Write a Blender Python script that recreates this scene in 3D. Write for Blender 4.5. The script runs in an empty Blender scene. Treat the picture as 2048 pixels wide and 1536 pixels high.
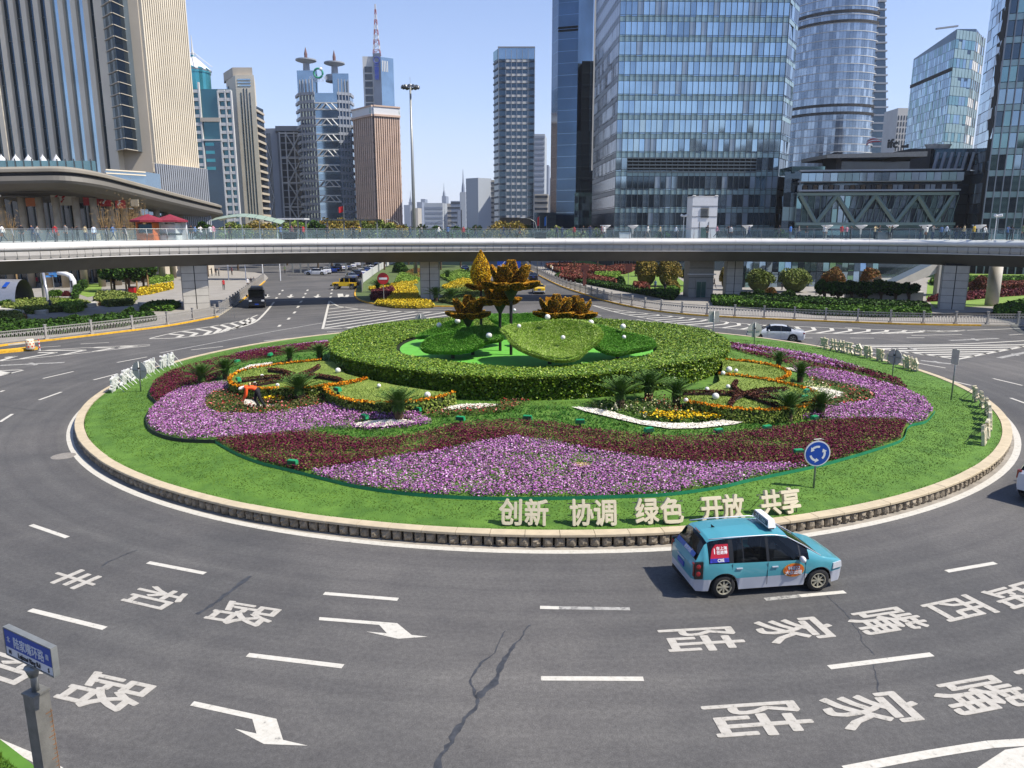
import bpy, bmesh, math, random
import numpy as np
from mathutils import Vector, Matrix, Euler, noise
from mathutils.geometry import tessellate_polygon
random.seed(7); RNG = np.random.default_rng(7)
SC = bpy.context.scene; COL = SC.collection
PI = math.pi; rad = math.radians
# ---------------------------------------------------------------- camera
CH = 9.6; FPX = 1480.0; TH = math.atan((768-457)/FPX); SI, CO = math.sin(TH), math.cos(TH)
cam = bpy.data.objects.new('camera', bpy.data.cameras.new('camera')); COL.objects.link(cam); SC.camera = cam
cam.location = (0, 0, CH); cam.rotation_euler = (PI/2-TH, 0, 0)
cam.data.sensor_width = 36; cam.data.lens = 36*FPX/2048; cam.data.clip_start = .3; cam.data.clip_end = 12000
# ---------------------------------------------------------------- sky, sun, exposure
SUN_DIR = Vector((.96, -.27, 0)).normalized(); EL = rad(53)
w = bpy.data.worlds.new('World'); SC.world = w; w.use_nodes = True
nt = w.node_tree; bg = nt.nodes['Background']
sky = nt.nodes.new('ShaderNodeTexSky'); sky.sky_type = 'NISHITA'; sky.sun_disc = False
sky.sun_elevation = EL; sky.sun_rotation = math.atan2(SUN_DIR.x, SUN_DIR.y)
sky.air_density = 1.0; sky.dust_density = .45; sky.ozone_density = 3.5
tn = nt.nodes.new('ShaderNodeMix'); tn.data_type = 'RGBA'; tn.blend_type = 'MULTIPLY'; tn.inputs[0].default_value = 1; tn.inputs[7].default_value = (1.24, 1.24, 1.40, 1)
nt.links.new(sky.outputs[0], tn.inputs[6])
# thin pale haze all round the horizon, thinning with height
_g = nt.nodes.new('ShaderNodeNewGeometry'); _s = nt.nodes.new('ShaderNodeSeparateXYZ'); nt.links.new(_g.outputs['Incoming'], _s.inputs[0])
_r = nt.nodes.new('ShaderNodeValToRGB'); _a = nt.nodes.new('ShaderNodeMath'); _a.operation = 'ABSOLUTE'; nt.links.new(_s.outputs['Z'], _a.inputs[0]); nt.links.new(_a.outputs[0], _r.inputs[0])
_e = _r.color_ramp.elements; _e[0].position = 0; _e[0].color = (.85,)*3+(1,); _e[1].position = .42; _e[1].color = (0, 0, 0, 1); _q = _e.new(.15); _q.color = (.30,)*3+(1,)
hz = nt.nodes.new('ShaderNodeMix'); hz.data_type = 'RGBA'; hz.inputs[7].default_value = (5.4, 5.8, 7.2, 1); nt.links.new(_r.outputs[0], hz.inputs[0]); nt.links.new(tn.outputs[2], hz.inputs[6]); nt.links.new(hz.outputs[2], bg.inputs[0]); bg.inputs[1].default_value = .10
sl = bpy.data.lights.new('sun', 'SUN'); sl.energy = 5.0; sl.angle = rad(.5); sl.color = (1, .94, .84)
so = bpy.data.objects.new('sun', sl); COL.objects.link(so)
sd = Vector((SUN_DIR.x*math.cos(EL), SUN_DIR.y*math.cos(EL), math.sin(EL)))
so.rotation_euler = sd.to_track_quat('Z', 'Y').to_euler(); so.location = (60, -20, 90)
SC.view_settings.view_transform = 'Standard'; SC.view_settings.look = 'None'
SC.view_settings.exposure = .5; SC.view_settings.gamma = 1; SC.view_settings.use_curve_mapping = False
SC.cycles.max_bounces = 6; SC.cycles.use_denoising = True; SC.cycles.transparent_max_bounces = 16
SC.cycles.volume_bounces = 0; SC.cycles.caustics_reflective = False; SC.cycles.caustics_refractive = False

# survey of the place: sight lines measured from the footbridge onto the ground / onto a depth
def G(u, v, z=0.0):
    x = (u-1024)/FPX; y = (v-768)/FPX; d = SI+y*CO; D = CH-z
    return Vector((x/d*D, (CO-y*SI)/d*D, z))
def XA(u, Y, z=CH): return (u-1024)/FPX*(SI*(CH-z)+CO*Y)
def ZA(v, Y):
    y = (v-768)/FPX; return CH - Y*(SI+y*CO)/(CO-y*SI)

# ---------------------------------------------------------------- materials
def lin(h):
    if not isinstance(h, str): return tuple(h)
    h = h.lstrip('#'); o = []
    for i in (0, 2, 4):
        c = int(h[i:i+2], 16)/255; o.append(c/12.92 if c <= .04045 else ((c+.055)/1.055)**2.4)
    return tuple(o)
MATS = {}
def M(name, col=(.5, .5, .5), rough=.6, metal=0, var=.12, scale=3.0, bump=0.0, bscale=None, spec=.5, col2=None, alpha=1, trans=0, emit=0, coat=0, ramp=(.35, .65), det=6):
    if name in MATS: return MATS[name]
    m = bpy.data.materials.new(name); MATS[name] = m; m.use_nodes = True
    n = m.node_tree.nodes; l = m.node_tree.links; b = n['Principled BSDF']
    c = lin(col); b.inputs['Roughness'].default_value = rough; b.inputs['Metallic'].default_value = metal
    b.inputs['Specular IOR Level'].default_value = spec
    if coat: b.inputs['Coat Weight'].default_value = coat; b.inputs['Coat Roughness'].default_value = .05
    if alpha < 1: b.inputs['Alpha'].default_value = alpha
    if trans: b.inputs['Transmission Weight'].default_value = trans
    b.inputs['Base Color'].default_value = (*c, 1)
    if var or col2 or bump:
        tc = n.new('ShaderNodeNewGeometry'); tx = n.new('ShaderNodeTexNoise'); tx.inputs['Scale'].default_value = scale
        tx.inputs['Detail'].default_value = det; l.new(tc.outputs['Position'], tx.inputs['Vector'])
        r = n.new('ShaderNodeValToRGB'); l.new(tx.outputs['Fac'], r.inputs[0])
        a = lin(col2) if col2 else tuple(x*(1+var) for x in c); d = c if col2 else tuple(x*(1-var) for x in c)
        r.color_ramp.elements[0].position, r.color_ramp.elements[1].position = ramp
        r.color_ramp.elements[0].color = (*d, 1); r.color_ramp.elements[1].color = (*[min(1, x) for x in a], 1)
        l.new(r.outputs[0], b.inputs['Base Color'])
        if bump:
            t2 = n.new('ShaderNodeTexNoise'); t2.inputs['Scale'].default_value = bscale or scale*6; t2.inputs['Detail'].default_value = 4
            l.new(tc.outputs['Position'], t2.inputs['Vector'])
            bp = n.new('ShaderNodeBump'); bp.inputs['Strength'].default_value = bump; bp.inputs['Distance'].default_value = .02
            l.new(t2.outputs['Fac'], bp.inputs['Height']); l.new(bp.outputs[0], b.inputs['Normal'])
    if emit: b.inputs['Emission Color'].default_value = (*c, 1); b.inputs['Emission Strength'].default_value = emit
    return m
def MF(name, cols, rough=.55, spec=.25, const=True, trans=.0):
    """foliage: every loose leaf draws its own colour; cols = [(share, colour), ...]"""
    if name in MATS: return MATS[name]
    m = bpy.data.materials.new(name); MATS[name] = m; m.use_nodes = True
    n = m.node_tree.nodes; l = m.node_tree.links; b = n['Principled BSDF']
    g = n.new('ShaderNodeNewGeometry'); r = n.new('ShaderNodeValToRGB'); l.new(g.outputs['Random Per Island'], r.inputs[0])
    if const: r.color_ramp.interpolation = 'CONSTANT'
    e = r.color_ramp.elements; p = 0; tot = sum(s for s, _ in cols)
    for i, (s, c) in enumerate(cols):
        el = e[i] if i < 2 else e.new(min(p/tot, .999)); el.position = min(p/tot, .999); el.color = (*lin(c), 1); p += s
    l.new(r.outputs[0], b.inputs['Base Color']); b.inputs['Roughness'].default_value = rough
    b.inputs['Specular IOR Level'].default_value = spec
    return m
# ---------------------------------------------------------------- mesh helpers
class MB:
    def __init__(s): s.v = []; s.f = []; s.m = []
    def add(s, vs, fs, mi=0):
        o = len(s.v); s.v += [tuple(x) for x in vs]; s.f += [tuple(o+i for i in f) for f in fs]; s.m += [mi]*len(fs); return s
    def box(s, c, d, rz=0, mi=0, tp=1.0, rot=None):
        hx, hy, hz = d[0]/2, d[1]/2, d[2]/2; vs = []
        for z in (-1, 1):
            k = tp if z > 0 else 1
            for x, y in ((-1, -1), (1, -1), (1, 1), (-1, 1)): vs.append(Vector((x*hx*k, y*hy*k, z*hz)))
        if rz: R = Matrix.Rotation(rz, 3, 'Z'); vs = [R@v for v in vs]
        if rot is not None: vs = [rot@v for v in vs]
        c = Vector(c); return s.add([v+c for v in vs], [(3, 2, 1, 0), (4, 5, 6, 7), (0, 1, 5, 4), (1, 2, 6, 5), (2, 3, 7, 6), (3, 0, 4, 7)], mi)
    def prism(s, poly, z0, z1, mi=0, cap=True, top_mi=None):
        n = len(poly); p = [Vector((a[0], a[1])) for a in poly]
        if sum(p[i].x*p[(i+1) % n].y-p[(i+1) % n].x*p[i].y for i in range(n)) < 0: p.reverse()
        f0 = (lambda a: z0) if not callable(z0) else z0; f1 = (lambda a: z1) if not callable(z1) else z1
        vs = [(a.x, a.y, f0(a)) for a in p]+[(a.x, a.y, f1(a)) for a in p]
        s.add(vs, [(i, (i+1) % n, n+(i+1) % n, n+i) for i in range(n)], mi)
        if cap:
            tr = tessellate_polygon([[Vector((a.x, a.y, 0)) for a in p]]); fs = []
            for t in tr:
                a, b, c = (p[i] for i in t); cr = (b-a).cross(c-a)
                t = t if cr > 0 else t[::-1]; fs.append(tuple(n+i for i in t))
            s.add(vs, fs, mi if top_mi is None else top_mi)
        return s
    def tube(s, pts, r, n=8, mi=0, cap=True):
        pts = [Vector(p) for p in pts]; k = len(pts); rs = r if isinstance(r, (list, tuple)) else [r]*k; vs = []
        for i, p in enumerate(pts):
            t = (pts[min(i+1, k-1)]-pts[max(i-1, 0)]).normalized(); a = Vector((0, 0, 1)) if abs(t.z) < .9 else Vector((1, 0, 0))
            x = t.cross(a).normalized(); y = t.cross(x)
            for j in range(n): an = 2*PI*j/n; vs.append(p+(x*math.cos(an)+y*math.sin(an))*rs[i])
        fs = [(i*n+j, i*n+(j+1) % n, (i+1)*n+(j+1) % n, (i+1)*n+j) for i in range(k-1) for j in range(n)]
        if cap: fs += [tuple(range(n))[::-1], tuple((k-1)*n+j for j in range(n))]
        return s.add(vs, fs, mi)
    def lathe(s, prof, c=(0, 0, 0), n=16, mi=0, axis='Z', sx=1, sy=1, cap=True):
        vs = []; c = Vector(c)
        for r, z in prof:
            for j in range(n):
                a = 2*PI*j/n; p = (r*math.cos(a)*sx, r*math.sin(a)*sy, z)
                if axis == 'Y': p = (p[0], p[2], p[1])
                if axis == 'X': p = (p[2], p[0], p[1])
                vs.append(c+Vector(p))
        k = len(prof); fs = [(i*n+j, i*n+(j+1) % n, (i+1)*n+(j+1) % n, (i+1)*n+j) for i in range(k-1) for j in range(n)]
        if cap and prof[0][0] > 1e-4: fs.append(tuple(range(n))[::-1])
        if cap and prof[-1][0] > 1e-4: fs.append(tuple((k-1)*n+j for j in range(n)))
        return s.add(vs, fs, mi)
    def ball(s, c, r, n=12, mi=0, sz=1, sx=1, sy=1):
        return s.lathe([(max(1e-5, r*math.cos(a)), r*sz*math.sin(a)) for a in [(-PI/2+PI*i/(n//2+2)) for i in range(n//2+3)]], c, n, mi, sx=sx, sy=sy)
    def grid(s, rows, mi=0, close=False):
        h = len(rows); k = len(rows[0]); vs = [p for r in rows for p in r]
        fs = [(i*k+j, i*k+(j+1) % k, (i+1)*k+(j+1) % k, (i+1)*k+j) for i in range(h-1) for j in range(k if close else k-1)]
        return s.add(vs, fs, mi)
    def mesh(s, name, mats, smooth=False):
        me = bpy.data.meshes.new(name); me.from_pydata(s.v, [], s.f)
        for m in (mats if isinstance(mats, (list, tuple)) else [mats]): me.materials.append(m)
        me.polygons.foreach_set('material_index', s.m)
        if smooth: me.polygons.foreach_set('use_smooth', [True]*len(s.f))
        me.update(); return me
    def build(s, name, mats, parent=None, smooth=False, loc=None, kind=None):
        return link(name, s.mesh(name, mats, smooth), parent, loc, kind)
def link(name, me, parent=None, loc=None, kind=None, rz=0, scale=None):
    o = bpy.data.objects.new(name, me); COL.objects.link(o)
    if parent: o.parent = parent
    if loc is not None: o.location = loc
    if rz: o.rotation_euler.z = rz
    if scale is not None: o.scale = scale if isinstance(scale, (tuple, list, Vector)) else (scale,)*3
    if kind: o['kind'] = kind
    return o
def smooth_by_angle(o, deg=35):
    me = o.data; bm = bmesh.new(); bm.from_mesh(me)
    for f in bm.faces: f.smooth = True
    for e in bm.edges:
        if len(e.link_faces) == 2 and e.calc_face_angle(0) > rad(deg): e.smooth = False
    bm.to_mesh(me); bm.free()
def thing(name, loc, label, cat, group=None, rz=0):
    o = bpy.data.objects.new(name, None); COL.objects.link(o); o.location = loc; o.rotation_euler.z = rz; o.empty_display_size = .3
    return tag(o, label, cat, group)
def tag(o, label, cat, group=None):
    o['label'] = label; o['category'] = cat
    if group: o['group'] = group
    return o
def struct(o, name=None):
    o['kind'] = 'structure'; return o
def kids(o): return [c for c in bpy.data.objects if c.parent == o]
class Tree:      # a prototype with its parts, remembered so that copying stays cheap
    def __init__(s, root, parts): s.root, s.parts = root, parts   # parts: [(obj, [subobj..])..]
def copytree(proto, loc, rz, label, group=None, scale=None, over=None):
    r = proto.root.copy(); COL.objects.link(r); r.location = loc; r.rotation_euler.z = rz; r['label'] = label
    if group: r['group'] = group
    if scale: r.scale = (scale,)*3
    for p, subs in proto.parts:
        c = p.copy(); COL.objects.link(c); c.parent = r
        if over: over(c)
        for g in subs:
            d = g.copy(); COL.objects.link(d); d.parent = c
            if over: over(d)
    return r
def treeof(root):
    ch = {}
    for o in bpy.data.objects:
        if o.parent: ch.setdefault(o.parent.name, []).append(o)
    return Tree(root, [(p, ch.get(p.name, [])) for p in ch.get(root.name, [])])
def npmesh(name, V, k, mats, mi=None, smooth=False):
    V = np.asarray(V, dtype=np.float32); n = len(V)//k; me = bpy.data.meshes.new(name)
    me.vertices.add(len(V)); me.vertices.foreach_set('co', V.ravel()); me.loops.add(n*k)
    me.loops.foreach_set('vertex_index', np.arange(n*k, dtype=np.int32)); me.polygons.add(n)
    me.polygons.foreach_set('loop_start', np.arange(0, n*k, k, dtype=np.int32))
    for m in (mats if isinstance(mats, (list, tuple)) else [mats]): me.materials.append(m)
    if mi is not None: me.polygons.foreach_set('material_index', np.asarray(mi, dtype=np.int32))
    me.update(calc_edges=True); return me
def leaves(P, size, up=.3, asp=1.6, jit=.4, N=None, nb=1.0):
    """loose leaf quads at P; N = outward normals to lean towards"""
    n = len(P); d = RNG.normal(size=(n, 3)); d[:, 2] += up*2
    if N is not None: d = d*.6+np.asarray(N)*nb*1.4
    d /= np.linalg.norm(d, axis=1)[:, None]+1e-9; a = RNG.normal(size=(n, 3)); x = np.cross(d, a); x /= np.linalg.norm(x, axis=1)[:, None]+1e-9
    y = np.cross(d, x); s = size*(1+jit*(RNG.random((n, 1))*2-1)); x = x*s*.5; y = y*s*.5*asp; P = np.asarray(P)
    return np.stack([P-y, P+x, P+y, P-x], 1).reshape(-1, 3)
def blades(P, h, wd, lean=.5):
    n = len(P); a = RNG.random(n)*2*PI; x = np.c_[np.cos(a), np.sin(a), np.zeros(n)]*wd*.5
    t = np.c_[RNG.normal(size=(n, 2))*lean*h*.6, h*(.6+.6*RNG.random(n))]; P = np.asarray(P)
    return np.stack([P-x, P+x, P+t], 1).reshape(-1, 3)
def inpoly(P, poly):
    x, y = P[:, 0], P[:, 1]; c = np.zeros(len(P), bool); n = len(poly); j = n-1
    for i in range(n):
        xi, yi, xj, yj = poly[i][0], poly[i][1], poly[j][0], poly[j][1]
        if yi != yj: c ^= ((yi > y) != (yj > y)) & (x < (xj-xi)*(y-yi)/(yj-yi)+xi)
        j = i
    return c
def area(poly): return abs(sum(poly[i-1][0]*poly[i][1]-poly[i][0]*poly[i-1][1] for i in range(len(poly))))/2
def fillpoly(poly, dens, excl=()):
    q = np.array([(p[0], p[1]) for p in poly]); a, b = q.min(0), q.max(0)
    n = int((b-a).prod()*dens); P = a+(b-a)*RNG.random((n, 2)); k = inpoly(P, poly)
    for e in excl: k &= ~inpoly(P, e)
    return P[k]
def spline(pts, n=8, closed=False):
    pts = [Vector(p) for p in pts]; out = []; k = len(pts)
    for i in range(k if closed else k-1):
        g = (lambda j: pts[j % k]) if closed else (lambda j: pts[min(max(j, 0), k-1)])
        p0, p1, p2, p3 = g(i-1), g(i), g(i+1), g(i+2)
        for j in range(n):
            t = j/n; out.append(.5*((2*p1)+(p2-p0)*t+(2*p0-5*p1+4*p2-p3)*t*t+(3*p1-p0-3*p2+p3)*t**3))
    if not closed: out.append(pts[-1])
    return out
def resample(pts, step):
    L = [0]; [L.append(L[-1]+(pts[i]-pts[i-1]).length) for i in range(1, len(pts))]
    n = max(1, round(L[-1]/step)); out = []; j = 0
    for i in range(n+1):
        s = L[-1]*i/n
        while j < len(L)-2 and L[j+1] < s: j += 1
        t = (s-L[j])/max(1e-9, L[j+1]-L[j]); out.append(pts[j].lerp(pts[j+1], min(1, t)))
    return out
def normals2(pts):      # left-hand normals of a plan path
    o = []
    for i in range(len(pts)):
        t = pts[min(i+1, len(pts)-1)]-pts[max(i-1, 0)]; t.z = 0; t.normalize(); o.append(Vector((-t.y, t.x, 0)))
    return o
_TX = {}
def text_mesh(s, size, ext, off=0.0, mat=None, align='CENTER'):
    k = (s, size, ext, off, mat.name if mat else '', align)
    if k in _TX: return _TX[k]
    cu = bpy.data.curves.new('letters', 'FONT'); cu.body = s; cu.size = size; cu.extrude = ext; cu.offset = off; cu.align_x = align; cu.resolution_u = 2
    o = bpy.data.objects.new('letters', cu); COL.objects.link(o); bpy.context.view_layer.update()
    me = bpy.data.meshes.new_from_object(o.evaluated_get(bpy.context.evaluated_depsgraph_get())); bpy.data.objects.remove(o); bpy.data.curves.remove(cu)
    me.materials.clear()
    if mat: me.materials.append(mat)
    _TX[k] = me; return me
def bold(me, d, z, n=8):
    """thicken lettering: shifted copies, each a hair above the last"""
    co = np.empty(len(me.vertices)*3, np.float32); me.vertices.foreach_get('co', co); co = co.reshape(-1, 3); k = len(co)
    F = [tuple(p.vertices) for p in me.polygons]; V = [co]; FF = list(F)
    for i in range(n):
        a = 2*PI*i/n; s = np.where(co[:, 2:3] >= 0, 1, -1); V.append(co+np.c_[np.full(k, d*math.cos(a)), np.full(k, d*math.sin(a)), (z*(i+1)*s[:, 0])]); FF += [tuple(x+k*(i+1) for x in f) for f in F]
    m2 = bpy.data.meshes.new('letters'); m2.from_pydata(np.concatenate(V).tolist(), [], FF)
    for m in me.materials: m2.materials.append(m)
    return m2
def text_obj(name, s, size, ext, M4, mat, parent=None, off=0.0, align='CENTER', bd=0, bz=.0006):
    me = text_mesh(s, size, ext, off, mat, align)
    if bd:
        k = (s, size, ext, mat.name, align, bd)
        if k not in _TX: _TX[k] = bold(me, bd, bz)
        me = _TX[k]
    o = bpy.data.objects.new(name, me); COL.objects.link(o)
    if parent: o.parent = parent
    o.matrix_basis = M4; return o
def frame(x, y, z, o): return Matrix(((x[0], y[0], z[0], o[0]), (x[1], y[1], z[1], o[1]), (x[2], y[2], z[2], o[2]), (0, 0, 0, 1)))
def pieces(parent, name, items, limit=300):
    """items: (mesh, matrix, size on view); the largest as parts, the remainder as one joined part"""
    items = sorted(items, key=lambda t: -t[2]); 
    for me, mt, _ in items[:limit]:
        o = bpy.data.objects.new(name, me); COL.objects.link(o); o.parent = parent; o.matrix_basis = mt
    rest = items[limit:]
    if rest:
        vs = []; fs = []; mi = []; mats = []
        for me, mt, _ in rest:
            o = len(vs); vs += [mt@v.co for v in me.vertices]
            for m in me.materials:
                if m not in mats: mats.append(m)
            for p in me.polygons: fs.append([o+i for i in p.vertices]); mi.append(mats.index(me.materials[p.material_index]))
        me = bpy.data.meshes.new(name+'_mass'); me.from_pydata(vs, [], fs)
        for m in mats: me.materials.append(m)
        me.polygons.foreach_set('material_index', mi); me.update(); link(name+'_mass', me, parent, kind='stuff')
# ================================================================ GROUND, ROADS, PAVEMENTS
mGround = M('ground_mat', '#6f6d66', .9, scale=.2)
def asphalt():
    m = bpy.data.materials.new('asphalt_mat'); m.use_nodes = True; n = m.node_tree.nodes; l = m.node_tree.links; b = n['Principled BSDF']
    g = n.new('ShaderNodeNewGeometry'); b.inputs['Roughness'].default_value = .82; b.inputs['Specular IOR Level'].default_value = .3
    def nz(s, d=5, dist=0, rough=.5, vec=None):
        t = n.new('ShaderNodeTexNoise'); t.inputs['Scale'].default_value = s; t.inputs['Detail'].default_value = d; t.inputs['Distortion'].default_value = dist
        t.inputs['Roughness'].default_value = rough; l.new(vec or g.outputs['Position'], t.inputs['Vector']); return t.outputs['Fac']
    def ramp(f, stops):
        r = n.new('ShaderNodeValToRGB'); l.new(f, r.inputs[0]); e = r.color_ramp.elements
        for i, (p, c) in enumerate(stops):
            q = e[i] if i < 2 else e.new(p); q.position = p; q.color = (*c, 1)
        return r.outputs[0]
    def mul(a, c, f=1):
        x = n.new('ShaderNodeMix'); x.data_type = 'RGBA'; x.blend_type = 'MULTIPLY'; x.inputs[0].default_value = f; l.new(a, x.inputs[6]); l.new(c, x.inputs[7]); return x.outputs[2]
    base = ramp(nz(.09, 5, .6), [(.38, (.084, .082, .080)), (.62, (.124, .117, .110))])
    # lane wear: rings round the island centre, broken up by noise
    sub = n.new('ShaderNodeVectorMath'); sub.operation = 'SUBTRACT'; sub.inputs[1].default_value = (1.5, 46.9, 0); l.new(g.outputs['Position'], sub.inputs[0])
    ln = n.new('ShaderNodeVectorMath'); ln.operation = 'LENGTH'; l.new(sub.outputs[0], ln.inputs[0])
    cx = n.new('ShaderNodeCombineXYZ'); l.new(ln.outputs['Value'], cx.inputs[0])
    wv = n.new('ShaderNodeMath'); wv.operation = 'MULTIPLY'; wv.inputs[1].default_value = .55; l.new(nz(.12, 2), wv.inputs[0]); l.new(wv.outputs[0], cx.inputs[1])
    c = mul(base, ramp(nz(1.1, 3, 0, .6, cx.outputs[0]), [(.3, (.70, .70, .72)), (.7, (1.14, 1.14, 1.12))]), .85)
    c = mul(c, ramp(nz(.7, 6, .8, .6), [(.32, (.86, .86, .87)), (.7, (1.06, 1.06, 1.05))]))
    c = mul(c, ramp(nz(9, 3), [(.3, (.84, .84, .84)), (.7, (1.12, 1.12, 1.12))]))
    c = mul(c, ramp(nz(34, 2, 0, .8), [(.25, (.62, .62, .62)), (.5, (1, 1, 1)), (.72, (1.35, 1.34, 1.32)), (.82, (2.6, 2.55, 2.45))]), .95)
    l.new(c, b.inputs['Base Color'])
    bp = n.new('ShaderNodeBump'); bp.inputs['Strength'].default_value = .35; bp.inputs['Distance'].default_value = .01
    l.new(nz(60, 3), bp.inputs['Height']); l.new(bp.outputs[0], b.inputs['Normal']); return m
mAsph = asphalt()
def paint(name, col, wear=.5):
    """road paint with chips that bare the asphalt"""
    m = bpy.data.materials.new(name); m.use_nodes = True; n = m.node_tree.nodes; l = m.node_tree.links; b = n['Principled BSDF']
    g = n.new('ShaderNodeNewGeometry'); t = n.new('ShaderNodeTexNoise'); t.inputs['Scale'].default_value = 7; t.inputs['Detail'].default_value = 12; t.inputs['Roughness'].default_value = .75
    l.new(g.outputs['Position'], t.inputs['Vector']); r = n.new('ShaderNodeValToRGB'); l.new(t.outputs['Fac'], r.inputs[0])
    c = lin(col); e = r.color_ramp.elements; e[0].position = wear-.10; e[0].color = (.12, .118, .114, 1); e[1].position = wear; e[1].color = (c[0]*.82, c[1]*.81, c[2]*.78, 1)
    q = e.new(.68); q.color = (*c, 1); l.new(r.outputs[0], b.inputs['Base Color']); b.inputs['Roughness'].default_value = .7; return m
mWhite = paint('road_paint', '#c6c2b8', .41); mWorn = paint('worn_road_paint', '#a9a7a2', .50); mChar = paint('road_letter_paint', '#b5b0a7', .43); mYel = M('yellow_kerb_paint', '#d2a022', .7, var=.2, scale=4)
mPave = M('paving_mat', '#8d8880', .85, var=.09, scale=.6, bump=.1); mPaveD = M('paving_strip_mat', '#7f7c77', .85, var=.08, scale=.8)
mKerb = M('kerb_stone_mat', '#b9ae99', .8, var=.14, scale=2, bump=.2)
MB().add([(-6000, -800, -.03), (6000, -800, -.03), (6000, 9000, -.03), (-6000, 9000, -.03)], [(0, 1, 2, 3)]).build('ground', mGround, kind='structure')
gx = np.linspace(-160, 160, 41); gy = np.linspace(-30, 330, 46)
MB().grid([[(x, y, 0) for x in gx] for y in gy]).build('road', mAsph, kind='structure')
# fix: grid rows run +y with columns +x, so faces point up
def kerbed(name, px, z=.13, m=mPave, kerb_m=None, top=None, kw=.22):
    poly = [(p if isinstance(p, Vector) else G(*p)) for p in px]
    mb = MB().prism([(p.x, p.y) for p in poly], -.02, z, 1, top_mi=0)
    return mb.build(name, [m, kerb_m or mKerb], kind='structure')
LP = [(-260, 735), (0, 693), (115, 680), (240, 665), (340, 652), (436, 634), (455, 622), (478, 606), (505, 585), (530, 563), (536, 556), (530, 550), (510, 546), (470, 543), (380, 540), (0, 538)]
lp = [G(*p) for p in LP]; lp += [Vector((-190, 180, 0)), Vector((-190, 20, 0))]
kerbed('left_pavement', lp)
RP = [(1036, 520), (1052, 535), (1068, 546), (1117, 571), (1171, 590), (1220, 605), (1293, 620), (1366, 629), (1427, 633.5), (1500, 637.5), (1657, 644), (1813, 649.6), (1962, 652), (2100, 653)]
rp = [G(*p) for p in RP]; rp += [Vector((170, 66, 0)), Vector((170, 262, 0))]
kerbed('right_pavement', rp)
MD = [(713, 578), (710, 590), (715, 598), (728, 604), (750, 609), (795, 612), (865, 613.5), (930, 613.5), (985, 610), (1003, 600), (1000, 585), (975, 555), (950, 535), (935, 519), (800, 518), (772, 530), (745, 550)]
kerbed('median', MD, z=.13, m=M('median_soil', '#4a5a2a', .9, scale=1))
def strip(pts, wdt, z, closed=False):
    pts = [Vector(p) for p in pts]; n = len(pts); vs = []
    for i, p in enumerate(pts):
        a = pts[(i-1) % n] if closed else pts[max(i-1, 0)]; b = pts[(i+1) % n] if closed else pts[min(i+1, n-1)]
        t = (b-a); t.z = 0; t.normalize(); k = Vector((-t.y, t.x, 0))*wdt/2; vs += [Vector((p.x-k.x, p.y-k.y, z)), Vector((p.x+k.x, p.y+k.y, z))]
    fs = [(2*i, (2*i+2) % (2*n), (2*i+3) % (2*n), 2*i+1) for i in range(n if closed else n-1)]
    return vs, fs
def mark(name, segs, wdt=.16, m=None, z=.006, thick=False):
    mb = MB()
    for s in segs:
        v, f = strip(resample([G(*p) for p in s], 2.5) if len(s) == 2 else spline([G(*p) for p in s], 5), wdt, z); mb.add(v, f)
    return mb.build(name, m or mWhite, kind='structure')
def kline(name, px, h=.135, wd=.2):      # raised yellow kerb lining a pavement
    pts = resample(spline([G(*p) for p in px], 6), 1.0); nn = normals2(pts); r = []
    for p, n in zip(pts, nn):
        r.append([(p.x-n.x*wd*.5, p.y-n.y*wd*.5, 0), (p.x-n.x*wd*.5, p.y-n.y*wd*.5, h+.012), (p.x+n.x*wd*.5, p.y+n.y*wd*.5, h+.012), (p.x+n.x*wd*.5, p.y+n.y*wd*.5, 0)])
    mb = MB().grid(r); mb.build(name, mYel, kind='structure')
kline('yellow_kerb', LP[:6]); kline('yellow_kerb', LP[7:10]); kline('yellow_kerb', MD[:9]); kline('yellow_kerb', RP[:13], wd=.16)
kline('yellow_kerb', [(-60, 712), (0, 706), (40, 702), (70, 698)], .2, .9)
D1 = [((62, 1050), (135, 1075)), ((296, 1125), (410, 1147)), ((648, 1187), (796, 1199)), ((60, 1220), (210, 1257)), ((495, 1310), (686, 1333)),
      ((1082, 1357), (1287, 1358)), ((1658, 1335), (1864, 1309)), ((1893, 1143), (1991, 1126)), ((1080, 1215), (1118, 1216)), ((1600, 1192), (1690, 1184))]
for d in D1: mark('lane_dash', [d])
mark('worn_lane_dash', [((1118, 1216), (1260, 1218))], .15, mWorn); mark('worn_lane_dash', [((1530, 1199), (1600, 1192))], .16, mWorn)
D2 = [((0, 844), (25, 828)), ((78, 800), (123, 784)), ((187, 760), (234, 748)), ((86, 757), (147, 743)), ((234, 725), (294, 714)), ((76, 695), (121, 692)), ((161, 688), (218, 685)), ((0, 784), (8, 781)),
      ((382, 700), (446, 693)), ((437, 708), (489, 700)), ((528, 682), (586, 676)), ((569, 691), (622, 685)), ((593, 682), (656, 676.5)), ((654, 664), (714, 660)), ((673, 669), (728, 665)), ((701, 678), (756, 674)),
      ((1701, 676), (1748, 676.5)), ((1823, 671), (1924, 669)), ((1813, 675.6), (1849, 675.4)), ((1762, 731), (1808, 740)), ((1832, 726), (1891, 736)), ((1896, 760), (1942, 771)), ((1986, 757), (2045, 771)), ((2021, 796), (2060, 810)),
      ((1234, 638), (1256, 642)), ((1273, 639), (1348, 651)), ((1294, 649), (1321, 653)), ((1381, 670), (1435, 675)), ((1184, 627), (1202, 631)), ((1530, 683), (1560, 681)), ((2018, 670), (2048, 668)), ((1606, 676), (1625, 676)), ((1690, 655), (1720, 656))]
for d in D2: mark('lane_dash', [d], .17)
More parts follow.
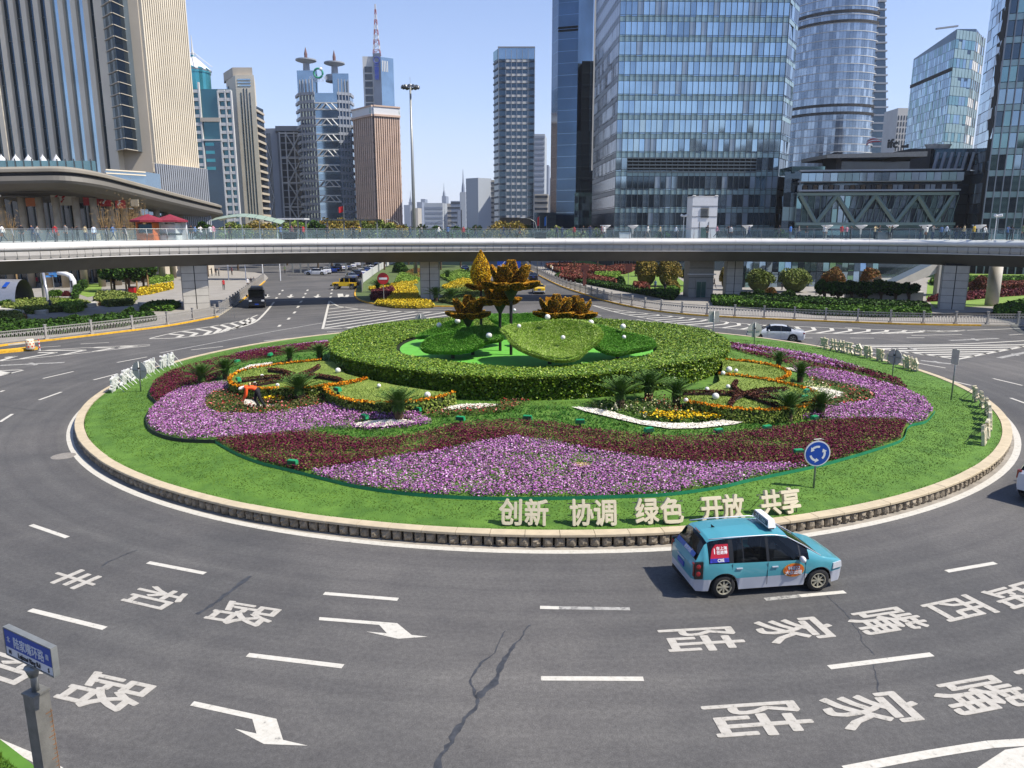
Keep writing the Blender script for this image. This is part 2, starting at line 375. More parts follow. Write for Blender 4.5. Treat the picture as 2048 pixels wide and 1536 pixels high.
D3 = [((0, 731), (129, 725)), ((743, 658), (783, 657)), ((666, 674), (711, 671)), ((731, 668), (776, 667)), ((802, 655), (834, 655)), ((1221, 642), (1260, 649)), ((1899, 681), (1997, 677)), ((1998, 716), (2060, 703)), ((1787, 713), (1832, 718)),
      ((1771, 727), (1830, 734)), ((1842, 721), (1902, 728)), ((1712, 702), (1760, 708)), ((1650, 692), (1695, 697)), ((1815, 697), (1833, 698)), ((1660, 701), (1690, 706)), ((1255, 646), (1290, 653))]
for d in D3:
    mark('worn_road_arrow', [(d[0], d[1])], .42, mWorn); 
    c = ((d[0][0]+d[1][0])/2, (d[0][1]+d[1][1])/2); mark('worn_road_arrow', [((c[0]-4, c[1]-2.2), (c[0]+8, c[1]+2.4))], .3, mWorn, .009)
mark('worn_road_line', [((320, 706), (430, 685), (540, 664), (645, 646))], .22, mWorn)
for p in [(565, 581), (559, 588), (553, 596), (615, 580.5), (611, 587.5), (607, 594.5), (602, 603.4), (596, 613.7), (589, 625), (577.5, 637.4), (559, 651.5), (664.4, 579.5), (662.6, 586.8), (661, 594)]:
    dy = 2.4 if p[1] < 600 else 3.6; dx = -1.6 if p[0] > 640 or p[1] < 600 else -3.5
    mark('short_lane_dash', [((p[0]-dx/2, p[1]-dy/2), (p[0]+dx/2, p[1]+dy/2))], .28)
mark('stop_line', [((526, 603), (606, 600))], .25, mWorn)
for u in (533, 581, 634.6):
    o = G(u, 592.5); a = (G(u-6, 600)-G(u+2, 586)); a.normalize(); b = Vector((-a.y, a.x, 0))
    P = [o+a*x+b*y+Vector((0, 0, .007)) for x, y in ((-3, -.15), (-3, .15), (0, .15), (0, .55), (2.6, 0), (0, -.55), (0, -.15))]
    MB().add(P, [(0, 1, 2, 6), (3, 4, 5)]).build('lane_arrow', mWhite, kind='structure')
mark('lane_arrow', [((680.5, 587.5), (682, 594.5))], .8); mark('lane_arrow', [((680, 594), (696, 593.5))], .7); mark('lane_arrow', [((695, 589.5), (694, 593))], .5)
mark('edge_line', [((299, 677), (351, 665), (422, 653), (485, 641), (515, 630))], .2)
mark('edge_line', [((299, 677.5), (351, 676), (422, 668.5), (467, 658), (508, 645), (530, 626), (548, 604))], .25)
def lerp2(pl, t):
    t = max(0, min(.9999, t))*(len(pl)-1); i = int(t); f = t-i; return (pl[i][0]*(1-f)+pl[i+1][0]*f, pl[i][1]*(1-f)+pl[i+1][1]*f)
T1 = [(330, 669.5), (422, 653), (485, 641), (515, 630)]; T2 = [(330, 677), (422, 668.5), (467, 658), (515, 640)]
for i in range(9):
    t = (i+.3)/10; a = lerp2(T1, t); b = lerp2(T2, t+.06); mark('chevron_marking', [(b, (lerp2(T1, t+.10)[0], (a[1]+b[1])/2-1)), ((lerp2(T1, t+.10)[0], (a[1]+b[1])/2-1), a)], .42)
# left hatched triangle
cv = lambda x, y: (560+x/6.024, 560+y/6.024)
H = [[(595, 250), (680, 305), (760, 325), (1100, 365), (1600, 380), (2100, 388)], [(595, 250), (515, 590)], [(515, 590), (1000, 573), (1600, 550), (1900, 542), (2300, 520)]]
for h in H: mark('hatch_outline', [tuple(cv(*p) for p in h)], .25)
for a, b in [((592, 305), (650, 298)), ((585, 350), (800, 325)), ((578, 390), (960, 350)), ((570, 427), (1130, 362)), ((562, 463), (1310, 372)), ((553, 505), (1480, 376)), ((543, 545), (1640, 381)), ((535, 580), (1820, 385)), ((760, 583), (2000, 388)), ((1010, 573), (2200, 395)), ((1270, 562), (2300, 425)), ((1500, 553), (2300, 460))]:
    mark('hatch_stripe', [(cv(*a), cv(*b))], .4)
mark('edge_line', [((837, 619), (905, 619))], .15)
# right hatched triangle
cv = lambda x, y: (1650+x/5.146, 640+y/5.146)
for h in [[(245, 262), (900, 256), (1450, 245), (2200, 205)], [(245, 262), (800, 325), (1360, 405)], [(1360, 405), (1700, 340), (2200, 245)]]: mark('hatch_outline', [tuple(cv(*p) for p in h)], .28)
for t in (.1, .24, .38, .52, .66, .8):
    a = (245+t*1115, 262+t*143); b = (1360+(1-t)*900, 405-(1-t)*168); mark('hatch_stripe', [(cv(*a), cv(*b))], .42)
# long chevron island on the right
C1 = [(1183, 610), (1244, 621), (1342, 632), (1427, 640.5), (1500, 648), (1619, 654), (1757, 659), (1896, 661.5), (2060, 656)]
C2 = [(1183, 610), (1232, 624.6), (1293, 637), (1366, 649), (1500, 660), (1605, 666), (1730, 667.5), (1840, 665.5), (1910, 662)]
mark('edge_line', [tuple(C1)], .2); mark('edge_line', [tuple(C2)], .2)
for i in range(24):
    t = .12+i*.034; a = lerp2(C1, t); b = lerp2(C2, t-.01); mx = ((a[0]+b[0])/2+17, (a[1]+b[1])/2); mark('chevron_marking', [(b, mx), (mx, a)], .38)
cv = lambda x, y: (x/5.907, 600+y/5.907)
mark('edge_line', [tuple(cv(*p) for p in [(0, 722), (700, 655), (1300, 590), (1772, 540)])], .17)
mark('edge_line', [tuple(cv(*p) for p in [(450, 600), (1000, 565), (1772, 528)])], .17)
for a, m_, b in [((240, 695), (670, 620), (450, 622)), ((700, 655), (1010, 592), (480, 598)), ((1100, 610), (1345, 568), (1050, 562)), ((1400, 570), (1620, 545), (1420, 548)), ((0, 718), (190, 663), (60, 680))]: mark('chevron_marking', [(cv(*a), cv(*m_)), (cv(*m_), cv(*b))], .35)
mark('edge_line', [tuple(cv(*p) for p in [(-200, 850), (0, 835), (260, 826)])], .2); mark('edge_line', [tuple(cv(*p) for p in [(-200, 945), (0, 895), (275, 830)])], .2); mark('chevron_marking', [(cv(-100, 850), cv(60, 880))], 1.0)
mark('edge_line', [((1690, 1540), (1850, 1510), (1980, 1489)), ((1980, 1489), (2060, 1484))], .2)
def flat(name, px, m, z=.006, holes=None):
    P = [(p if isinstance(p, Vector) else G(*p)) for p in px]; mb = MB(); tr = tessellate_polygon([[Vector((p.x, p.y, 0)) for p in P]]); fs = []
    for t in tr:
        a, b, c = (P[i] for i in t); fs.append(t if (b-a).cross(c-a).z > 0 else t[::-1])
    return mb.add([(p.x, p.y, z) for p in P], fs).build(name, m, kind='structure')
flat('road_arrow', [(620+x/2.926, 1150+y/2.926) for x, y in [(55, 247), (510, 283), (595, 352), (690, 362), (515, 374), (330, 332), (450, 342), (405, 293), (52, 265)]], mWhite)
flat('road_arrow', [(x/3.0118, 1100+y/3.0118) for x, y in [(1170, 912), (1665, 1018), (1705, 1145), (1855, 1180), (1590, 1170), (1415, 1078), (1545, 1107), (1520, 1020), (1145, 938)]], mWhite)
flat('road_arrow', [(1955, 1536), (2010, 1500), (2060, 1492), (2060, 1560), (1950, 1560)], mWhite)
ICX, ICY = 1.47, 46.87
def tang(p): r = Vector((p.x-ICX, p.y-ICY, 0)).normalized(); return Vector((-r.y, r.x, 0))
def road_char(ch, u, v, L=2.0, W=1.12, dz=.007, rot=0, m=None):
    p = G(u, v); t = tang(p); t = Matrix.Rotation(rot, 3, 'Z')@t; side = Vector((t.y, -t.x, 0))
    M4 = frame(side*W, t*L, Vector((0, 0, 1)), p-side*W*.5-t*L*.38+Vector((0, 0, dz)))
    o = text_obj('road_lettering', ch, 1.0, 0, M4, m or mChar, align='LEFT', bd=.016); o['kind'] = 'structure'; return o
for ch, u, v, L, W in [('陆', 1405, 1278, 2.05, 1.1), ('家', 1591, 1259, 2.05, 1.1), ('嘴', 1772, 1241, 2.05, 1.15), ('西', 1921, 1216, 1.9, 1.1), ('路', 2040, 1190, 2.0, 1.1),
                 ('陆', 1518, 1437, 2.2, 1.1), ('家', 1745, 1419, 2.15, 1.1), ('嘴', 1962, 1389, 2.15, 1.15), ('西', 2130, 1350, 2.1, 1.1),
                 ('丰', 150, 1158, 1.75, 1.0), ('和', 310, 1196, 1.75, 1.05), ('路', 488, 1229, 1.85, 1.1), ('和', 22, 1333, 2.0, 1.1), ('路', 213, 1385, 2.0, 1.15)]:
    road_char(ch, u, v, L, W)
mTar = M('tar_mat', (.040, .042, .046), .55, var=.3, scale=6); mPatch = M('asphalt_patch_mat', (.093, .094, .097), .8, var=.06, scale=30)
def crack(px, w0, w1, jit=.05, z=.004):
    pts = resample(spline([G(*p) for p in px], 6), .12); nn = normals2(pts); vs = []; n = len(pts)
    for i, (p, k) in enumerate(zip(pts, nn)):
        wd = (w0+(w1-w0)*i/n)*(.5+random.random()); o = (noise.noise(p*2.1)*.08+random.uniform(-1, 1)*jit*.4); p = p+k*o; vs += [(p.x-k.x*wd/2, p.y-k.y*wd/2, z), (p.x+k.x*wd/2, p.y+k.y*wd/2, z)]
    MB().add(vs, [(2*i, 2*i+2, 2*i+3, 2*i+1) for i in range(n-1)]).build('road_crack', mTar, kind='structure')
crack([(868, 1545), (893, 1493), (920, 1450), (945, 1420), (958, 1396)], .15, .07, .09); crack([(957, 1395), (985, 1370), (998, 1340), (1018, 1305), (1045, 1270), (1062, 1250)], .16, .03)
crack([(955, 1396), (944, 1378), (942, 1357), (965, 1330), (992, 1295), (1010, 1262)], .06, .03); crack([(395, 1229), (430, 1205), (465, 1180), (500, 1152)], .10, .14, .03)
crack([(200, 1135), (235, 1115), (275, 1100)], .05, .04); crack([(60, 772), (140, 770), (230, 768)], .05, .03); crack([(0, 812), (60, 820), (120, 824)], .04, .03); crack([(1640, 1175), (1700, 1240), (1745, 1310)], .03, .02)
crack([(1745, 700), (1850, 708), (1960, 702), (2050, 694)], .05, .1); crack([(1745, 1320), (1758, 1380), (1760, 1420)], .02, .03)
# manhole covers
mIron = M('iron_mat', '#8a847b', .7, .2, scale=8)
for u, v in ((128, 912), (220, 780)):
    p = G(u, v); tag(MB().lathe([(1e-5, .012), (.42, .012), (.45, .006), (.5, 0)], (0, 0, 0), 24).build('manhole_cover', mIron, loc=p+Vector((0, 0, .003))), 'round grey manhole cover in the road '+('just left of the white ring line' if u < 200 else 'beside the back of the standing letters'), 'manhole')
# ================================================================ ISLAND: wall, coping, lawn
RW = 25.58; CEN = Vector((ICX, ICY, 0))
def zi(x, y):
    r = math.hypot(x-ICX, y-ICY); t = max(0, min(1, (24.9-r)/12.0)); return .42+1.12*t
def zin(P): r = np.hypot(P[:, 0]-ICX, P[:, 1]-ICY); return .42+1.12*np.clip((24.9-r)/12.0, 0, 1)
def Gi(u, v, dz=0):
    z = .8
    for _ in range(14): p = G(u, v, z); z = zi(p.x, p.y)+dz
    return G(u, v, z)
def ringpts(r, n, z, a0=0, a1=2*PI, c=CEN): return [Vector((c.x+r*math.cos(a0+(a1-a0)*i/n), c.y+r*math.sin(a0+(a1-a0)*i/n), z)) for i in range(n)]
v_, f_ = strip(ringpts(25.96, 180, 0), .27, .008, True); MB().add(v_, f_).build('ring_line', mWhite, kind='structure')
v_, f_ = strip(ringpts(25.66, 180, 0), .34, .004, True); MB().add(v_, f_).build('gutter', M('gutter_concrete', '#8c857a', .85, var=.2, scale=2), kind='structure')
isl = thing('island_wall', CEN, 'low ring wall of rough split stones under pale coping that edges the flower roundabout', 'wall')
mStone = M('split_stone', '#857a69', .95, var=.45, scale=5, bump=1.0, bscale=14, ramp=(.3, .7)); mCope = M('coping_mat', '#b5a68a', .75, var=.08, scale=3, bump=.15)
mJoint = M('joint_mat', '#2b2824', .95, var=.2)
MB().lathe([(RW-.13, -.02), (RW-.13, .36)], (0, 0, 0), 160).build('wall_core', mJoint, isl)
stones = []
for k in range(5):      # five split-stone shapes: chipped pillow fronts
    mb = MB(); n = 5; rows = []
    for j in range(n+1):
        row = []
        for i in range(n+1):
            x = -.15+.30*i/n; z = .0+.345*j/n; e = min(i, n-i, j, n-j); d = .0 if e == 0 else .045+.055*random.random()+(.025 if e > 1 else 0)
            row.append((x+random.uniform(-.012, .012)*(e > 0), -.02-d, z+random.uniform(-.012, .012)*(e > 0)))
        rows.append(row)
    mb.grid(rows); b = [rows[0][0], rows[0][-1], rows[-1][-1], rows[-1][0]]; bk = [(p[0], .1, p[2]) for p in b]
    mb.add(list(b)+bk, [(0, 4, 5, 1), (1, 5, 6, 2), (2, 6, 7, 3), (3, 7, 4, 0)]); stones.append(mb.mesh('split_stone', mStone))
NS = 440; it = []
for i in range(NS):
    a = 2*PI*i/NS; p = Vector((RW*math.cos(a), RW*math.sin(a), 0)); Mt = Matrix.Translation(p)@Matrix.Rotation(a+PI/2+random.uniform(-.03, .03), 4, 'Z')@Matrix.Diagonal((1+random.uniform(-.04, .03), 1, 1+random.uniform(-.02, .02), 1))
    it.append((random.choice(stones), Mt, 1000/(20+(p+CEN).length)-(p.y > 8)*99))
pieces(isl, 'stone', it)
def arcblock(r0, r1, z0, z1, a, n=3):
    mb = MB(); vs = []
    for i in range(n+1):
        t = -a/2+a*i/n
        for r, z in ((r0, z0), (r1, z0), (r1, z1-.015), (r1-.015, z1), (r0, z1)): vs.append((r*math.cos(t), r*math.sin(t), z))
    fs = [(i*5+j, i*5+(j+1) % 5, (i+1)*5+(j+1) % 5, (i+1)*5+j) for i in range(n) for j in range(5)]
    fs += [(4, 3, 2, 1, 0), tuple(n*5+j for j in range(5))]; return mb.add(vs, [f[::-1] for f in fs])
NC = 150; cop = arcblock(RW-.26, RW+.13, .365, .45, 2*PI/NC-.0006).mesh('coping_slab', mCope)
pieces(isl, 'coping_slab', [(cop, Matrix.Rotation(2*PI*i/NC, 4, 'Z')@Matrix.Translation((random.uniform(-.008, .008), 0, random.uniform(-.004, .004))), 1) for i in range(NC)])
mLawn = M('lawn_mat', '#3c6014', .9, scale=1.3, col2='#587c26', bump=.6, bscale=25, ramp=(.3, .7), det=10)
rr = np.linspace(RW-.28, .2, 30); rows = []
for r in rr: rows.append([(ICX+r*math.cos(t), ICY+r*math.sin(t), zi(ICX+r*math.cos(t), ICY+r*math.sin(t))) for t in np.linspace(0, 2*PI, 120, endpoint=False)])
MB().grid(rows, close=True).build('island_lawn', mLawn, smooth=True, kind='structure')
# ================================================================ PLANTING ON THE ISLAND
def px(pl): return [Gi(u, v) for u, v in pl]
def stuffobj(name, me, label, cat, parent=None, kind='stuff'):
    o = link(name, me, parent, kind=kind)
    if parent is None: tag(o, label, cat)
    return o
mViolet = MF('violet_flowers', [(22, '#9a5894'), (22, '#ae70a8'), (14, '#c090ba'), (5, '#d6b4d0'), (9, '#6f3c6c'), (10, '#4a5228'), (7, '#6d7040')], .8, .1)
mMaroon = MF('maroon_foliage', [(20, '#4c0b26'), (18, '#621634'), (8, '#7a2848'), (12, '#32081a'), (5, '#50481c'), (4, '#6b6a30')], .75, .15)
mMaroonG = MF('maroon_green_foliage', [(16, '#561230'), (16, '#66203a'), (8, '#440f24'), (8, '#5d5a26'), (7, '#74763a')], .75, .15)
mRedbed = MF('red_begonia', [(22, '#3c451c'), (22, '#565c2b'), (16, '#2d3a16'), (10, '#6c6a3c'), (5, '#a82f2c'), (4, '#c75a58'), (3, '#d88a86')], .7, .2)
mHedge = MF('hedge_leaves', [(20, '#4a6a10'), (22, '#5f7e16'), (18, '#758f20'), (9, '#93a438'), (8, '#304c0a')], .5, .4)
mGrassB = M('grass_blades', '#35500f', .7, scale=.8, col2='#5d7a28', ramp=(.32, .68), det=9, spec=.15)
mGrassD = MF('path_grass_blades', [(20, '#1f4a0c'), (20, '#2c5d12'), (10, '#3f7419')], .65, .2)
mYellowF = MF('yellow_flowers', [(30, '#e2b916'), (20, '#c89a10'), (10, '#efd040'), (14, '#4c5a18')], .7, .1)
mWhiteG = M('white_gravel', '#dad4c6', .9, var=.12, scale=12, bump=.6, bscale=40)
def bed(name, poly, mat, dens, size, h, label, cat, excl=(), mound=.18, lift=0.0):
    P = fillpoly(poly, dens, excl); z = zin(P)
    # swell of the planting: noise lumps, low at the rim
    nz = np.array([noise.noise(Vector((p[0]*.9, p[1]*.9, 1))) for p in P[:: 1]])
    kp = (nz < .22)|(RNG.random(len(P)) < .55); P, z, nz = P[kp], z[kp], nz[kp]
    Z = z+lift+RNG.random(len(P))**.6*h+nz*mound*.35+.03
    me = npmesh(name, leaves(np.c_[P, Z], size, up=1.1, asp=1.15), 4, mat); return stuffobj(name, me, label, cat)
VIOL_L = px([(315, 812), (335, 795), (360, 782), (420, 772), (462, 768), (470, 778), (430, 790), (412, 803), (412, 822), (440, 834), (500, 836), (560, 832), (650, 815), (720, 812), (780, 820), (840, 835), (865, 848), (830, 858), (760, 863), (700, 860), (650, 860), (610, 868), (520, 877), (430, 883), (370, 880), (330, 873), (302, 860), (294, 843), (300, 826)])
REDB_L = px([(412, 803), (430, 790), (470, 780), (530, 788), (600, 798), (690, 796), (740, 806), (780, 820), (720, 813), (650, 816), (560, 833), (500, 837), (440, 835), (412, 822)])
MAR_L = px([(660, 690), (600, 694), (520, 704), (440, 721), (380, 737), (335, 751), (306, 773), (300, 793), (315, 812), (335, 795), (360, 782), (420, 768), (450, 752), (440, 742), (480, 728), (560, 712), (600, 705), (660, 700)])
MAR_F = px([(430, 884), (520, 877), (610, 868), (660, 876), (720, 886), (790, 882), (860, 868), (920, 853), (1000, 847), (1100, 851), (1160, 863), (1250, 873), (1330, 879), (1420, 876), (1500, 868), (1570, 860), (1640, 848), (1720, 843), (1815, 846), (1800, 880), (1760, 896), (1700, 915), (1620, 936), (1560, 935), (1400, 933), (1300, 925), (1200, 910), (1100, 890), (1030, 879), (960, 890), (900, 905), (800, 920), (700, 936), (620, 949), (580, 941), (520, 926), (470, 906)])
VIOL_F = px([(620, 949), (700, 936), (800, 920), (900, 905), (960, 890), (1030, 879), (1100, 890), (1200, 910), (1300, 925), (1400, 933), (1560, 935), (1620, 936), (1560, 947), (1500, 961), (1440, 975), (1330, 990), (1200, 995), (1080, 998), (950, 997), (820, 989), (720, 975), (655, 961)])
VIOL_R = px([(1590, 840), (1640, 822), (1680, 815), (1740, 808), (1755, 797), (1730, 783), (1660, 768), (1620, 758), (1600, 742), (1580, 738), (1640, 742), (1700, 752), (1760, 770), (1815, 785), (1850, 803), (1866, 825), (1852, 842), (1815, 852), (1800, 846), (1720, 843)])
REDB_R = px([(1625, 760), (1680, 772), (1730, 784), (1755, 797), (1740, 808), (1680, 815), (1640, 822), (1610, 815), (1632, 806), (1665, 803), (1688, 795), (1685, 787), (1650, 776), (1615, 766)])
MAR_R = px([(1430, 690), (1500, 702), (1560, 714), (1620, 722), (1680, 738), (1730, 752), (1790, 772), (1815, 785), (1800, 765), (1740, 745), (1660, 729), (1600, 716), (1530, 703), (1440, 688)])
VIOL_B = px([(1430, 688), (1500, 694), (1560, 702), (1620, 712), (1680, 728), (1740, 746), (1680, 738), (1620, 726), (1560, 716), (1500, 706), (1440, 694)])
MIX_R = px([(1460, 699), (1540, 712), (1600, 724), (1680, 742), (1740, 760), (1815, 787), (1760, 772), (1700, 756), (1640, 744), (1590, 738), (1560, 725), (1500, 710)])
VIOL_BL = px([(470, 711), (520, 702), (600, 692), (655, 686), (655, 690), (600, 696), (520, 707), (480, 714)])
GRAVEL = [px(p) for p in ([(705, 850), (740, 844), (800, 841), (840, 846), (820, 850), (760, 857), (715, 857)], [(880, 820), (920, 811), (975, 810), (1000, 812), (960, 819), (900, 822)],
    [(1143, 816), (1190, 819), (1230, 828), (1280, 843), (1340, 849), (1400, 849), (1450, 841), (1512, 840), (1470, 851), (1400, 859), (1340, 860), (1280, 851), (1220, 837), (1170, 825)],
    [(1612, 775), (1650, 778), (1686, 787), (1688, 795), (1665, 803), (1640, 803)], [(470, 745), (500, 732), (545, 726), (544, 731), (500, 740)], [(483, 808), (490, 801), (503, 802), (520, 812), (560, 812), (540, 817), (500, 817)], [(1565, 738), (1595, 737), (1625, 747), (1600, 747)])]
HOLE = [px([(1144, 930), (1160, 927), (1183, 931), (1186, 937), (1165, 939), (1148, 935)])]
bed('violet_flower_bed', VIOL_L, mViolet, 720, .058, .24, 'violet flower bed at the left tip of the island, curling round the red begonias', 'flower bed', GRAVEL)
bed('violet_flower_bed', VIOL_F, mViolet, 720, .058, .22, 'large peaked violet flower bed at the front above the standing letters', 'flower bed', HOLE)
bed('violet_flower_bed', VIOL_R, mViolet, 520, .068, .24, 'violet flower bed at the right tip of the island beyond the starred oval', 'flower bed')
bed('violet_flower_bed', VIOL_B, mViolet, 240, .10, .22, 'thin far violet bed behind the ovals, beside the back of the right letters', 'flower bed')
bed('violet_flower_bed', VIOL_BL, mViolet, 240, .10, .22, 'thin violet strip along the far left rim of the island', 'flower bed')
bed('maroon_flower_bed', MAR_L, mMaroon, 640, .06, .30, 'dark maroon flower bed on the far left behind the two sago palms', 'flower bed')
bed('maroon_flower_bed', MAR_F, mMaroonG, 600, .055, .24, 'wide wavy maroon and green bed running across the island front', 'flower bed')
_d = np.array([(p.x, p.y) for p in MAR_F])
P = fillpoly(MAR_F, 560); k = np.array([noise.noise(Vector((p[0]*.35+3, p[1]*.8, 5))) for p in P]) > -.12; P = P[k]
stuffobj('maroon_seedlings', npmesh('maroon_seedlings', leaves(np.c_[P, zin(P)+.05+.22*RNG.random(len(P))], .056, up=1.1, asp=1.15), 4, mMaroon), 'patches of deeper maroon foliage within the wide wavy front bed', 'bedding plants')
bed('maroon_flower_bed', MAR_R, mMaroon, 300, .09, .26, 'narrow dark maroon bed on the far right inside the row of standing letters', 'flower bed')
bed('mixed_green_bed', MIX_R, mMaroonG, 200, .10, .2, 'thin green and maroon strip between the far right beds', 'flower bed')
bed('begonia_bed', REDB_L, mRedbed, 440, .07, .26, 'green begonia bed dotted with red, where the gardener in orange bends', 'flower bed', GRAVEL)
bed('begonia_bed', REDB_R, mRedbed, 280, .09, .26, 'green begonia bed dotted with red inside the right violet tip', 'flower bed', GRAVEL)
bed('begonia_bed', px([(845, 833), (870, 826), (940, 822), (990, 818), (1010, 806), (1050, 808), (1060, 812), (1010, 826), (940, 834), (880, 837)]), mRedbed, 440, .07, .26, 'narrow red dotted begonia bed below the white gravel at the hedge foot', 'flower bed')
for i, g in enumerate(GRAVEL+HOLE):
    mb = MB(); tr = tessellate_polygon([[Vector((p.x, p.y, 0)) for p in g]]); fs = []
    for t in tr:
        a, b, c = (g[j] for j in t); fs.append(t if (b-a).cross(c-a).z > 0 else t[::-1])
    mb.add([(p.x, p.y, p.z+.07) for p in g], fs); o = mb.build('gravel_patch', mWhiteG if i < 7 else M('bare_soil', '#a58f66', .9, var=.15, scale=8, bump=.4)); o['kind'] = 'structure'
    P = fillpoly(g, 260); q = npmesh('pebbles', leaves(np.c_[P, zin(P)+.085], .07, up=1.2, asp=1), 4, mWhiteG if i < 7 else MATS['bare_soil']); link('pebbles', q, o, kind='stuff')
# mown lawn and the darker grass of the winding inner path
ALL = [VIOL_L, REDB_L, MAR_L, MAR_F, VIOL_F, VIOL_R, REDB_R, MAR_R, VIOL_B]+GRAVEL
n = 250000; r = np.sqrt(RNG.random(n)*((RW-.30)**2-12.6**2)+12.6**2); a = RNG.random(n)*2*PI; P = np.c_[ICX+r*np.cos(a), ICY+r*np.sin(a)]
P = P[(P[:, 1] < 60)&((P[:, 1] < 42) | (RNG.random(n) < .45))]
for e in ALL: P = P[~inpoly(P, e)]
dk = inpoly(P, px([(560, 868), (700, 858), (860, 850), (860, 838), (940, 836), (1060, 812), (1140, 815), (1230, 838), (1340, 862), (1470, 852), (1530, 828), (1610, 828), (1720, 840), (1560, 862), (1420, 878), (1250, 875), (1100, 853), (1000, 848), (900, 860), (790, 884), (660, 878)]))|inpoly(P, px([(430, 744), (560, 713), (655, 705), (655, 722), (560, 725), (470, 745)]))
for nm, Q, m, h, lb in (('lawn_grass', P[~dk], mGrassB, .038, 'mown bright green grass covering the sloping outer lawn of the island'), ('path_grass', P[dk], mGrassD, .11, 'deeper green grass of the winding band between the front bed and the garden')):
    stuffobj(nm, npmesh(nm, blades(np.c_[Q, zin(Q)-.005], h, .05, 1.7), 3, m), lb, 'grass')
# green edging strip of the beds
mEdge = M('green_edging', '#1f7a56', .5, var=.1)
e = spline(px([(430, 886), (470, 909), (520, 929), (580, 944), (655, 963), (720, 978), (820, 992), (950, 1000), (1080, 1001), (1200, 998), (1330, 993), (1440, 978), (1500, 964), (1620, 939), (1700, 918), (1762, 899), (1805, 882), (1818, 856), (1852, 846), (1870, 826)]), 6)
MB().grid([[(p.x, p.y, p.z), (p.x, p.y, p.z+.13)] for p in e]).add([(p.x, p.y+.012, p.z) for p in e]+[(p.x, p.y+.012, p.z+.13) for p in e], [(i, i+1, len(e)+i+1, len(e)+i) for i in range(len(e)-1)]).build('bed_edging', mEdge)
_e2 = spline(px([(306, 771), (297, 793), (313, 812), (296, 828), (291, 846), (300, 864), (330, 878), (370, 885), (430, 887)]), 6); _n = len(_e2)
tag(MB().add([(p.x, p.y, p.z-.02) for p in _e2]+[(p.x+.01, p.y, p.z+.16) for p in _e2]+[(p.x+.05, p.y+.02, p.z+.16) for p in _e2], [(k*_n+i, k*_n+i+1, (k+1)*_n+i+1, (k+1)*_n+i) for k in (0, 1) for i in range(_n-1)]).build('bed_edging', M('dark_edging', '#18241a', .7)), 'dark raised edging round the left tip of the violet and maroon beds', 'edging')
tag(bpy.data.objects['bed_edging'], 'thin green plastic edging strip along the outer rim of the front flower beds', 'edging')
# ---------------- great ring hedge
HC = Vector((.9, 46.9, 0)); RO, RI = 12.5, 8.1; ZB, ZT = 1.4, 2.78
hed = thing('ring_hedge', HC, 'broad clipped ring hedge with flat glossy top round the lotus display', 'hedge')
def hr(a): return RO*(1+.02*math.sin(3*a+1)), RI*(1+.02*math.cos(2*a))
rows = []
for i in range(121):
    a = 2*PI*i/120; o_, i_ = hr(a); zt = ZT-.05+.06*math.sin(5*a)
    c, s = math.cos(a), math.sin(a); rows.append([(c*(o_-.5), s*(o_-.5), ZB-.2), (c*(o_-.3), s*(o_-.3), zt-.2), (c*(o_-.4), s*(o_-.4), zt-.05), (c*(i_+.25), s*(i_+.25), zt-.48), (c*(i_+.1), s*(i_+.1), zt-.6), (c*i_, s*i_, 1.7)])
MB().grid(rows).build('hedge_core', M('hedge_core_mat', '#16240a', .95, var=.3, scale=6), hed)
n = 300000; a = RNG.random(n)*2*PI; o_ = RO*(1+.02*np.sin(3*a+1)); i_ = RI*(1+.02*np.cos(2*a)); r = np.sqrt(RNG.random(n)*(o_**2-i_**2)+i_**2)
z = ZT-.42*np.clip(1-(r-i_)/(o_-i_), 0, 1)+.06*np.sin(5*a)+RNG.normal(size=n)*.045-.05*np.clip((r-(o_-.25))/.25, 0, 1)**2
T = leaves(np.c_[r*np.cos(a), r*np.sin(a), z], .072, up=1.2, asp=1.5)
link('hedge_top', npmesh('hedge_top', T, 4, mHedge), hed, kind='stuff')
n = 130000; a = RNG.random(n)*2*PI; a = a[(np.sin(a) < .35)]; n = len(a); t = RNG.random(n); zz = ZB-.15+t*(ZT-ZB+.1); rr_ = RO*(1+.02*np.sin(3*a+1))+RNG.normal(size=n)*.09-.24*(1-t)-.20
sideN = np.c_[np.cos(a), np.sin(a), np.full(n, .15)]
link('hedge_side', npmesh('hedge_side', leaves(np.c_[rr_*np.cos(a), rr_*np.sin(a), zz], .09, up=.7, asp=1.4), 4, mHedge), hed, kind='stuff')
# carpet platform
mCarpet = M('turf_carpet', '#5aa234', .85, var=.1, scale=2)
MB().lathe([(1e-4, 2.24), (RI-.1, 2.22), (RI-.05, 1.7)][::-1], (HC.x, HC.y, 0), 72).build('turf_platform', mCarpet)
tag(bpy.data.objects['turf_platform'], 'flat round platform of bright green artificial turf inside the ring hedge', 'platform')
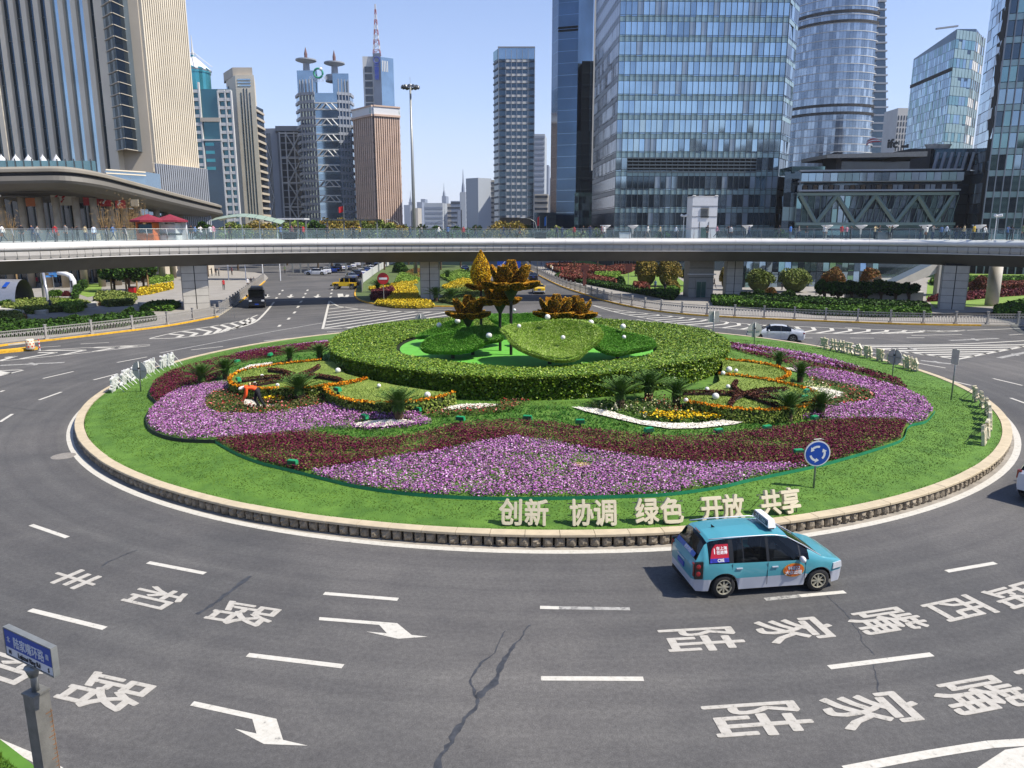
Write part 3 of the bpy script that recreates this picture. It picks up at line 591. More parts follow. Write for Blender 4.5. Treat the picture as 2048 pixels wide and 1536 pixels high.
# ---------------- oval planters with orange rim and brown star
mOrange = MF('orange_rim_flowers', [(20, '#c87812'), (20, '#e09a22'), (8, '#a3520e'), (6, '#4a5a1c')], .7, .1)
mPaleH = MF('pale_hedge', [(20, '#5e6f22'), (20, '#788738'), (14, '#43561a'), (8, '#98a052')], .7, .15)
mBrown = MF('brown_foliage', [(20, '#4b2c24'), (20, '#5f3a2e'), (10, '#37201c'), (6, '#7a5540')], .8, .1)
mPadLawn = M('planter_lawn', '#5f7228', .9, scale=2.2, col2='#82923e', bump=.6, bscale=22, ramp=(.3, .7), det=10)
def planter(rim, label, rays, cpt, name='oval_planter', rimn=None, hh=.62):
    pl = thing(name, (0, 0, 0), label, 'planter'); c = sum((Gi(u, v, hh) for u, v in rim), Vector())/len(rim); pl.location = c
    R = [p-c for p in spline([Gi(u, v, hh) for u, v in rim[:rimn or len(rim)]], 6)]; full = R+[Gi(u, v, hh)-c for u, v in rim[rimn:]] if rimn else R
    mb = MB(); tr = tessellate_polygon([[Vector((p.x, p.y, 0)) for p in full]]); fs = []
    for t in tr:
        a_, b_, c_ = (full[j] for j in t); fs.append(t if (b_-a_).cross(c_-a_).z > 0 else t[::-1])
    zc = lambda p: p.z-.05
    mb.add([(p.x, p.y, zc(p)) for p in full], fs).build('planter_lawn', mPadLawn, pl)
    poly = [(p.x, p.y) for p in full]; Q = fillpoly(poly, 330); A = np.array([tuple(p) for p in full])
    cf, *_ = np.linalg.lstsq(np.c_[A[:, :2], np.ones(len(A))], A[:, 2], rcond=None); zp = lambda Q: np.c_[Q, np.ones(len(Q))]@cf
    link('planter_grass', npmesh('planter_grass', blades(np.c_[Q, zp(Q)-.06], .07, .045, .8), 3, MF('planter_blades', [(20, '#6f8232'), (20, '#82943e'), (12, '#9aa858'), (8, '#5a6e26')], .65, .2)), pl, kind='stuff')
    w = [(p.x, p.y, p.z) for p in R]; mw = MB().grid([[(x, y, z), (x, y, z-hh-.2)] for x, y, z in w]); mw.build('planter_wall', M('planter_wall_mat', '#2d3812', .95), pl)
    L = resample(R, .05); nn = normals2(L); nL = len(L); Pp = []; Ps = []; Nn = []
    for i, (p, k) in enumerate(zip(L, nn)):
        for _ in range(5): Pp.append(p+k*random.uniform(-.1, .12)+Vector((0, 0, random.uniform(-.01, .10))))
        sgn = 1 if (p+k).length > p.length else -1
        for _ in range(7): Ps.append(p+k*sgn*.07+Vector((0, 0, -random.random()*(hh+.15)))); Nn.append(k*sgn)
    link('orange_rim', npmesh('orange_rim', leaves(np.array(Pp), .085, up=.4, asp=1.1), 4, mOrange), pl, kind='stuff')
    link('planter_side', npmesh('planter_side', leaves(np.array(Ps), .085, N=np.array(Nn), asp=1.4), 4, mPaleH), pl, kind='stuff')
    if rays:
        c0 = Gi(*cpt, hh)-c
        for e in rays:
            q = [c0]; q += [Gi(x, y, hh)-c for x, y in e]; q = resample(spline(q, 6), .05); P_ = []
            for p in q:
                for _ in range(10): a = random.random()*2*PI; rr_ = .125*math.sqrt(random.random()); P_.append((p.x+rr_*math.cos(a), p.y+rr_*math.sin(a), p.z+.0+.2*math.sqrt(max(0, 1-(rr_/.135)**2))*random.uniform(.8, 1.1)))
            ray = MB().tube(q, .09, 7).build('star_ray', M('brown_core', '#2c1a15', .95), pl); link('ray_foliage', npmesh('ray_foliage', leaves(np.array(P_), .07, up=.5, asp=1.2), 4, mBrown), ray, kind='stuff')
    return pl
planter([(734, 757), (700, 764), (653, 771), (595, 777), (525, 777), (478, 772), (459, 761), (471, 748), (501, 737), (571, 727), (642, 720), (668, 722), (690, 745)], 'left oval grass planter with brown leaf star and orange rim', [[(565, 745), (537, 742)], [(622, 744), (638, 735)], [(540, 757), (484, 763)], [(550, 764), (500, 774)], [(640, 755), (683, 763)], [(600, 762), (600, 770)]], (595, 755), rimn=11)
planter([(734, 757), (700, 766), (680, 770), (655, 771), (652, 778), (673, 793), (722, 804), (771, 806), (844, 801), (881, 794), (909, 785), (860, 779), (800, 770)], 'half oval grass planter without a star, at the hedge foot right of the sago palm', None, None, rimn=11)
planter([(1373, 803), (1432, 813), (1490, 819), (1549, 820), (1607, 812), (1630, 801), (1634, 788), (1607, 776), (1549, 762), (1490, 753), (1437, 747), (1440, 760), (1405, 778), (1360, 790)], 'right oval grass planter with a six rayed brown star and orange rim', [[(1472, 782), (1468, 772), (1473, 766)], [(1520, 784), (1572, 781)], [(1545, 795), (1613, 803)], [(1515, 800), (1552, 813)], [(1468, 800), (1461, 813)], [(1430, 788), (1366, 788)]], (1487, 791), rimn=11)
planter([(1445, 719), (1490, 722), (1549, 732), (1575, 744), (1575, 752), (1552, 760), (1490, 752), (1443, 745), (1446, 730)], 'smaller far right oval grass planter with white globes and no star', None, None, rimn=6)
# ---------------- sago palms
mSago = M('sago_leaf', '#47632a', .6, var=.3, scale=4, spec=.15); mTrunkS = M('sago_trunk', '#4a3a28', .95, var=.3, scale=9)
def make_sago():
    t = thing('sago_palm', (0, 0, 0), '', 'palm')
    MB().lathe([(.16, -.1), (.18, .25), (.12, .42)], n=10).build('trunk', mTrunkS, t)
    fr = MB(); L = 1.25; pts = [Vector((x*L, 0, .30+.62*x*L*.75-.62*(x*L)**2*.42)) for x in np.linspace(.05, 1, 9)]
    fr.tube(pts, [.012]*8+[.004], 4)
    for i in range(1, 9):
        for k in (0, .5):
            if i == 8 and k: continue
            p = pts[i-1].lerp(pts[i], .5+k)if i < 8 else pts[8]; ln = .20*math.sin(PI*min(.95, (i+k)/9.5))+.05
            for s in (-1, 1): fr.add([p+Vector((-.03, 0, 0)), p+Vector((.03, 0, 0)), p+Vector((.06, s*ln, .06))], [(0, 1, 2)])
    fm = fr.mesh('frond', mSago)
    for i in range(34):
        a = i*2.39996; el = (i/34)**.8*1.05; o = link('frond', fm, t); o.rotation_euler = (0, -el-.12, a); o.scale = (1-.25*(i/34),)*3; o.location = (0, 0, .1)
    return treeof(t)
sago = make_sago(); first = True
for u, v, s, lb in [(405, 774, .92, 'leftmost sago palm at the inner edge of the left maroon bed'), (452, 758, .85, 'sago palm just left of the starred oval, second from the left'), (580, 724, .7, 'small sago palm beyond the left oval, left of a taller one'), (640, 722, .75, 'sago palm at the left shoulder of the ring hedge'),
                    (600, 803, .98, 'sago palm between the gardener and the starless planter'), (798, 840, 1.0, 'broad sago palm standing on white gravel in front of the left planter'), (1240, 815, 1.0, 'sago palm against the hedge, left of three at the right front'),
                    (1297, 800, 1.0, 'middle sago palm of the three against the hedge'), (1352, 812, .9, 'right sago palm of the three, by the star planter tip'), (1576, 842, .95, 'sago palm just below the right star planter'), (1640, 834, .85, 'sago palm at the near right corner beside the violet tip'),
                    (1600, 764, .8, 'sago palm at the right rim where the two right ovals meet'), (1557, 736, .72, 'small sago palm behind the far right oval')]:
    p = Gi(u, v); r_ = random.random()*6
    if first: sago.root.location = p; sago.root.rotation_euler.z = r_; sago.root['label'] = lb; sago.root['group'] = 'sago palms among the flower beds'; sago.root.scale = (s*1.2,)*3; first = False
    else: copytree(sago, p, r_, lb, 'sago palms among the flower beds', s*1.2)
# ---------------- snapdragons and pansies at the hedge foot
def spikes(poly, dens, cols, name, label, hmin=.25, hmax=.6, excl=()):
    P = fillpoly(poly, dens, excl); Q = []; 
    for x, y in P:
        z0 = zi(x, y); h = random.uniform(hmin, hmax)
        for _ in range(9): t = random.random(); Q.append((x+random.gauss(0, .035*(1.2-t)), y+random.gauss(0, .035*(1.2-t)), z0+h*(.4+.6*t)))
    stuffobj(name, npmesh(name, leaves(np.array(Q), .06, asp=1.1), 4, MF(name+'_mat', cols, .7, .1)), label, 'flowers')
CRES = px([(1165, 816), (1215, 806), (1300, 812), (1390, 818), (1470, 828), (1465, 838), (1440, 846), (1360, 849), (1290, 841), (1235, 826)])
bed('snapdragon_leaves', CRES, MF('border_green', [(20, '#2c3f14'), (20, '#425420'), (10, '#5d6a34')], .7, .2), 220, .09, .25, 'dark leafy border plants between the hedge and the white gravel crescent', 'border plants')
spikes(px([(1170, 817), (1230, 812), (1300, 830), (1290, 840), (1240, 828)]), 22, [(20, '#d8cfb0'), (10, '#b9b68a'), (5, '#52602a')], 'cream_flower_spikes', 'cream flower spikes at the left end of the gravel crescent', .2, .35)
spikes(px([(1265, 815), (1320, 808), (1395, 820), (1420, 832), (1360, 838), (1300, 832)]), 14, [(14, '#d9cf8a'), (8, '#8a2a2a'), (5, '#b9574a'), (14, '#4b5a28'), (6, '#ece4b4')], 'snapdragons', 'tall yellow and dark red snapdragons below the three sago palms', .4, .85)
bed('pansy_border', px([(1280, 835), (1330, 833), (1400, 832), (1462, 829), (1465, 837), (1440, 844), (1360, 848), (1300, 842)]), mYellowF, 260, .085, .2, 'yellow pansies lining the white gravel crescent', 'flowers', lift=.1)
bed('pansy_border', px([(528, 803), (545, 797), (566, 801), (570, 808), (530, 809)]), mYellowF, 260, .085, .2, 'small clump of yellow pansies beside the gardener', 'flowers', lift=.1)
spikes(px([(1600, 772), (1625, 768), (1665, 780), (1650, 792), (1640, 800), (1610, 785)]), 14, [(14, '#e2dca0'), (12, '#4b5a28'), (6, '#ece8cc')], 'yellow_flower_spikes', 'pale yellow snapdragons beyond the rim of the right star planter')
spikes(px([(535, 782), (640, 780), (650, 800), (600, 806), (545, 795)]), 12, [(10, '#e2dca0'), (6, '#8a2a2a'), (8, '#c9a0a0'), (18, '#3f5022')], 'mixed_flower_spikes', 'mixed cream and red snapdragons below the left star planter', .3, .6)
spikes(px([(1430, 726), (1550, 728), (1565, 735)]), 2, [(1, '#4b5a28'), (1, '#6d7a3a')], 'rim_sprigs', 'sparse green sprigs behind the far right oval')
# ---------------- white globes
mGlobe = M('globe_mat', '#d9d6cf', .35, var=.03)
gm = MB().ball((0, 0, 0), 1, 18).mesh('white_globe', mGlobe, True)
for u, v, d, dz, lb in [(524, 753, 8, .66, 'small white globe on the lawn of the left star planter, upper left'), (510, 768, 8, .66, 'small white globe at the lower left rim of the left star planter'), (555, 771, 8, .66, 'small white globe at the front rim of the left star planter'), (676, 742, 11, .66, 'white globe in the shade of the hedge on the left star planter'),
        (758, 772, 8, .66, 'small bluish shaded globe at the back of the starless left planter'), (855, 791, 13, .66, 'large white globe at the right of the starless left planter'), (1446, 747, 9, .66, 'white globe on the rim between the two right ovals by the hedge'), (1458, 740, 12, .66, 'largest white globe on the far right oval'),
        (1472, 742, 8, .66, 'smallest white globe on the far right oval'), (1414, 779, 9, .66, 'white globe at the back of the right star planter'), (1456, 774, 9, .66, 'white globe beside the top ray of the right star'), (1431, 794, 14, .66, 'largest white globe, beside the left ray of the right star'), (1372, 801, 9, .66, 'white globe at the left tip of the right star planter')]:
    p = Gi(u, v, dz); r = d/2/FPX*p.y*1.02; p.z += r*.2; o = link('white_globe', gm, loc=p, scale=r); tag(o, lb, 'globe', 'white globes on the planters')
# ---------------- green floodlight boxes
mGreenBox = M('green_lamp_mat', '#1d8a55', .45, var=.08); mDkG = M('dark_green_mat', '#12402a', .6)
def make_flood():
    t = thing('flood_lamp', (0, 0, 0), '', 'lamp'); MB().box((0, 0, .26), (.42, .2, .17), mi=0, tp=.86).build('lamp_housing', mGreenBox, t); MB().box((0, .11, .26), (.36, .02, .12)).build('lamp_glass', mDkG, t)
    MB().box((0, 0, .08), (.08, .1, .2)).build('bracket', mDkG, t); return treeof(t)
fl = make_flood(); first = True
for u, v, lb in [(921, 848, 'green lamp box on the grass band below the narrow begonia bed'), (1055, 846, 'green lamp box at the top edge of the front bed, due below the hedge centre'), (1160, 854, 'green lamp box left of the tip of the gravel crescent'), (1297, 871, 'green lamp box below the middle of the gravel crescent'), (1436, 873, 'green lamp box below the right end of the gravel crescent'),
                 (1533, 866, 'green lamp box left of the near right sago palm'), (1628, 846, 'green lamp box at the foot of the rightmost near sago palm'), (834, 829, 'green lamp box right of the broad sago palm'), (730, 844, 'greyish green lamp box at the left tip of the white gravel'), (650, 765, 'green lamp box on the right side of the left star planter'),
                 (676, 789, 'green lamp box at the left end of the starless planter'), (478, 768, 'green lamp box at the left rim of the left star planter'), (541, 716, 'green lamp box on the far left grass band, right one'), (475, 730, 'green lamp box on the far left grass band, left one'), (1612, 792, 'green lamp box at the right rim of the right star planter'),
                 (1608, 805, 'green lamp box at the lower right ray of the right star'), (1596, 915, 'dark lamp box at the bed edge just left of the blue sign'), (586, 937, 'dark lamp box on the front bed edging at far left'), (1557, 744, 'green lamp box at the far right oval rim')]:
    p = Gi(u, v, .6 if 765 < v < 810 and (u < 700 or u > 1590) else 0); rz = math.atan2(p.y-ICY, p.x-ICX)-PI/2+random.uniform(-.3, .3)
    if first: fl.root.location = p; fl.root.rotation_euler.z = rz; fl.root['label'] = lb; fl.root['group'] = 'green lamp boxes in the beds'; first = False
    else: copytree(fl, p, rz, lb, 'green lamp boxes in the beds')
# ---------------- lotus sculptures
mBloom = MF('orange_blooms', [(24, '#dba52a'), (24, '#efc74c'), (12, '#a8681e'), (8, '#74501c'), (6, '#5c5a22'), (4, '#a8481c')], .75, .1)
mBloomY = MF('yellow_blooms', [(32, '#e6b822'), (18, '#c4921c'), (16, '#f2d04a'), (10, '#7a5414'), (10, '#5b5a1e')], .75, .1)
mUnder = MF('petal_underside', [(18, '#44441a'), (18, '#5c561e'), (16, '#86621e'), (8, '#2f3412'), (16, '#b07c20'), (12, '#d09a2e')], .8, .1); mPetalCore = M('petal_core', '#2f2712', .95, var=.2); mPole = M('sculpture_pole', '#22221f', .5, .3, var=.1)
def petal_mesh(L, W, T, curl, mat, dens=1.0):
    """boat-shaped petal growing along +x, cupped upward"""
    def P(u, v, s):      # u along, v across -1..1, s top/bottom
        w_ = W*math.sin(PI*min(1, (u*.78+.12)))**.5; x = L*u; z = curl*u*u*L+.25*w_*(v*v)+s*T*.5*math.sqrt(max(0, 1-v*v))*math.sin(PI*(u*.9+.06))**.5
        return (x, v*w_*.5, z)
    nu, nv = 8, 6; mb = MB(); top = [[P(i/nu, -1+2*j/nv, 1) for j in range(nv+1)] for i in range(nu+1)]; bot = [[P(i/nu, -1+2*j/nv, -1) for j in range(nv+1)][::-1] for i in range(nu+1)]
    mb.grid([a+b for a, b in zip(top, bot)], close=True, mi=0)
    n = int(5200*dens*L*W); SD = [random.choice((1, 1, -1)) for _ in range(n)]; Q = np.array([P(random.random()**.8, random.uniform(-1, 1), s) for s in SD]); V = leaves(Q, .055, up=.6, asp=1.15)
    me = bpy.data.meshes.new('petal'); vs = mb.v+V.tolist(); k = len(mb.v); me.from_pydata(vs, [], mb.f+[(k+4*i, k+4*i+1, k+4*i+2, k+4*i+3) for i in range(n)])
    me.materials.append(mPetalCore); me.materials.append(mat); me.materials.append(mUnder); me.polygons.foreach_set('material_index', [0]*len(mb.f)+[1 if s > 0 else 2 for s in SD]); me.update(); return me
pm_low = petal_mesh(1.3, .80, .34, .12, mBloom); pm_up = petal_mesh(1.05, .85, .40, .55, mBloom)
def lotus(x, y, z, s, label, nl=6, nu=5, poler=.09, rot=0):
    t = thing('lotus_sculpture', (x, y, 2.2), label, 'sculpture', 'flower covered lotus sculptures'); h = z-2.2
    MB().lathe([(poler, 0), (poler, h-.45*s)], n=12).build('pole', mPole, t); MB().lathe([(poler, h-.75*s), (.42*s, h-.15*s), (.5*s, h)], n=14).build('flower_cup', M('cup_mat', '#2a3314', .9, var=.3), t)
    for i in range(nl):
        a = rot+2*PI*i/nl; o = link('petal', pm_low, t, (.32*s*math.cos(a), .32*s*math.sin(a), h)); o.rotation_euler = (0, -.05, a); o.scale = (s,)*3
    for i in range(nu):
        a = rot+.5+2*PI*i/nu; o = link('petal', pm_up, t, (.22*s*math.cos(a), .22*s*math.sin(a), h+.12*s)); o.rotation_euler = (0, -.30, a); o.scale = (s*1.1, s*1.1, s*1.15)
    for i in range(4):
        a = rot+1+2*PI*i/4; o = link('petal', pm_up, t, (.02, 0, h+.3*s)); o.rotation_euler = (0, -.95, a); o.scale = (s*.95,)*3
    return t
def at(u, v, Y): return XA(u, Y, ZA(v, Y)), Y, ZA(v, Y)
x, y, z = at(1022, 575, 43.5); lotus(x, y, z, 1.06, 'tallest open orange lotus on a dark pole, right of the bud', 6)
x, y, z = at(1000, 606, 45); lotus(x, y, z, .86, 'orange lotus on a short pole just below the tallest one', 6, rot=.4)
x, y, z = at(936, 633, 45.5); lotus(x, y, z, .88, 'leftmost brown and orange lotus below the bud', 6, rot=.9)
x, y, z = at(1112, 632, 46.5); lotus(x, y, z, .92, 'left half of the low double lotus behind the largest leaf', 6, rot=.2)
x, y, z = at(1150, 634, 47.2); lotus(x, y, z, .9, 'right half of the low double lotus behind the largest leaf', 6, rot=.7)
# the bud
x, y, z = at(962, 575, 46); t = thing('lotus_bud', (x, y, 2.2), 'tall pointed lotus bud covered in yellow flowers on a pole', 'sculpture')
MB().lathe([(.08, 0), (.08, z-2.2)], n=12).build('pole', mPole, t)
pr = [(.12, 0), (.34, .14), (.54, .45), (.63, .8), (.6, 1.15), (.46, 1.55), (.27, 1.9), (.10, 2.2), (.02, 2.33)]; pr = [(a, b+z-2.25) for a, b in pr]
MB().lathe(pr, n=18).build('bud_core', mPetalCore, t); Q = []
for _ in range(11000):
    k = random.uniform(0, len(pr)-1.001); i = int(k); f = k-i; r = pr[i][0]*(1-f)+pr[i+1][0]*f
    if random.random() > r/.63+.1: continue
    a = random.random()*2*PI; Q.append((r*math.cos(a)*1.02, r*math.sin(a)*1.02, pr[i][1]*(1-f)+pr[i+1][1]*f))
link('bud_flowers', npmesh('bud_flowers', leaves(np.array(Q), .058, up=.5, asp=1.15), 4, mBloomY), t, kind='stuff')
for a in (0, 1.9, 3.2, 4.6): o = link('petal', pm_low, t, (.2*math.cos(a), .2*math.sin(a), z-2.3)); o.rotation_euler = (0, -.2, a); o.scale = (.62, .7, .7)
# lotus leaves (grass covered pads on stems)
mPadG = MF('pad_grass', [(20, '#86a43a'), (20, '#9cb84e'), (14, '#b2c66a'), (6, '#6c8c2e'), (8, '#c2cd8a')], .7, .15)
mPadD = MF('pad_grass_dark', [(20, '#4f8426'), (20, '#609634'), (8, '#3d701c'), (10, '#7fae4a')], .7, .15)
def pad(u, v, Y, rx, ry, label, tilt=(0, 0), mat=None, rz=0, dip=.35, seed=0, wav=.075, th=.3, stem=True):
    x, y, z = at(u, v, Y); t = thing('lotus_leaf', (x, y, 2.2), label, 'sculpture', 'grass covered lotus leaf sculptures')
    R = Euler((tilt[0], tilt[1], rz)).to_matrix(); h = z-2.2
    def S(a, r):
        k = 1+wav*math.sin(3*a+seed)+wav*.5*math.sin(5*a+2*seed); e = dip*(r**2.2)*(1+.5*math.sin(2*a+seed))-dip*.6-(.25*dip if r > .97 else 0)
        return R@Vector((rx*r*k*math.cos(a), ry*r*k*math.sin(a), e))+Vector((0, 0, h))
    mb = MB(); na = 36; rows = [[tuple(S(2*PI*j/na, r)+Vector((0, 0, 0))) for j in range(na)] for r in (.02, .25, .5, .75, .93, 1.0)]
    und = [[tuple(S(2*PI*j/na, r)-(R@Vector((0, 0, th*(1 if r < .9 else .5))))) for j in range(na)] for r in (1.0, .9, .6, .3, .02)]
    mb.grid(rows+und, close=True).build('leaf_body', M('pad_core', '#6a8a34', .95, var=.2, scale=5), t, smooth=True)
    Q = []; Nn = []
    n = int(1700*rx*ry*3.14)
    for _ in range(n):
        a = random.random()*2*PI; r = math.sqrt(random.random()); p = S(a, r); Q.append(tuple(p))
    for _ in range(n//2):
        a = random.random()*2*PI; f = random.random(); p = S(a, 1.0)-R@Vector((0, 0, th*.6*f)); Q.append(tuple(p))
    V = blades(np.array(Q), .09, .045, 1.6); link('leaf_grass', npmesh('leaf_grass', V, 3, mat or mPadG), t, kind='stuff')
    if stem: MB().tube([(0, 0, 0), (R@Vector((0, 0, -.2)))+Vector((0, 0, h-.15))], .12, 10).build('stem', mPole, t)
    return t
pad(1100, 676, 40.6, 2.65, 2.25, 'largest lotus leaf, pale green and cupped, in front of the others', (.33, .03), seed=.5, dip=.5)
pad(1236, 680, 42.3, 1.95, 1.7, 'wide lotus leaf on the right carrying two white globes', (.26, .14), mPadD, seed=2, dip=.38)
pad(1160, 652, 46.5, 1.5, 1.3, 'dark lotus leaf half hidden behind the largest one', (.05, .2), mPadD, seed=3)
pad(905, 686, 42.3, 1.75, 1.0, 'folded dark green leaf at the front left edge of the platform', (.45, -.05), mPadD, seed=4, dip=.1, wav=.05, th=.35)
pad(945, 675, 43.6, 1.9, 1.1, 'long dark leaf behind the folded front left one', (.3, -.12), mPadD, seed=5, dip=.3)
pad(890, 663, 47.5, 1.75, 1.2, 'leaf with a white globe on the far left of the platform', (.28, -.2), mPadD, seed=6, dip=.3)
pad(968, 662, 47, 1.5, 1.1, 'small flat leaf behind the dark poles', (.1, 0), mPadD, seed=1)
pad(1040, 640, 51, 2.3, 1.5, 'far leaf in the shade behind the double lotus', (.2, .05), mPadD, seed=7)
for u, v, d, Y, lb in [(1095, 634, 11, 41.9, 'white globe on the upper rim of the largest leaf'), (1038, 652, 8, 41.2, 'small white globe on the left shoulder of the largest leaf'), (1126, 675, 9, 40.2, 'white globe in the hollow of the largest leaf'), (1182, 645, 11, 43.6, 'upper of two white globes between the two big leaves'), (1180, 654, 12, 42.6, 'lower of two white globes between the two big leaves'),
        (1246, 653, 11, 43.6, 'white globe on the far rim of the right leaf'), (1248, 674, 8, 41.6, 'small white globe in the hollow of the right leaf'), (978, 671, 12, 42.6, 'white globe on the long dark leaf near the poles'), (878, 650, 10, 47, 'white globe on the far left leaf'), (915, 642, 11, 48, 'white globe below the leftmost lotus'), (1029, 620, 6, 52, 'small white globe behind the poles')]:
    x, y, z = at(u, v, Y); r = d/2/FPX*Y*1.02; o = link('white_globe', gm, loc=(x, y, z), scale=r); tag(o, lb, 'globe', 'white globes on the lotus leaves')
# ================================================================ RING FOOTBRIDGE
def yedge(pts): return [Vector((XA(u, Y*.957), Y*.957, 0)) for u, Y in pts]
near = [Vector((-70, 30, 0)), Vector((-64, 52, 0))]+yedge([(0, 72), (240, 84.5), (480, 93), (690, 98), (900, 101), (1100, 103), (1300, 103), (1480, 102), (1800, 95), (2048, 86)])+[Vector((57.5, 75, 0)), Vector((54.5, 68, 0)), Vector((52.5, 60, 0)), Vector((52, 50, 0))]
near = resample(spline(near, 10), 1.05); bn = normals2(near); BW = 9.5     # bn points away from the island (left of travel +x = +y)
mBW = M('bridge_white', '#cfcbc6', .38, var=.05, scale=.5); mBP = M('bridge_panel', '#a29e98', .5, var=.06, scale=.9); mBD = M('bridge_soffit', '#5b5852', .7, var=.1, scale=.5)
mTile = M('pier_tile', '#b3aea4', .6, var=.07, scale=1.2, bump=.1); mDark = M('dark_joint', '#1d1c1b', .8); mSteel = M('steel', '#8b8f8f', .35, .7, var=.05); mDeck = M('deck_paving', '#9d9a92', .8, var=.06)
def glass(name, col, alpha, rough=.05):
    m = bpy.data.materials.new(name); m.use_nodes = True; n = m.node_tree.nodes; l = m.node_tree.links; b = n['Principled BSDF']; o = n['Material Output']
    b.inputs['Base Color'].default_value = (*lin(col), 1); b.inputs['Roughness'].default_value = rough; t = n.new('ShaderNodeBsdfTransparent'); t.inputs[0].default_value = (.93, .97, .975, 1)
    x = n.new('ShaderNodeMixShader'); x.inputs[0].default_value = alpha; l.new(t.outputs[0], x.inputs[1]); l.new(b.outputs[0], x.inputs[2]); l.new(x.outputs[0], o.inputs[0]); return m
mGl = glass('rail_glass', '#b4c6cc', .07)
br = thing('ring_footbridge', (0, 0, 0), 'curved elevated footbridge with glass railings and pale panelled edge spanning the whole view', 'bridge')
N = len(near); off = lambda i, d, z: (near[i].x+bn[i].x*d, near[i].y+bn[i].y*d, z)
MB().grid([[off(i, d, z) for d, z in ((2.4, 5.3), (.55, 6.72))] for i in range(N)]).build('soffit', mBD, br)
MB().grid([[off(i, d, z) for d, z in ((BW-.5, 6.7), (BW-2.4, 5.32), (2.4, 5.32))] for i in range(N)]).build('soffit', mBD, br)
MB().grid([[off(i, d, z) for d, z in ((.4, 8.3), (BW-.3, 8.3))][::-1] for i in range(N)]).build('deck', mDeck, br)
MB().grid([[off(i, d, z) for d, z in ((.05, 6.66), (.05, 6.74), (.6, 6.76), (.6, 6.62), (.05, 6.66))] for i in range(N)]).build('drip_edge', mBW, br)
MB().grid([[off(i, d, z) for d, z in ((BW-.5, 6.65), (BW, 6.9), (BW+.1, 8.2), (BW-.3, 8.25))][::-1] for i in range(N)]).build('outer_fascia', mBP, br)
MB().grid([[off(i, d, z) for d, z in ((.35, 6.8), (.35, 7.6))] for i in range(N)]).build('fascia_backing', mDark, br)
cam_d = lambda p: 1000/max(10, math.hypot(p[0], p[1]))-(abs(p[0]) > p[1]*.72)*500
it = []
for i in range(N-1):
    g = .018; a, b = near[i].lerp(near[i+1], g), near[i].lerp(near[i+1], 1-g); na, nb = bn[i], bn[i+1]
    P = []
    for p, n_ in ((a, na), (b, nb)):
        for d, z in ((.16, 6.78), (.06, 7.1), (.10, 7.48), (.3, 7.48), (.3, 6.78)): P.append((p.x+n_.x*d, p.y+n_.y*d, z))
    it.append((MB().add(P, [(0, 5, 6, 1), (1, 6, 7, 2), (2, 7, 8, 3), (0, 4, 9, 5), (0, 1, 2, 3, 4), (9, 8, 7, 6, 5)]).mesh('fascia_panel', mBP), Matrix(), cam_d(a)))
pieces(br, 'fascia_panel', it)
it = []; prof = [(.16, 7.52), (.02, 7.58), (-.08, 7.75), (-.06, 7.98), (.08, 8.14), (.34, 8.29), (.46, 8.3), (.46, 7.52)]
for i in range(0, N-3, 3):
    rows = []
    for j in range(4): rows.append([off(i+j, d, z) for d, z in prof])
    rows[0] = [tuple(Vector(p).lerp(Vector(q), .008)) for p, q in zip(rows[0], rows[1])]; rows[3] = [tuple(Vector(p).lerp(Vector(q), .008)) for p, q in zip(rows[3], rows[2])]
    it.append((MB().grid(rows).add(rows[0]+rows[3], [tuple(range(8)), tuple(range(15, 7, -1))]).mesh('edge_cap', mBW, True), Matrix(), cam_d(near[i])))
pieces(br, 'edge_cap', it)
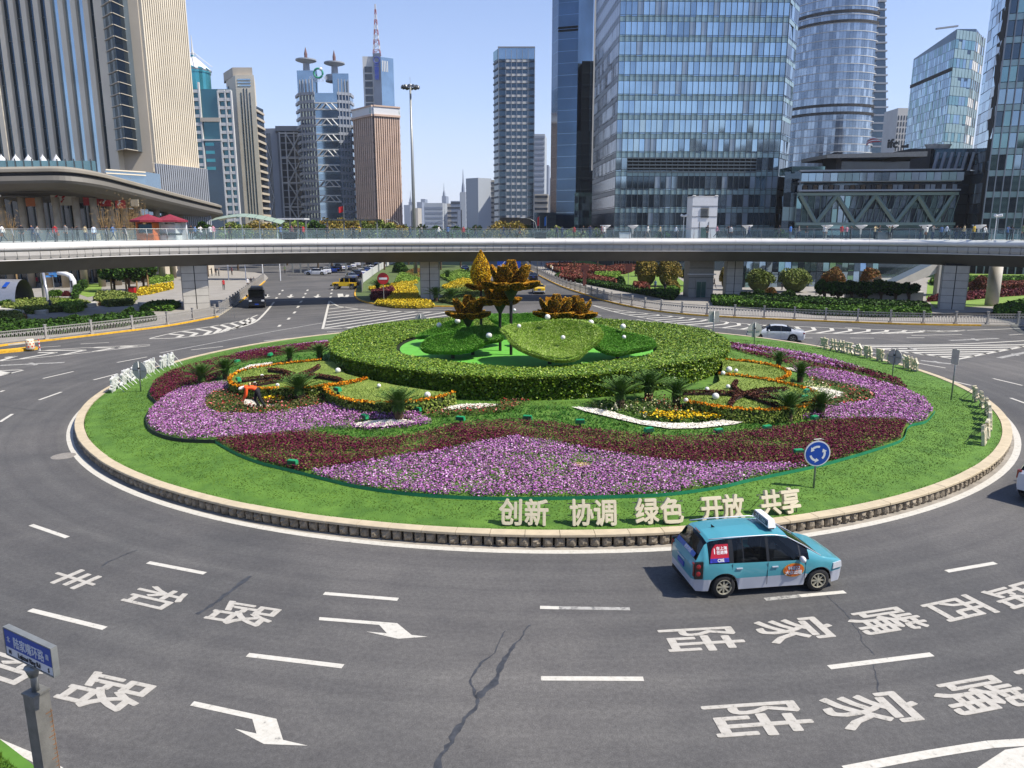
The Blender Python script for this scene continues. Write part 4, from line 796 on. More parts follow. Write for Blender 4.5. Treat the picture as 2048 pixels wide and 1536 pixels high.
# bolts under the white cap
bm_ = MB().ball((0, 0, 0), .05, 6).mesh('bolt', mDark); it = [(bm_, Matrix.Translation(off(i, .0, 6.86)), cam_d(near[i])) for i in range(N-1)]
mbb = MB()
for i in range(N-1): mbb.box(off(i, .1, 6.84), (.11, .11, .11))
mbb.build('edge_bolts', mSteel, br, kind='stuff')
for side, d0 in (('near', .42), ('far', BW-.6)):
    posts = list(range(0, N-2, 2)); ip = []; ig = []; ir = MB()
    pm = MB(); s_ = 1 if side == 'near' else -1
    pm.add([(-.03, 0, 0), (.03, 0, 0), (.03, .12, 0), (-.03, .12, 0), (-.03, -.12*s_-.02, .7), (.03, -.12*s_-.02, .7), (.03, -.12*s_+.07, .7), (-.03, -.12*s_+.07, .7), (-.03, .05, 1.32), (.03, .05, 1.32), (.03, .11, 1.32), (-.03, .11, 1.32)],
           [(0, 1, 5, 4), (1, 2, 6, 5), (2, 3, 7, 6), (3, 0, 4, 7), (4, 5, 9, 8), (5, 6, 10, 9), (6, 7, 11, 10), (7, 4, 8, 11), (8, 9, 10, 11)]); pm = pm.mesh('railing_post', mSteel)
    for k, i in enumerate(posts):
        t = near[min(i+1, N-1)]-near[i]; rz = math.atan2(t.y, t.x); ip.append((pm, Matrix.Translation(off(i, d0, 8.25))@Matrix.Rotation(rz, 4, 'Z'), cam_d(near[i])))
        if k+1 < len(posts):
            a = Vector(off(i, d0-.03*s_, 8.32)); b = Vector(off(posts[k+1], d0-.03*s_, 8.32)); a2 = a.lerp(b, .03); b2 = a.lerp(b, .97)
            nn_ = bn[i]*.012; P = [a2-nn_, b2-nn_, b2+nn_, a2+nn_]; ig.append((MB().add(P+[p+Vector((0, 0, 1.12)) for p in P], [(0, 1, 5, 4), (1, 2, 6, 5), (2, 3, 7, 6), (3, 0, 4, 7), (4, 5, 6, 7), (3, 2, 1, 0)]).mesh('glass_pane', mGl), Matrix(), cam_d(a)))
    pieces(br, 'railing_post', ip); pieces(br, 'glass_pane', ig)
    MB().tube([off(i, d0+.06, 9.55) for i in range(0, N-1, 2)], .035, 6).build('handrail', mSteel, br, smooth=True)
    MB().tube([off(i, d0+.02, 8.27) for i in range(0, N-1, 2)], .03, 5).build('bottom_rail', mSteel, br)
def pier(u, Y, w, d, rz, rows=6, h=5.3, cap=True, twin=True):
    x = XA(u, Y); p = MB(); p.box((0, 0, h/2), (w-.06, d-.06, h)); o = p.build('pier', mDark, br, loc=(x, Y, 0)); o.rotation_euler.z = rz
    sw = w/2 if twin else w
    for r in range(rows):
        z0 = h*r/rows+.02; z1 = h*(r+1)/rows-.02
        for c in ((-1, 1) if twin else (0,)):
            for s_, axis in ((-1, 0), (1, 0)):
                q = MB().box((c*sw/2, s_*(d/2), (z0+z1)/2), (sw-.1, .07, z1-z0)); link('tile', q.mesh('tile', mTile), o)
        for s_ in (-1, 1): q = MB().box((s_*w/2, 0, (z0+z1)/2), (.07, d-.16, z1-z0)); link('tile', q.mesh('tile', mTile), o)
    link('pier_head', MB().box((0, .3, h-.05), (w*.8, d*.9, .5)).mesh('pier_head', mDark), o)
    return o
pier(380, 89.5, 2.9, 2.6, .42); pier(858, 102, 2.5, 2.4, .05, h=5.4); pier(1472, 104, 2.2, 2.2, -.1, rows=5); pier(1921, 89.5, 2.7, 2.3, -.45); 
x = XA(2003, 93); o = MB().lathe([(.75, 0), (.75, 5.6)], n=20).build('round_pier', mTile, br, smooth=True, loc=(x, 93, 0))
# lift tower through the bridge
lt = thing('lift_tower', (XA(1402, 106), 106, 0), 'pale panelled lift tower rising through the footbridge in front of the glass office tower', 'lift tower')
mLT = M('lift_panel', '#cfcfd0', .5, var=.04); mDkGlass = M('dark_glass', '#1c2326', .08, var=.05, spec=.9); mGreenGl = M('green_glass', '#3f5a54', .1, spec=.8)
MB().box((0, 0, 2.7), (3.45, 3.2, 5.4)).build('lower_shaft', M('lift_lower', '#8e8c86', .6, var=.05), lt)
MB().box((0, 0, 11), (3.45, 3.2, 5.6)).build('upper_shaft', mLT, lt)
for z in (1.4, 2.9, 4.2): MB().box((0, -1.62, z), (3.5, .06, .05)).build('panel_joint', mDark, lt)
for z in (9.7, 11.2, 12.6): MB().box((0, -1.62, z), (3.5, .04, .04)).build('panel_joint', mDark, lt)
for x in (-.62, .62): MB().box((x, -1.63, 9.3), (.04, .04, 2.4)).build('panel_joint', mDark, lt)
MB().box((0, -1.68, 1.3), (1.5, .12, 2.6)).build('door_frame', mSteel, lt); 
for s in (-1, 1): MB().box((s*.33, -1.76, 1.2), (.6, .06, 2.2)).build('door', mGreenGl, lt)
MB().box((0, -1.75, 3.35), (3.9, .5, .14)).build('canopy', mLT, lt); MB().box((.05, -1.66, 9.0), (.95, .1, 1.5)).build('upper_door', mGreenGl, lt)
lv = MB()
for i in range(9): lv.box((0, -1.67, 11.1+i*.16), (1.1, .08, .07))
lv.build('vent_louvre', mDark, lt)
for s in (-1, 1):
    for k in range(2): lt_ = MB().lathe([(.02, 0), (.18, .25), (.12, .3)], (s*1.6-.15*k*s, -1.5, 13.75), 8).build('spotlight', mBW, lt)
MB().box((0, 0, 13.9), (3.5, 3.2, .12)).build('roof_slab', mBW, lt)
# ================================================================ PEOPLE
mSkin = M('skin', '#b98566', .6, var=.05); mHair = M('hair', '#1a1512', .6); mShoe = M('shoes', '#2a2725', .6)
def body_mesh(J, R, E, name):
    """one continuous figure grown over a skeleton, hips at joint 0"""
    me = bpy.data.meshes.new(name); me.from_pydata(J, E, []); o = bpy.data.objects.new(name, me); COL.objects.link(o)
    md = o.modifiers.new('s', 'SKIN'); sk = me.skin_vertices[0].data
    for i, r in enumerate(R): sk[i].radius = r if isinstance(r, tuple) else (r, r)
    sk[0].use_root = True; sb = o.modifiers.new('b', 'SUBSURF'); sb.levels = 1; sb.render_levels = 1
    bpy.context.view_layer.update(); m2 = bpy.data.meshes.new_from_object(o.evaluated_get(bpy.context.evaluated_depsgraph_get())); bpy.data.objects.remove(o); bpy.data.meshes.remove(me)
    for p in m2.polygons: p.use_smooth = True
    m2.name = name; return m2
def fig(pose):
    """joint table for a standing figure 1.7 m tall, facing -y; pose: l/r leg swing, l/r arm (forward, out, elbow)"""
    ll, rl, la, ra, lean = pose['ll'], pose['rl'], pose['la'], pose['ra'], pose.get('lean', 0)
    J = [(0, 0, .93)]; R = [(.145, .105)]; E = []; nm = {'hip': 0}
    def add(n, par, p, r): J.append(tuple(p)); R.append(r); E.append((nm[par], len(J)-1)); nm[n] = len(J)-1
    sp = lambda z: Vector((0, -math.sin(lean)*(z-.93), .93+math.cos(lean)*(z-.93)))
    add('waist', 'hip', sp(1.08), (.125, .09)); add('chest', 'waist', sp(1.3), (.155, .10)); add('neck', 'chest', sp(1.45), (.055, .055)); add('head', 'neck', sp(1.56)+Vector((0, -.015, 0)), (.082, .09)); add('top', 'head', sp(1.66), (.07, .078))
    for s, l in ((-1, ll), (1, rl)):
        n = 'L' if s < 0 else 'R'; th, kn = l; h = Vector((s*.095, 0, .90)); k = h+Vector((s*.01, -.42*math.sin(th), -.42*math.cos(th))); a = k+Vector((0, -.42*math.sin(th-kn), -.42*math.cos(th-kn)))
        add(n+'h', 'hip', h-Vector((0, 0, .02)), (.088, .092)); add(n+'k', n+'h', k, (.058, .06)); add(n+'a', n+'k', a, (.04, .045)); add(n+'t', n+'a', a+Vector((s*.01, -.15, -.045)), (.042, .03))
    for s, l in ((-1, la), (1, ra)):
        n = 'l' if s < 0 else 'r'; fw, ou, el = l; c = sp(1.4)+Vector((s*.17, 0, 0)); e = c+Vector((s*.27*math.sin(ou), -.27*math.sin(fw), -.27*math.cos(fw)*math.cos(ou))); f2 = fw+el; w_ = e+Vector((s*.10*math.sin(ou)-s*.03*math.sin(el), -.24*math.sin(f2), -.24*math.cos(f2)))
        add(n+'s', 'chest', c, (.055, .055)); add(n+'e', n+'s', e, (.042, .042)); add(n+'w', n+'e', w_, (.03, .03)); add(n+'f', n+'w', w_+(w_-e).normalized()*.1, (.03, .022))
    return J, R, E
POSES = [dict(ll=(0, 0), rl=(.05, .05), la=(.05, .12, .15), ra=(.05, .12, .2)), dict(ll=(.42, .1), rl=(-.38, .35), la=(-.4, .1, .3), ra=(.45, .1, .4)), dict(ll=(-.4, .4), rl=(.4, .08), la=(.4, .1, .3), ra=(-.4, .1, .3)),
         dict(ll=(.05, .05), rl=(-.05, .1), la=(.9, .2, 1.5), ra=(.85, .2, 1.4)), dict(ll=(.1, .1), rl=(-.12, .05), la=(.5, .3, .9), ra=(.1, .15, .2), lean=.12)]
BODY = []
for i, p in enumerate(POSES):
    J, R, E = fig(p); m = body_mesh(J, R, E, 'person_body'); ctr = [f.center for f in m.polygons]; mi = []
    L = p.get('lean', 0)
    for c in ctr:
        z = c.z; x = abs(c.x); hand = False
        for k, s in ((len(J)-5, -1), (len(J)-1, 1)): hand |= (Vector(J[k])-c).length < .11
        if hand: mi.append(0)
        elif z > 1.475: mi.append(1 if (z > 1.6 or c.y > -.005-(z-1.6)*.2-.08*(z > 1.56)) else 0)
        elif z > .90: mi.append(2)
        elif x > .2 and z > .6: mi.append(2)
        elif z > .10: mi.append(3)
        else: mi.append(4)
    for mm in (mSkin, mHair, None, None, mShoe): m.materials.append(mm)
    m.polygons.foreach_set('material_index', mi); BODY.append(m)
CL = {}
def cloth(h):
    if h not in CL: CL[h] = M('cloth_'+h, h, .85, var=.1, scale=6)
    return CL[h]
bagm = MB().box((0, .17, 1.24), (.28, .15, .42), tp=.85).mesh('backpack', cloth('#22252c'))
bagr = MB().box((0, .17, 1.24), (.28, .15, .42), tp=.85).mesh('backpack', cloth('#a8242c'))
hb = MB().box((.27, 0, .72), (.1, .3, .28), tp=.8); hb.tube([(.27, -.1, .86), (.27, 0, 1.0), (.27, .1, .86)], .012, 5); hbm = hb.mesh('handbag', cloth('#8a5a3a'))
def person(x, y, z, rz, pose, top, bot, label, group=None, bag=0, sc=1.0, skirt=False):
    o = link('person', BODY[pose], loc=(x, y, z), rz=rz, scale=sc*random.uniform(.95, 1.04)); tag(o, label, 'person', group)
    for i, h in ((2, top), (3, bot)): o.material_slots[i].link = 'OBJECT'; o.material_slots[i].material = cloth(h)
    if bag == 1: link('backpack', bagm, o)
    if bag == 2: link('handbag', hbm, o)
    if bag == 3: link('backpack', bagr, o)
    return o
CN = {'#e8e4de': 'white', '#22242a': 'black', '#2f3e5e': 'navy', '#b3262e': 'red', '#8a8580': 'grey', '#4a6a9a': 'blue', '#c9b48a': 'beige', '#c9a52a': 'yellow', '#7a4a52': 'plum', '#c98a9a': 'pink', '#5a6a4a': 'olive', '#3a6fb8': 'bright blue', '#cfd8e4': 'pale blue'}
BN = {'#1d2027': 'black', '#2b3a58': 'blue jeans', '#5d6270': 'grey', '#16181c': 'dark', '#8f8a80': 'light'}
def bot_l(b): return BN[b] if 'jeans' in BN[b] else BN[b]+' trousers'
def deck(u, dd):
    best = None
    for i in range(N-1):
        p = Vector(off(i, dd, 8.16)); uu = 1024+FPX*p.x/(SI*(CH-8.16)+CO*p.y)
        if best is None or abs(uu-u) < best[0]: best = (abs(uu-u), i)
    i = best[1]; a, b = Vector(off(max(0, i-1), dd, 8.16)), Vector(off(min(N-1, i+1), dd, 8.16)); fu = lambda p: 1024+FPX*p.x/(SI*(CH-8.16)+CO*p.y)
    t = (u-fu(a))/(fu(b)-fu(a)+1e-9); return a.lerp(b, max(0, min(1, t)))
W, K, NV, RD, GY, BL, BE, YE, PL, PK, OL, BB, PB = list(CN); DK, JN, GT, DD, LT = list(BN)
PP = [(8, .8, 1, -1, W, DK, 2), (46, 2.5, 0, 0, K, DK, 0), (68, 1.4, 4, 0, NV, JN, 0), (78, 1.1, 1, 1, GY, JN, 1), (100, 1.3, 2, -1, K, GT, 0), (113, 1.0, 0, 0, RD, DK, 2), (134, 1.6, 0, 0, GY, DK, 0), (157, 2.6, 3, 0, K, DK, 0), (172, 3.2, 0, 0, BE, JN, 0), (190, .9, 0, 0, PB, JN, 3), (215, 1.3, 3, 0, K, DK, 0), (228, 1.1, 1, 1, BL, JN, 1), (251, 1.6, 0, 0, K, DK, 0),
      (384, .9, 0, 0, K, DK, 0), (392, 2.8, 1, 1, BL, DK, 0), (403, 1.0, 3, 0, W, GT, 0), (422, 1.4, 0, 0, W, JN, 0), (428, 3.2, 2, 0, PK, LT, 0), (461, .8, 0, 0, K, DK, 0), (562, 1.0, 3, 0, BL, DK, 0), (584, 1.2, 0, 0, PL, DK, 2), (592, 3.0, 4, 0, K, DK, 0), (603, 1.0, 3, 0, K, JN, 0), (607, 2.6, 0, 0, RD, DK, 0), (655, .9, 0, 0, K, DK, 0), (708, 1.2, 3, 0, K, DK, 0), (720, 1.0, 4, 0, YE, DK, 0), (821, 1.1, 1, 1, NV, JN, 1), (844, 2.0, 2, -1, GY, DK, 0),
      (878, 1.0, 1, 1, W, JN, 0), (896, 2.4, 0, 0, BL, DK, 0), (927, 1.2, 0, 0, RD, DK, 0), (951, 2.0, 1, 1, K, JN, 0), (1007, 1.2, 2, -1, NV, JN, 1), (1020, 1.6, 1, 1, K, DK, 0), (1039, 1.0, 1, -1, K, DK, 2), (1113, 1.0, 4, 0, NV, DK, 0), (1124, 1.6, 0, 0, NV, JN, 0), (1148, 1.0, 0, 0, RD, DK, 3), (1166, 1.4, 1, 1, K, DK, 1), (1180, 1.0, 3, 0, NV, JN, 0), (1203, 1.2, 1, 1, PL, DK, 2), (1208, 1.9, 0, 0, W, JN, 0),
      (1295, 1.1, 1, 1, W, LT, 0), (1320, 1.0, 1, -1, BE, DK, 0), (1351, 1.3, 2, 1, PB, DK, 0), (1414, 1.0, 0, 0, K, DK, 1), (1433, 1.1, 2, 1, PK, DK, 0), (1456, 2.0, 3, 0, K, DK, 0), (1461, 1.2, 0, 0, W, DK, 0), (1497, 1.0, 1, -1, NV, JN, 0), (1557, 1.2, 1, 1, K, DK, 0), (1580, 1.0, 0, 0, BB, GT, 0), (1596, 1.4, 1, 1, GY, JN, 1), (1612, 1.1, 0, 0, K, GT, 0), (1648, 1.0, 0, 0, W, LT, 2),
      (1682, 1.0, 0, 0, RD, DK, 3), (1692, 1.3, 4, 0, PK, DK, 0), (1700, 1.0, 3, 0, K, DK, 0), (1748, 1.0, 3, 0, BE, DK, 0), (1757, 1.5, 0, 0, K, DK, 0), (1777, 1.0, 4, 0, OL, DK, 0), (1782, 1.6, 3, 0, K, DK, 0), (1840, 1.0, 0, 0, K, JN, 0), (1852, 1.2, 0, 0, W, DK, 2), (1864, 1.0, 3, 0, GY, JN, 0), (1881, 1.0, 0, 0, BL, DK, 0), (1891, 1.4, 2, 1, PB, DK, 0), (1911, 1.0, 3, 0, K, JN, 0), (1926, 1.3, 1, -1, BE, JN, 0), (1946, 1.0, 0, 0, YE, DK, 0), (1967, 1.2, 4, 0, W, JN, 0), (2013, 1.0, 3, 0, BL, DK, 0), (2021, 1.5, 0, 0, K, DK, 0), (2043, 1.0, 0, 0, OL, DK, 0)]
near_of = lambda u: 'left of the umbrellas' if u < 270 else 'right of the umbrellas' if u < 820 else 'right of the mast' if u < 1380 else 'at the lift tower' if u < 1440 else 'right of the lift' if u < 1600 else 'before the zigzag front' if u < 1880 else 'at the right end'
seen = {}
for k, (u, dd, ps, di, tp_, bt, bg_) in enumerate(PP):
    p = deck(u, dd); rz = {0: random.uniform(-.6, .6)+(PI if random.random() < .3 else 0), 1: PI/2+random.uniform(-.2, .2), -1: -PI/2+random.uniform(-.2, .2)}[di]
    act = 'walking' if ps in (1, 2) else 'raising phone' if ps == 3 else 'leaning' if ps == 4 else 'standing'
    lb = f"{CN[tp_]} top, {bot_l(bt)}, {act} on footbridge {near_of(u)}"+(', backpack' if bg_ in (1, 3) else ', handbag' if bg_ == 2 else '')
    if lb in seen: lb += f", beside {CN[PP[k-1][4]]}"
    seen[lb] = 1
    person(p.x, p.y, 8.32, rz, ps, tp_, bt, lb, 'people on the footbridge', bg_)
# people on the pavements under the bridge
PG = [(448, 580, 0, RD, DK, 'person in red standing alone on the left pavement'), (464, 550, 0, PL, DK, 'person in a plum top by the posts on the left pavement'), (424, 552, 3, K, DK, 'left person of a dark clad group at the far edge of the left pavement'), (432, 551, 0, K, DK, 'middle person of a dark clad group at the far edge of the left pavement'), (438, 552, 4, GY, DK, 'right person of a dark clad group at the far edge of the left pavement'),
      (570, 547, 0, OL, DK, 'person in olive by the hedge left of the parked white cars'), (1310, 582, 0, BL, JN, 'person in blue walking below the brown topiary trees'), (1329, 588, 0, K, DK, 'person in black standing left of the lift door'), (1428, 577, 2, K, DK, 'person in black walking right of the lift door'), (1410, 594, 4, K, DK, 'person in black bending right beside the lift door'),
      (1124, 549, 1, RD, DK, 'person with a red bag walking on the right pavement by the brown sign post'), (1091, 541, 0, K, DK, 'person in black among walkers on the far right pavement'), (1102, 543, 2, BE, DK, 'person in beige among walkers on the far right pavement'), (1105, 546, 0, W, DK, 'person in white among walkers on the far right pavement'), (1083, 537, 1, NV, JN, 'person in navy farthest along the right pavement'),
      (75, 573, 0, RD, DK, 'person in red by the round tunnel mouth at left'), (84, 568, 0, W, GT, 'person in white near the tunnel mouth at left'), (95, 571, 3, K, JN, 'person in black left of the blue pointers'), (121, 573, 0, NV, DK, 'person in navy behind the white arch sign'), (147, 560, 4, RD, DK, 'person in red left of the curved lawn hedge'), (155, 562, 0, K, DK, 'person in black at the corner of the curved lawn hedge'),
      (165, 556, 0, RD, GT, 'second person in red near the curved lawn hedge'), (1632, 590, 3, W, DK, 'person in white standing on the paving by the dark shrubs'), (1640, 596, 0, W, LT, 'cyclist in pale clothes behind the dark shrubs'), (1564, 580, 0, K, DK, 'person in black between two round topiary trees at right'), (1673, 538, 0, NV, JN, 'person in navy on the far paving below the glass wall'), (1681, 539, 0, K, DK, 'person in black on the far paving below the glass wall')]
for u, v, ps, tp_, bt, lb in PG:
    p = G(u, v, .13); person(p.x, p.y, .13, random.uniform(-PI, PI), ps, tp_, bt, lb, 'people on the pavements')
# gardener bending over the bed
mOr = cloth('#e8551a')
J = [(0, 0, .88), (0, -.12, 1.0), (0, -.38, 1.08), (0, -.52, 1.06), (0, -.64, .98), (0, -.71, .93), (-.1, .02, .84), (-.12, -.12, .47), (-.12, .06, .1), (-.13, -.1, .05), (.1, .02, .84), (.14, .12, .46), (.13, .32, .10), (.14, .18, .05),
     (-.19, -.40, 1.02), (-.2, -.46, .74), (-.18, -.56, .5), (-.17, -.6, .42), (.19, -.40, 1.02), (.22, -.42, .74), (.16, -.54, .52), (.14, -.58, .44)]
R = [(.15, .13), (.14, .12), (.17, .12), (.06, .06), (.085, .09), (.07, .075), (.1, .1), (.07, .07), (.05, .05), (.045, .035), (.1, .1), (.07, .07), (.05, .05), (.045, .035), (.07, .07), (.055, .055), (.035, .035), (.03, .025), (.07, .07), (.055, .055), (.035, .035), (.03, .025)]
E = [(0, 1), (1, 2), (2, 3), (3, 4), (4, 5), (0, 6), (6, 7), (7, 8), (8, 9), (0, 10), (10, 11), (11, 12), (12, 13), (2, 14), (14, 15), (15, 16), (16, 17), (2, 18), (18, 19), (19, 20), (20, 21)]
m = body_mesh(J, R, E, 'gardener_body'); mi = []
for f in m.polygons:
    c = f.center
    if c.y < -.5 and c.z > .85: mi.append(1 if c.z > .96 or c.y > -.6 else 0)
    elif c.z < .5 and c.y < -.45: mi.append(0)
    elif c.y < -.05 and (c.z > .9 or (abs(c.x) > .1 and c.y < -.3)): mi.append(2)
    elif c.z < .1: mi.append(4)
    else: mi.append(3)
for mm in (mSkin, cloth('#e8e4de'), mOr, cloth('#16181c'), mShoe): m.materials.append(mm)
m.polygons.foreach_set('material_index', mi); p = Gi(517, 822); p.z += .05
gd = link('person', m, loc=p, rz=-1.25); gd.scale = (1.2, 1.15, 1.12); tag(gd, 'gardener in orange jacket and dark trousers bending over the begonia bed', 'person')
link('vest_strap', MB().box((0, -.25, 1.16), (.36, .05, .05), rot=None).mesh('vest_strap', cloth('#c9b48a')), gd)
# ================================================================ LETTERS, SIGNS
mLet = M('letter_cream', '#c8bea2', .55, var=.05, scale=1.5); mLetB = M('letter_back_white', '#cfcdc8', .6, var=.05); mStrut = M('strut_dark', '#3a3f3a', .6); mStrutW = M('strut_white', '#c9c9c6', .6)
def standing(ch, u, v, size, label, group, white=False, flip=0, r=24.1, lean=.30, steel=False):
    p = Gi(u, v); rad_ = Vector((p.x-ICX, p.y-ICY, 0)).normalized(); p = CEN+rad_*r if r else p; p.z = zi(p.x, p.y)+.1
    side = Vector((rad_.y, -rad_.x, 0)); side = -side   # reads correctly from the road outside
    t = thing('standing_letter', p, label, 'letter', group); up = Vector((0, 0, 1))*math.cos(lean)-rad_*math.sin(lean); nrm = side.cross(up)
    M4 = frame(side*.9, up, nrm, -side*size*.45+up*.02)
    text_obj('character', ch, size, .055, M4, mLetB if white else mLet, t, align='LEFT', bd=size*.026, bz=.0012)
    mb = MB()
    for s in (-.3, .3):
        mb.tube([side*s*size+up*size*.65-nrm*.06, side*s*size-rad_*.75-Vector((0, 0, .1))], .012, 4); mb.tube([side*s*size+up*.1-nrm*.06, side*s*size-Vector((0, 0, .12))-nrm*.06], .018, 5)
    if not white and lean > .2: mb.tube([side*-.5*size+up*size*.3-nrm*.075, side*.5*size+up*size*.3-nrm*.075], .016, 5); mb.tube([side*-.5*size+up*size*.72-nrm*.075, side*.5*size+up*size*.72-nrm*.075], .016, 5)
    mb.build('strut', mStrutW if white else mStrut, t)
    if steel: MB().box((0, 0, 0), (size*.9, .03, size*.85), rot=Matrix((side, nrm, up)).transposed()).build('backing', mStrut, t).location = up*size*.45-nrm*.09
    return t
CH_ = '创新协调绿色开放共享'; OR = 'first second third fourth fifth sixth seventh eighth ninth tenth'.split()
us = [(1022, 1052), (1073, 1053), (1163, 1053), (1211, 1053), (1294, 1050), (1344, 1049), (1424, 1044), (1467, 1042), (1542, 1032), (1582, 1028)]
for i, (u, v) in enumerate(us): standing(CH_[i], u, v, .86, f'cream character {CH_[i]} standing on the front lawn, {OR[i]} from the left', 'cream standing letters on the front lawn', r=0)
us = [(240, 783), (250, 778), (267, 769), (278, 765), (298, 758), (309, 753), (334, 745), (350, 741), (373, 733), (391, 728)][::-1]
for i, (u, v) in enumerate(us[::-1]): standing(CH_[9-i], u, v, .95, f'white character {CH_[9-i]} seen from behind on the left rim, {OR[i]} from the near end', 'white standing letters on the left rim', white=True, lean=.12, r=24.95)
us = [(1538, 694), (1555, 697), (1578, 700), (1596, 703), (1624, 707), (1641, 711), (1672, 717), (1691, 722), (1718, 730), (1737, 735)]
for i, (u, v) in enumerate(us): standing(CH_[9-i], u, v, .95, f'character {CH_[9-i]} seen from behind on the far right rim, {OR[i]} from the left', 'standing letters on the far right rim', lean=.12, r=24.95)
us = [(1922, 800), (1934, 812), (1949, 826), (1959, 838), (1969, 850), (1976, 862), (1982, 880), (1985, 893)]
for i, (u, v) in enumerate(us): standing(CH_[9-i], u, v, .92, f'character {CH_[9-i]} seen from behind on the near right rim, {OR[i]} from the far end', 'standing letters on the near right rim', lean=.12, r=24.85)
mBlue = M('sign_blue', '#12449c', .4, var=.03); mSW = M('sign_white', '#d5d5d5', .4, var=.03); mGal = M('galvanised', '#8d8f8c', .45, .5, var=.12, scale=5); mSB = M('sign_back', '#b4b1a8', .55, .3, var=.1)
def face_rot(p): return math.atan2(p.y-ICY, p.x-ICX)+PI/2
def disc_sign(u, v, uc, vc, r, label, face=True, rz=0, tilt=0):
    p = Gi(u, v) if u < 2048 and v > 690 else Gi(u, v); h = ZA(vc, p.y)-p.z; t = thing('round_sign', p, label, 'sign', rz=rz)
    MB().tube([(0, 0, -.1), (0, 0, h+r+.02)], .035, 10).build('pole', mGal, t, smooth=True)
    s = t
    MB().lathe([(r, -.012), (r, .012)], (0, -.055, 0), 36, axis='Y').build('sign_plate', [mSB], s, loc=(0, 0, h))
    if face:
        MB().lathe([(r*.985, -.002), (r*.985, .002)], (0, -.07, 0), 36, axis='Y').build('white_rim', mSW, s, loc=(0, 0, h)); MB().lathe([(r*.9, -.002), (r*.9, .002)], (0, -.075, 0), 36, axis='Y').build('blue_face', mBlue, s, loc=(0, 0, h))
        for k in range(3):
            a0 = rad(75+120*k); a1 = a0+rad(62); mb = MB(); n = 8; r0, r1 = r*.46, r*.62; P = []
            for i in range(n+1): a = a0+(a1-a0)*i/n; P += [(r0*math.cos(a), -.079, r0*math.sin(a)), (r1*math.cos(a), -.079, r1*math.sin(a))]
            mb.add(P, [(2*i, 2*i+1, 2*i+3, 2*i+2) for i in range(n)]); rm = (r0+r1)/2; q = lambda rr_, a: (rr_*math.cos(a), -.0795, rr_*math.sin(a))
            mb.add([q(r0-r*.11, a1-.02), q(r1+r*.11, a1-.02), q(rm, a1+.5)], [(0, 1, 2)]); mb.build('white_arrow', mSW, s, loc=(0, 0, h))
    else:
        MB().box((0, .0, h), (r*1.7, .03, .05)).build('bracket', mGal, t); MB().box((0, 0, h+.25*r), (.07, .09, .1)).build('bracket', mDark, t)
    MB().tube([(-.18*r*2, -.06, h+r+.05), (.1, -.04, h+r+.06), (.24, .05, h+r+.0)], .015, 5).build('spike', mGal, t)
    return t
disc_sign(1627, 976, 1637, 906, .47, 'blue round roundabout sign with three white arrows on the front lawn', rz=.05)
disc_sign(282, 783, 279, 741, .5, 'grey back of a round sign on a white pole among the left letters', False, rz=PI-.3)
disc_sign(842, 668, 842, 641, .5, 'back of a small round sign beyond the hedge at the left', False, rz=PI)
disc_sign(1508, 690, 1511, 660, .55, 'round sign seen from behind in front of the white saloon', False, rz=PI+.1)
disc_sign(1784, 756, 1795, 714, .48, 'dark round sign seen edge on at the right rim', False, rz=PI/2+.45)
for (u, v, ut, vt, lb, w_) in [(1902, 800, 1912, 698, 'thin grey sign post seen edge on at the right rim of the island', .5), (1425, 690, 1429, 622, 'post with small square sign seen from behind, right of the ring hedge', .75)]:
    p = Gi(u, v); h = ZA(vt, p.y)-p.z; t = thing('sign_post', p, lb, 'sign', rz=PI/2+.2 if w_ == .5 else 0); MB().tube([(0, 0, -.1), (0, 0, h)], .04, 10).build('pole', mGal, t, smooth=True)
    MB().box((0, .06, h-.42), (w_, .03, .8)).build('sign_plate', mSB, t)
    for z in (h-.2, h-.62): MB().box((0, .02, z), (.14, .08, .05)).build('bracket', mDark, t)
# street name sign at lower left
p = Vector((XA(74, 9.6, 2.9), 9.6, 0)); t = thing('street_name_sign', p, 'blue and white street name sign on a stout grey square post at the lower left', 'sign', rz=-.42)
mPost = M('street_post', '#77756e', .5, .3, var=.15, scale=6, bump=.2); mRust = M('rust_mat', '#8a5a2c', .8, var=.3, scale=12)
zt = ZA(1384, 9.6); MB().box((0, 0, zt/2), (.235, .235, zt)).box((0, 0, zt+.01), (.26, .26, .03)).build('post', mPost, t)
mb = MB()
for k in range(14): z = zt-.35-k*.075+random.uniform(-.01, .01); mb.box((.1185, .09-.02*(k % 5 == 0), z), (.003, .05+.05*(k % 5 == 0), .010))
mb.tube([(.1195, .10, zt-.3), (.1195, .105, zt-1.6)], .0035, 4); mb.build('height_marks', mRust, t, kind='stuff')
zs = ZA(1335, 9.6); MB().tube([(0, 0, zt), (0, 0, zs)], [.05, .045], 12).lathe([(.06, -.16), (.09, -.06), (.11, 0)], (0, 0, zs+.02), 12).build('neck', mGal, t, smooth=True)
sg = MB().box((0, 0, .245), (1.62, .075, .46)).build('sign_board', mSW, t, loc=(-.16, 0, zs)); sg.rotation_euler = (0, .03, -.06); sg.scale = (.70, 1, .90); sg.location.x = .02; sg.location.z += .06
MB().box((0, 0, 0), (1.64, .09, .02)).box((0, 0, .49), (1.64, .09, .02)).box((-.815, 0, .245), (.02, .09, .47)).box((.815, 0, .245), (.02, .09, .47)).build('sign_rim', mGal, sg)
MB().box((0, -.0405, .315), (1.58, .004, .31)).build('blue_panel', mBlue, sg)
def sgt(s, x, z, sz, mm, sx=1.0): text_obj('lettering', s, sz, .001, frame((sx, 0, 0), (0, 0, 1), (0, -1, 0), (x, -.0445, z)), mm, sg, bd=sz*(.012 if sz > .15 else .003), bz=.0003)
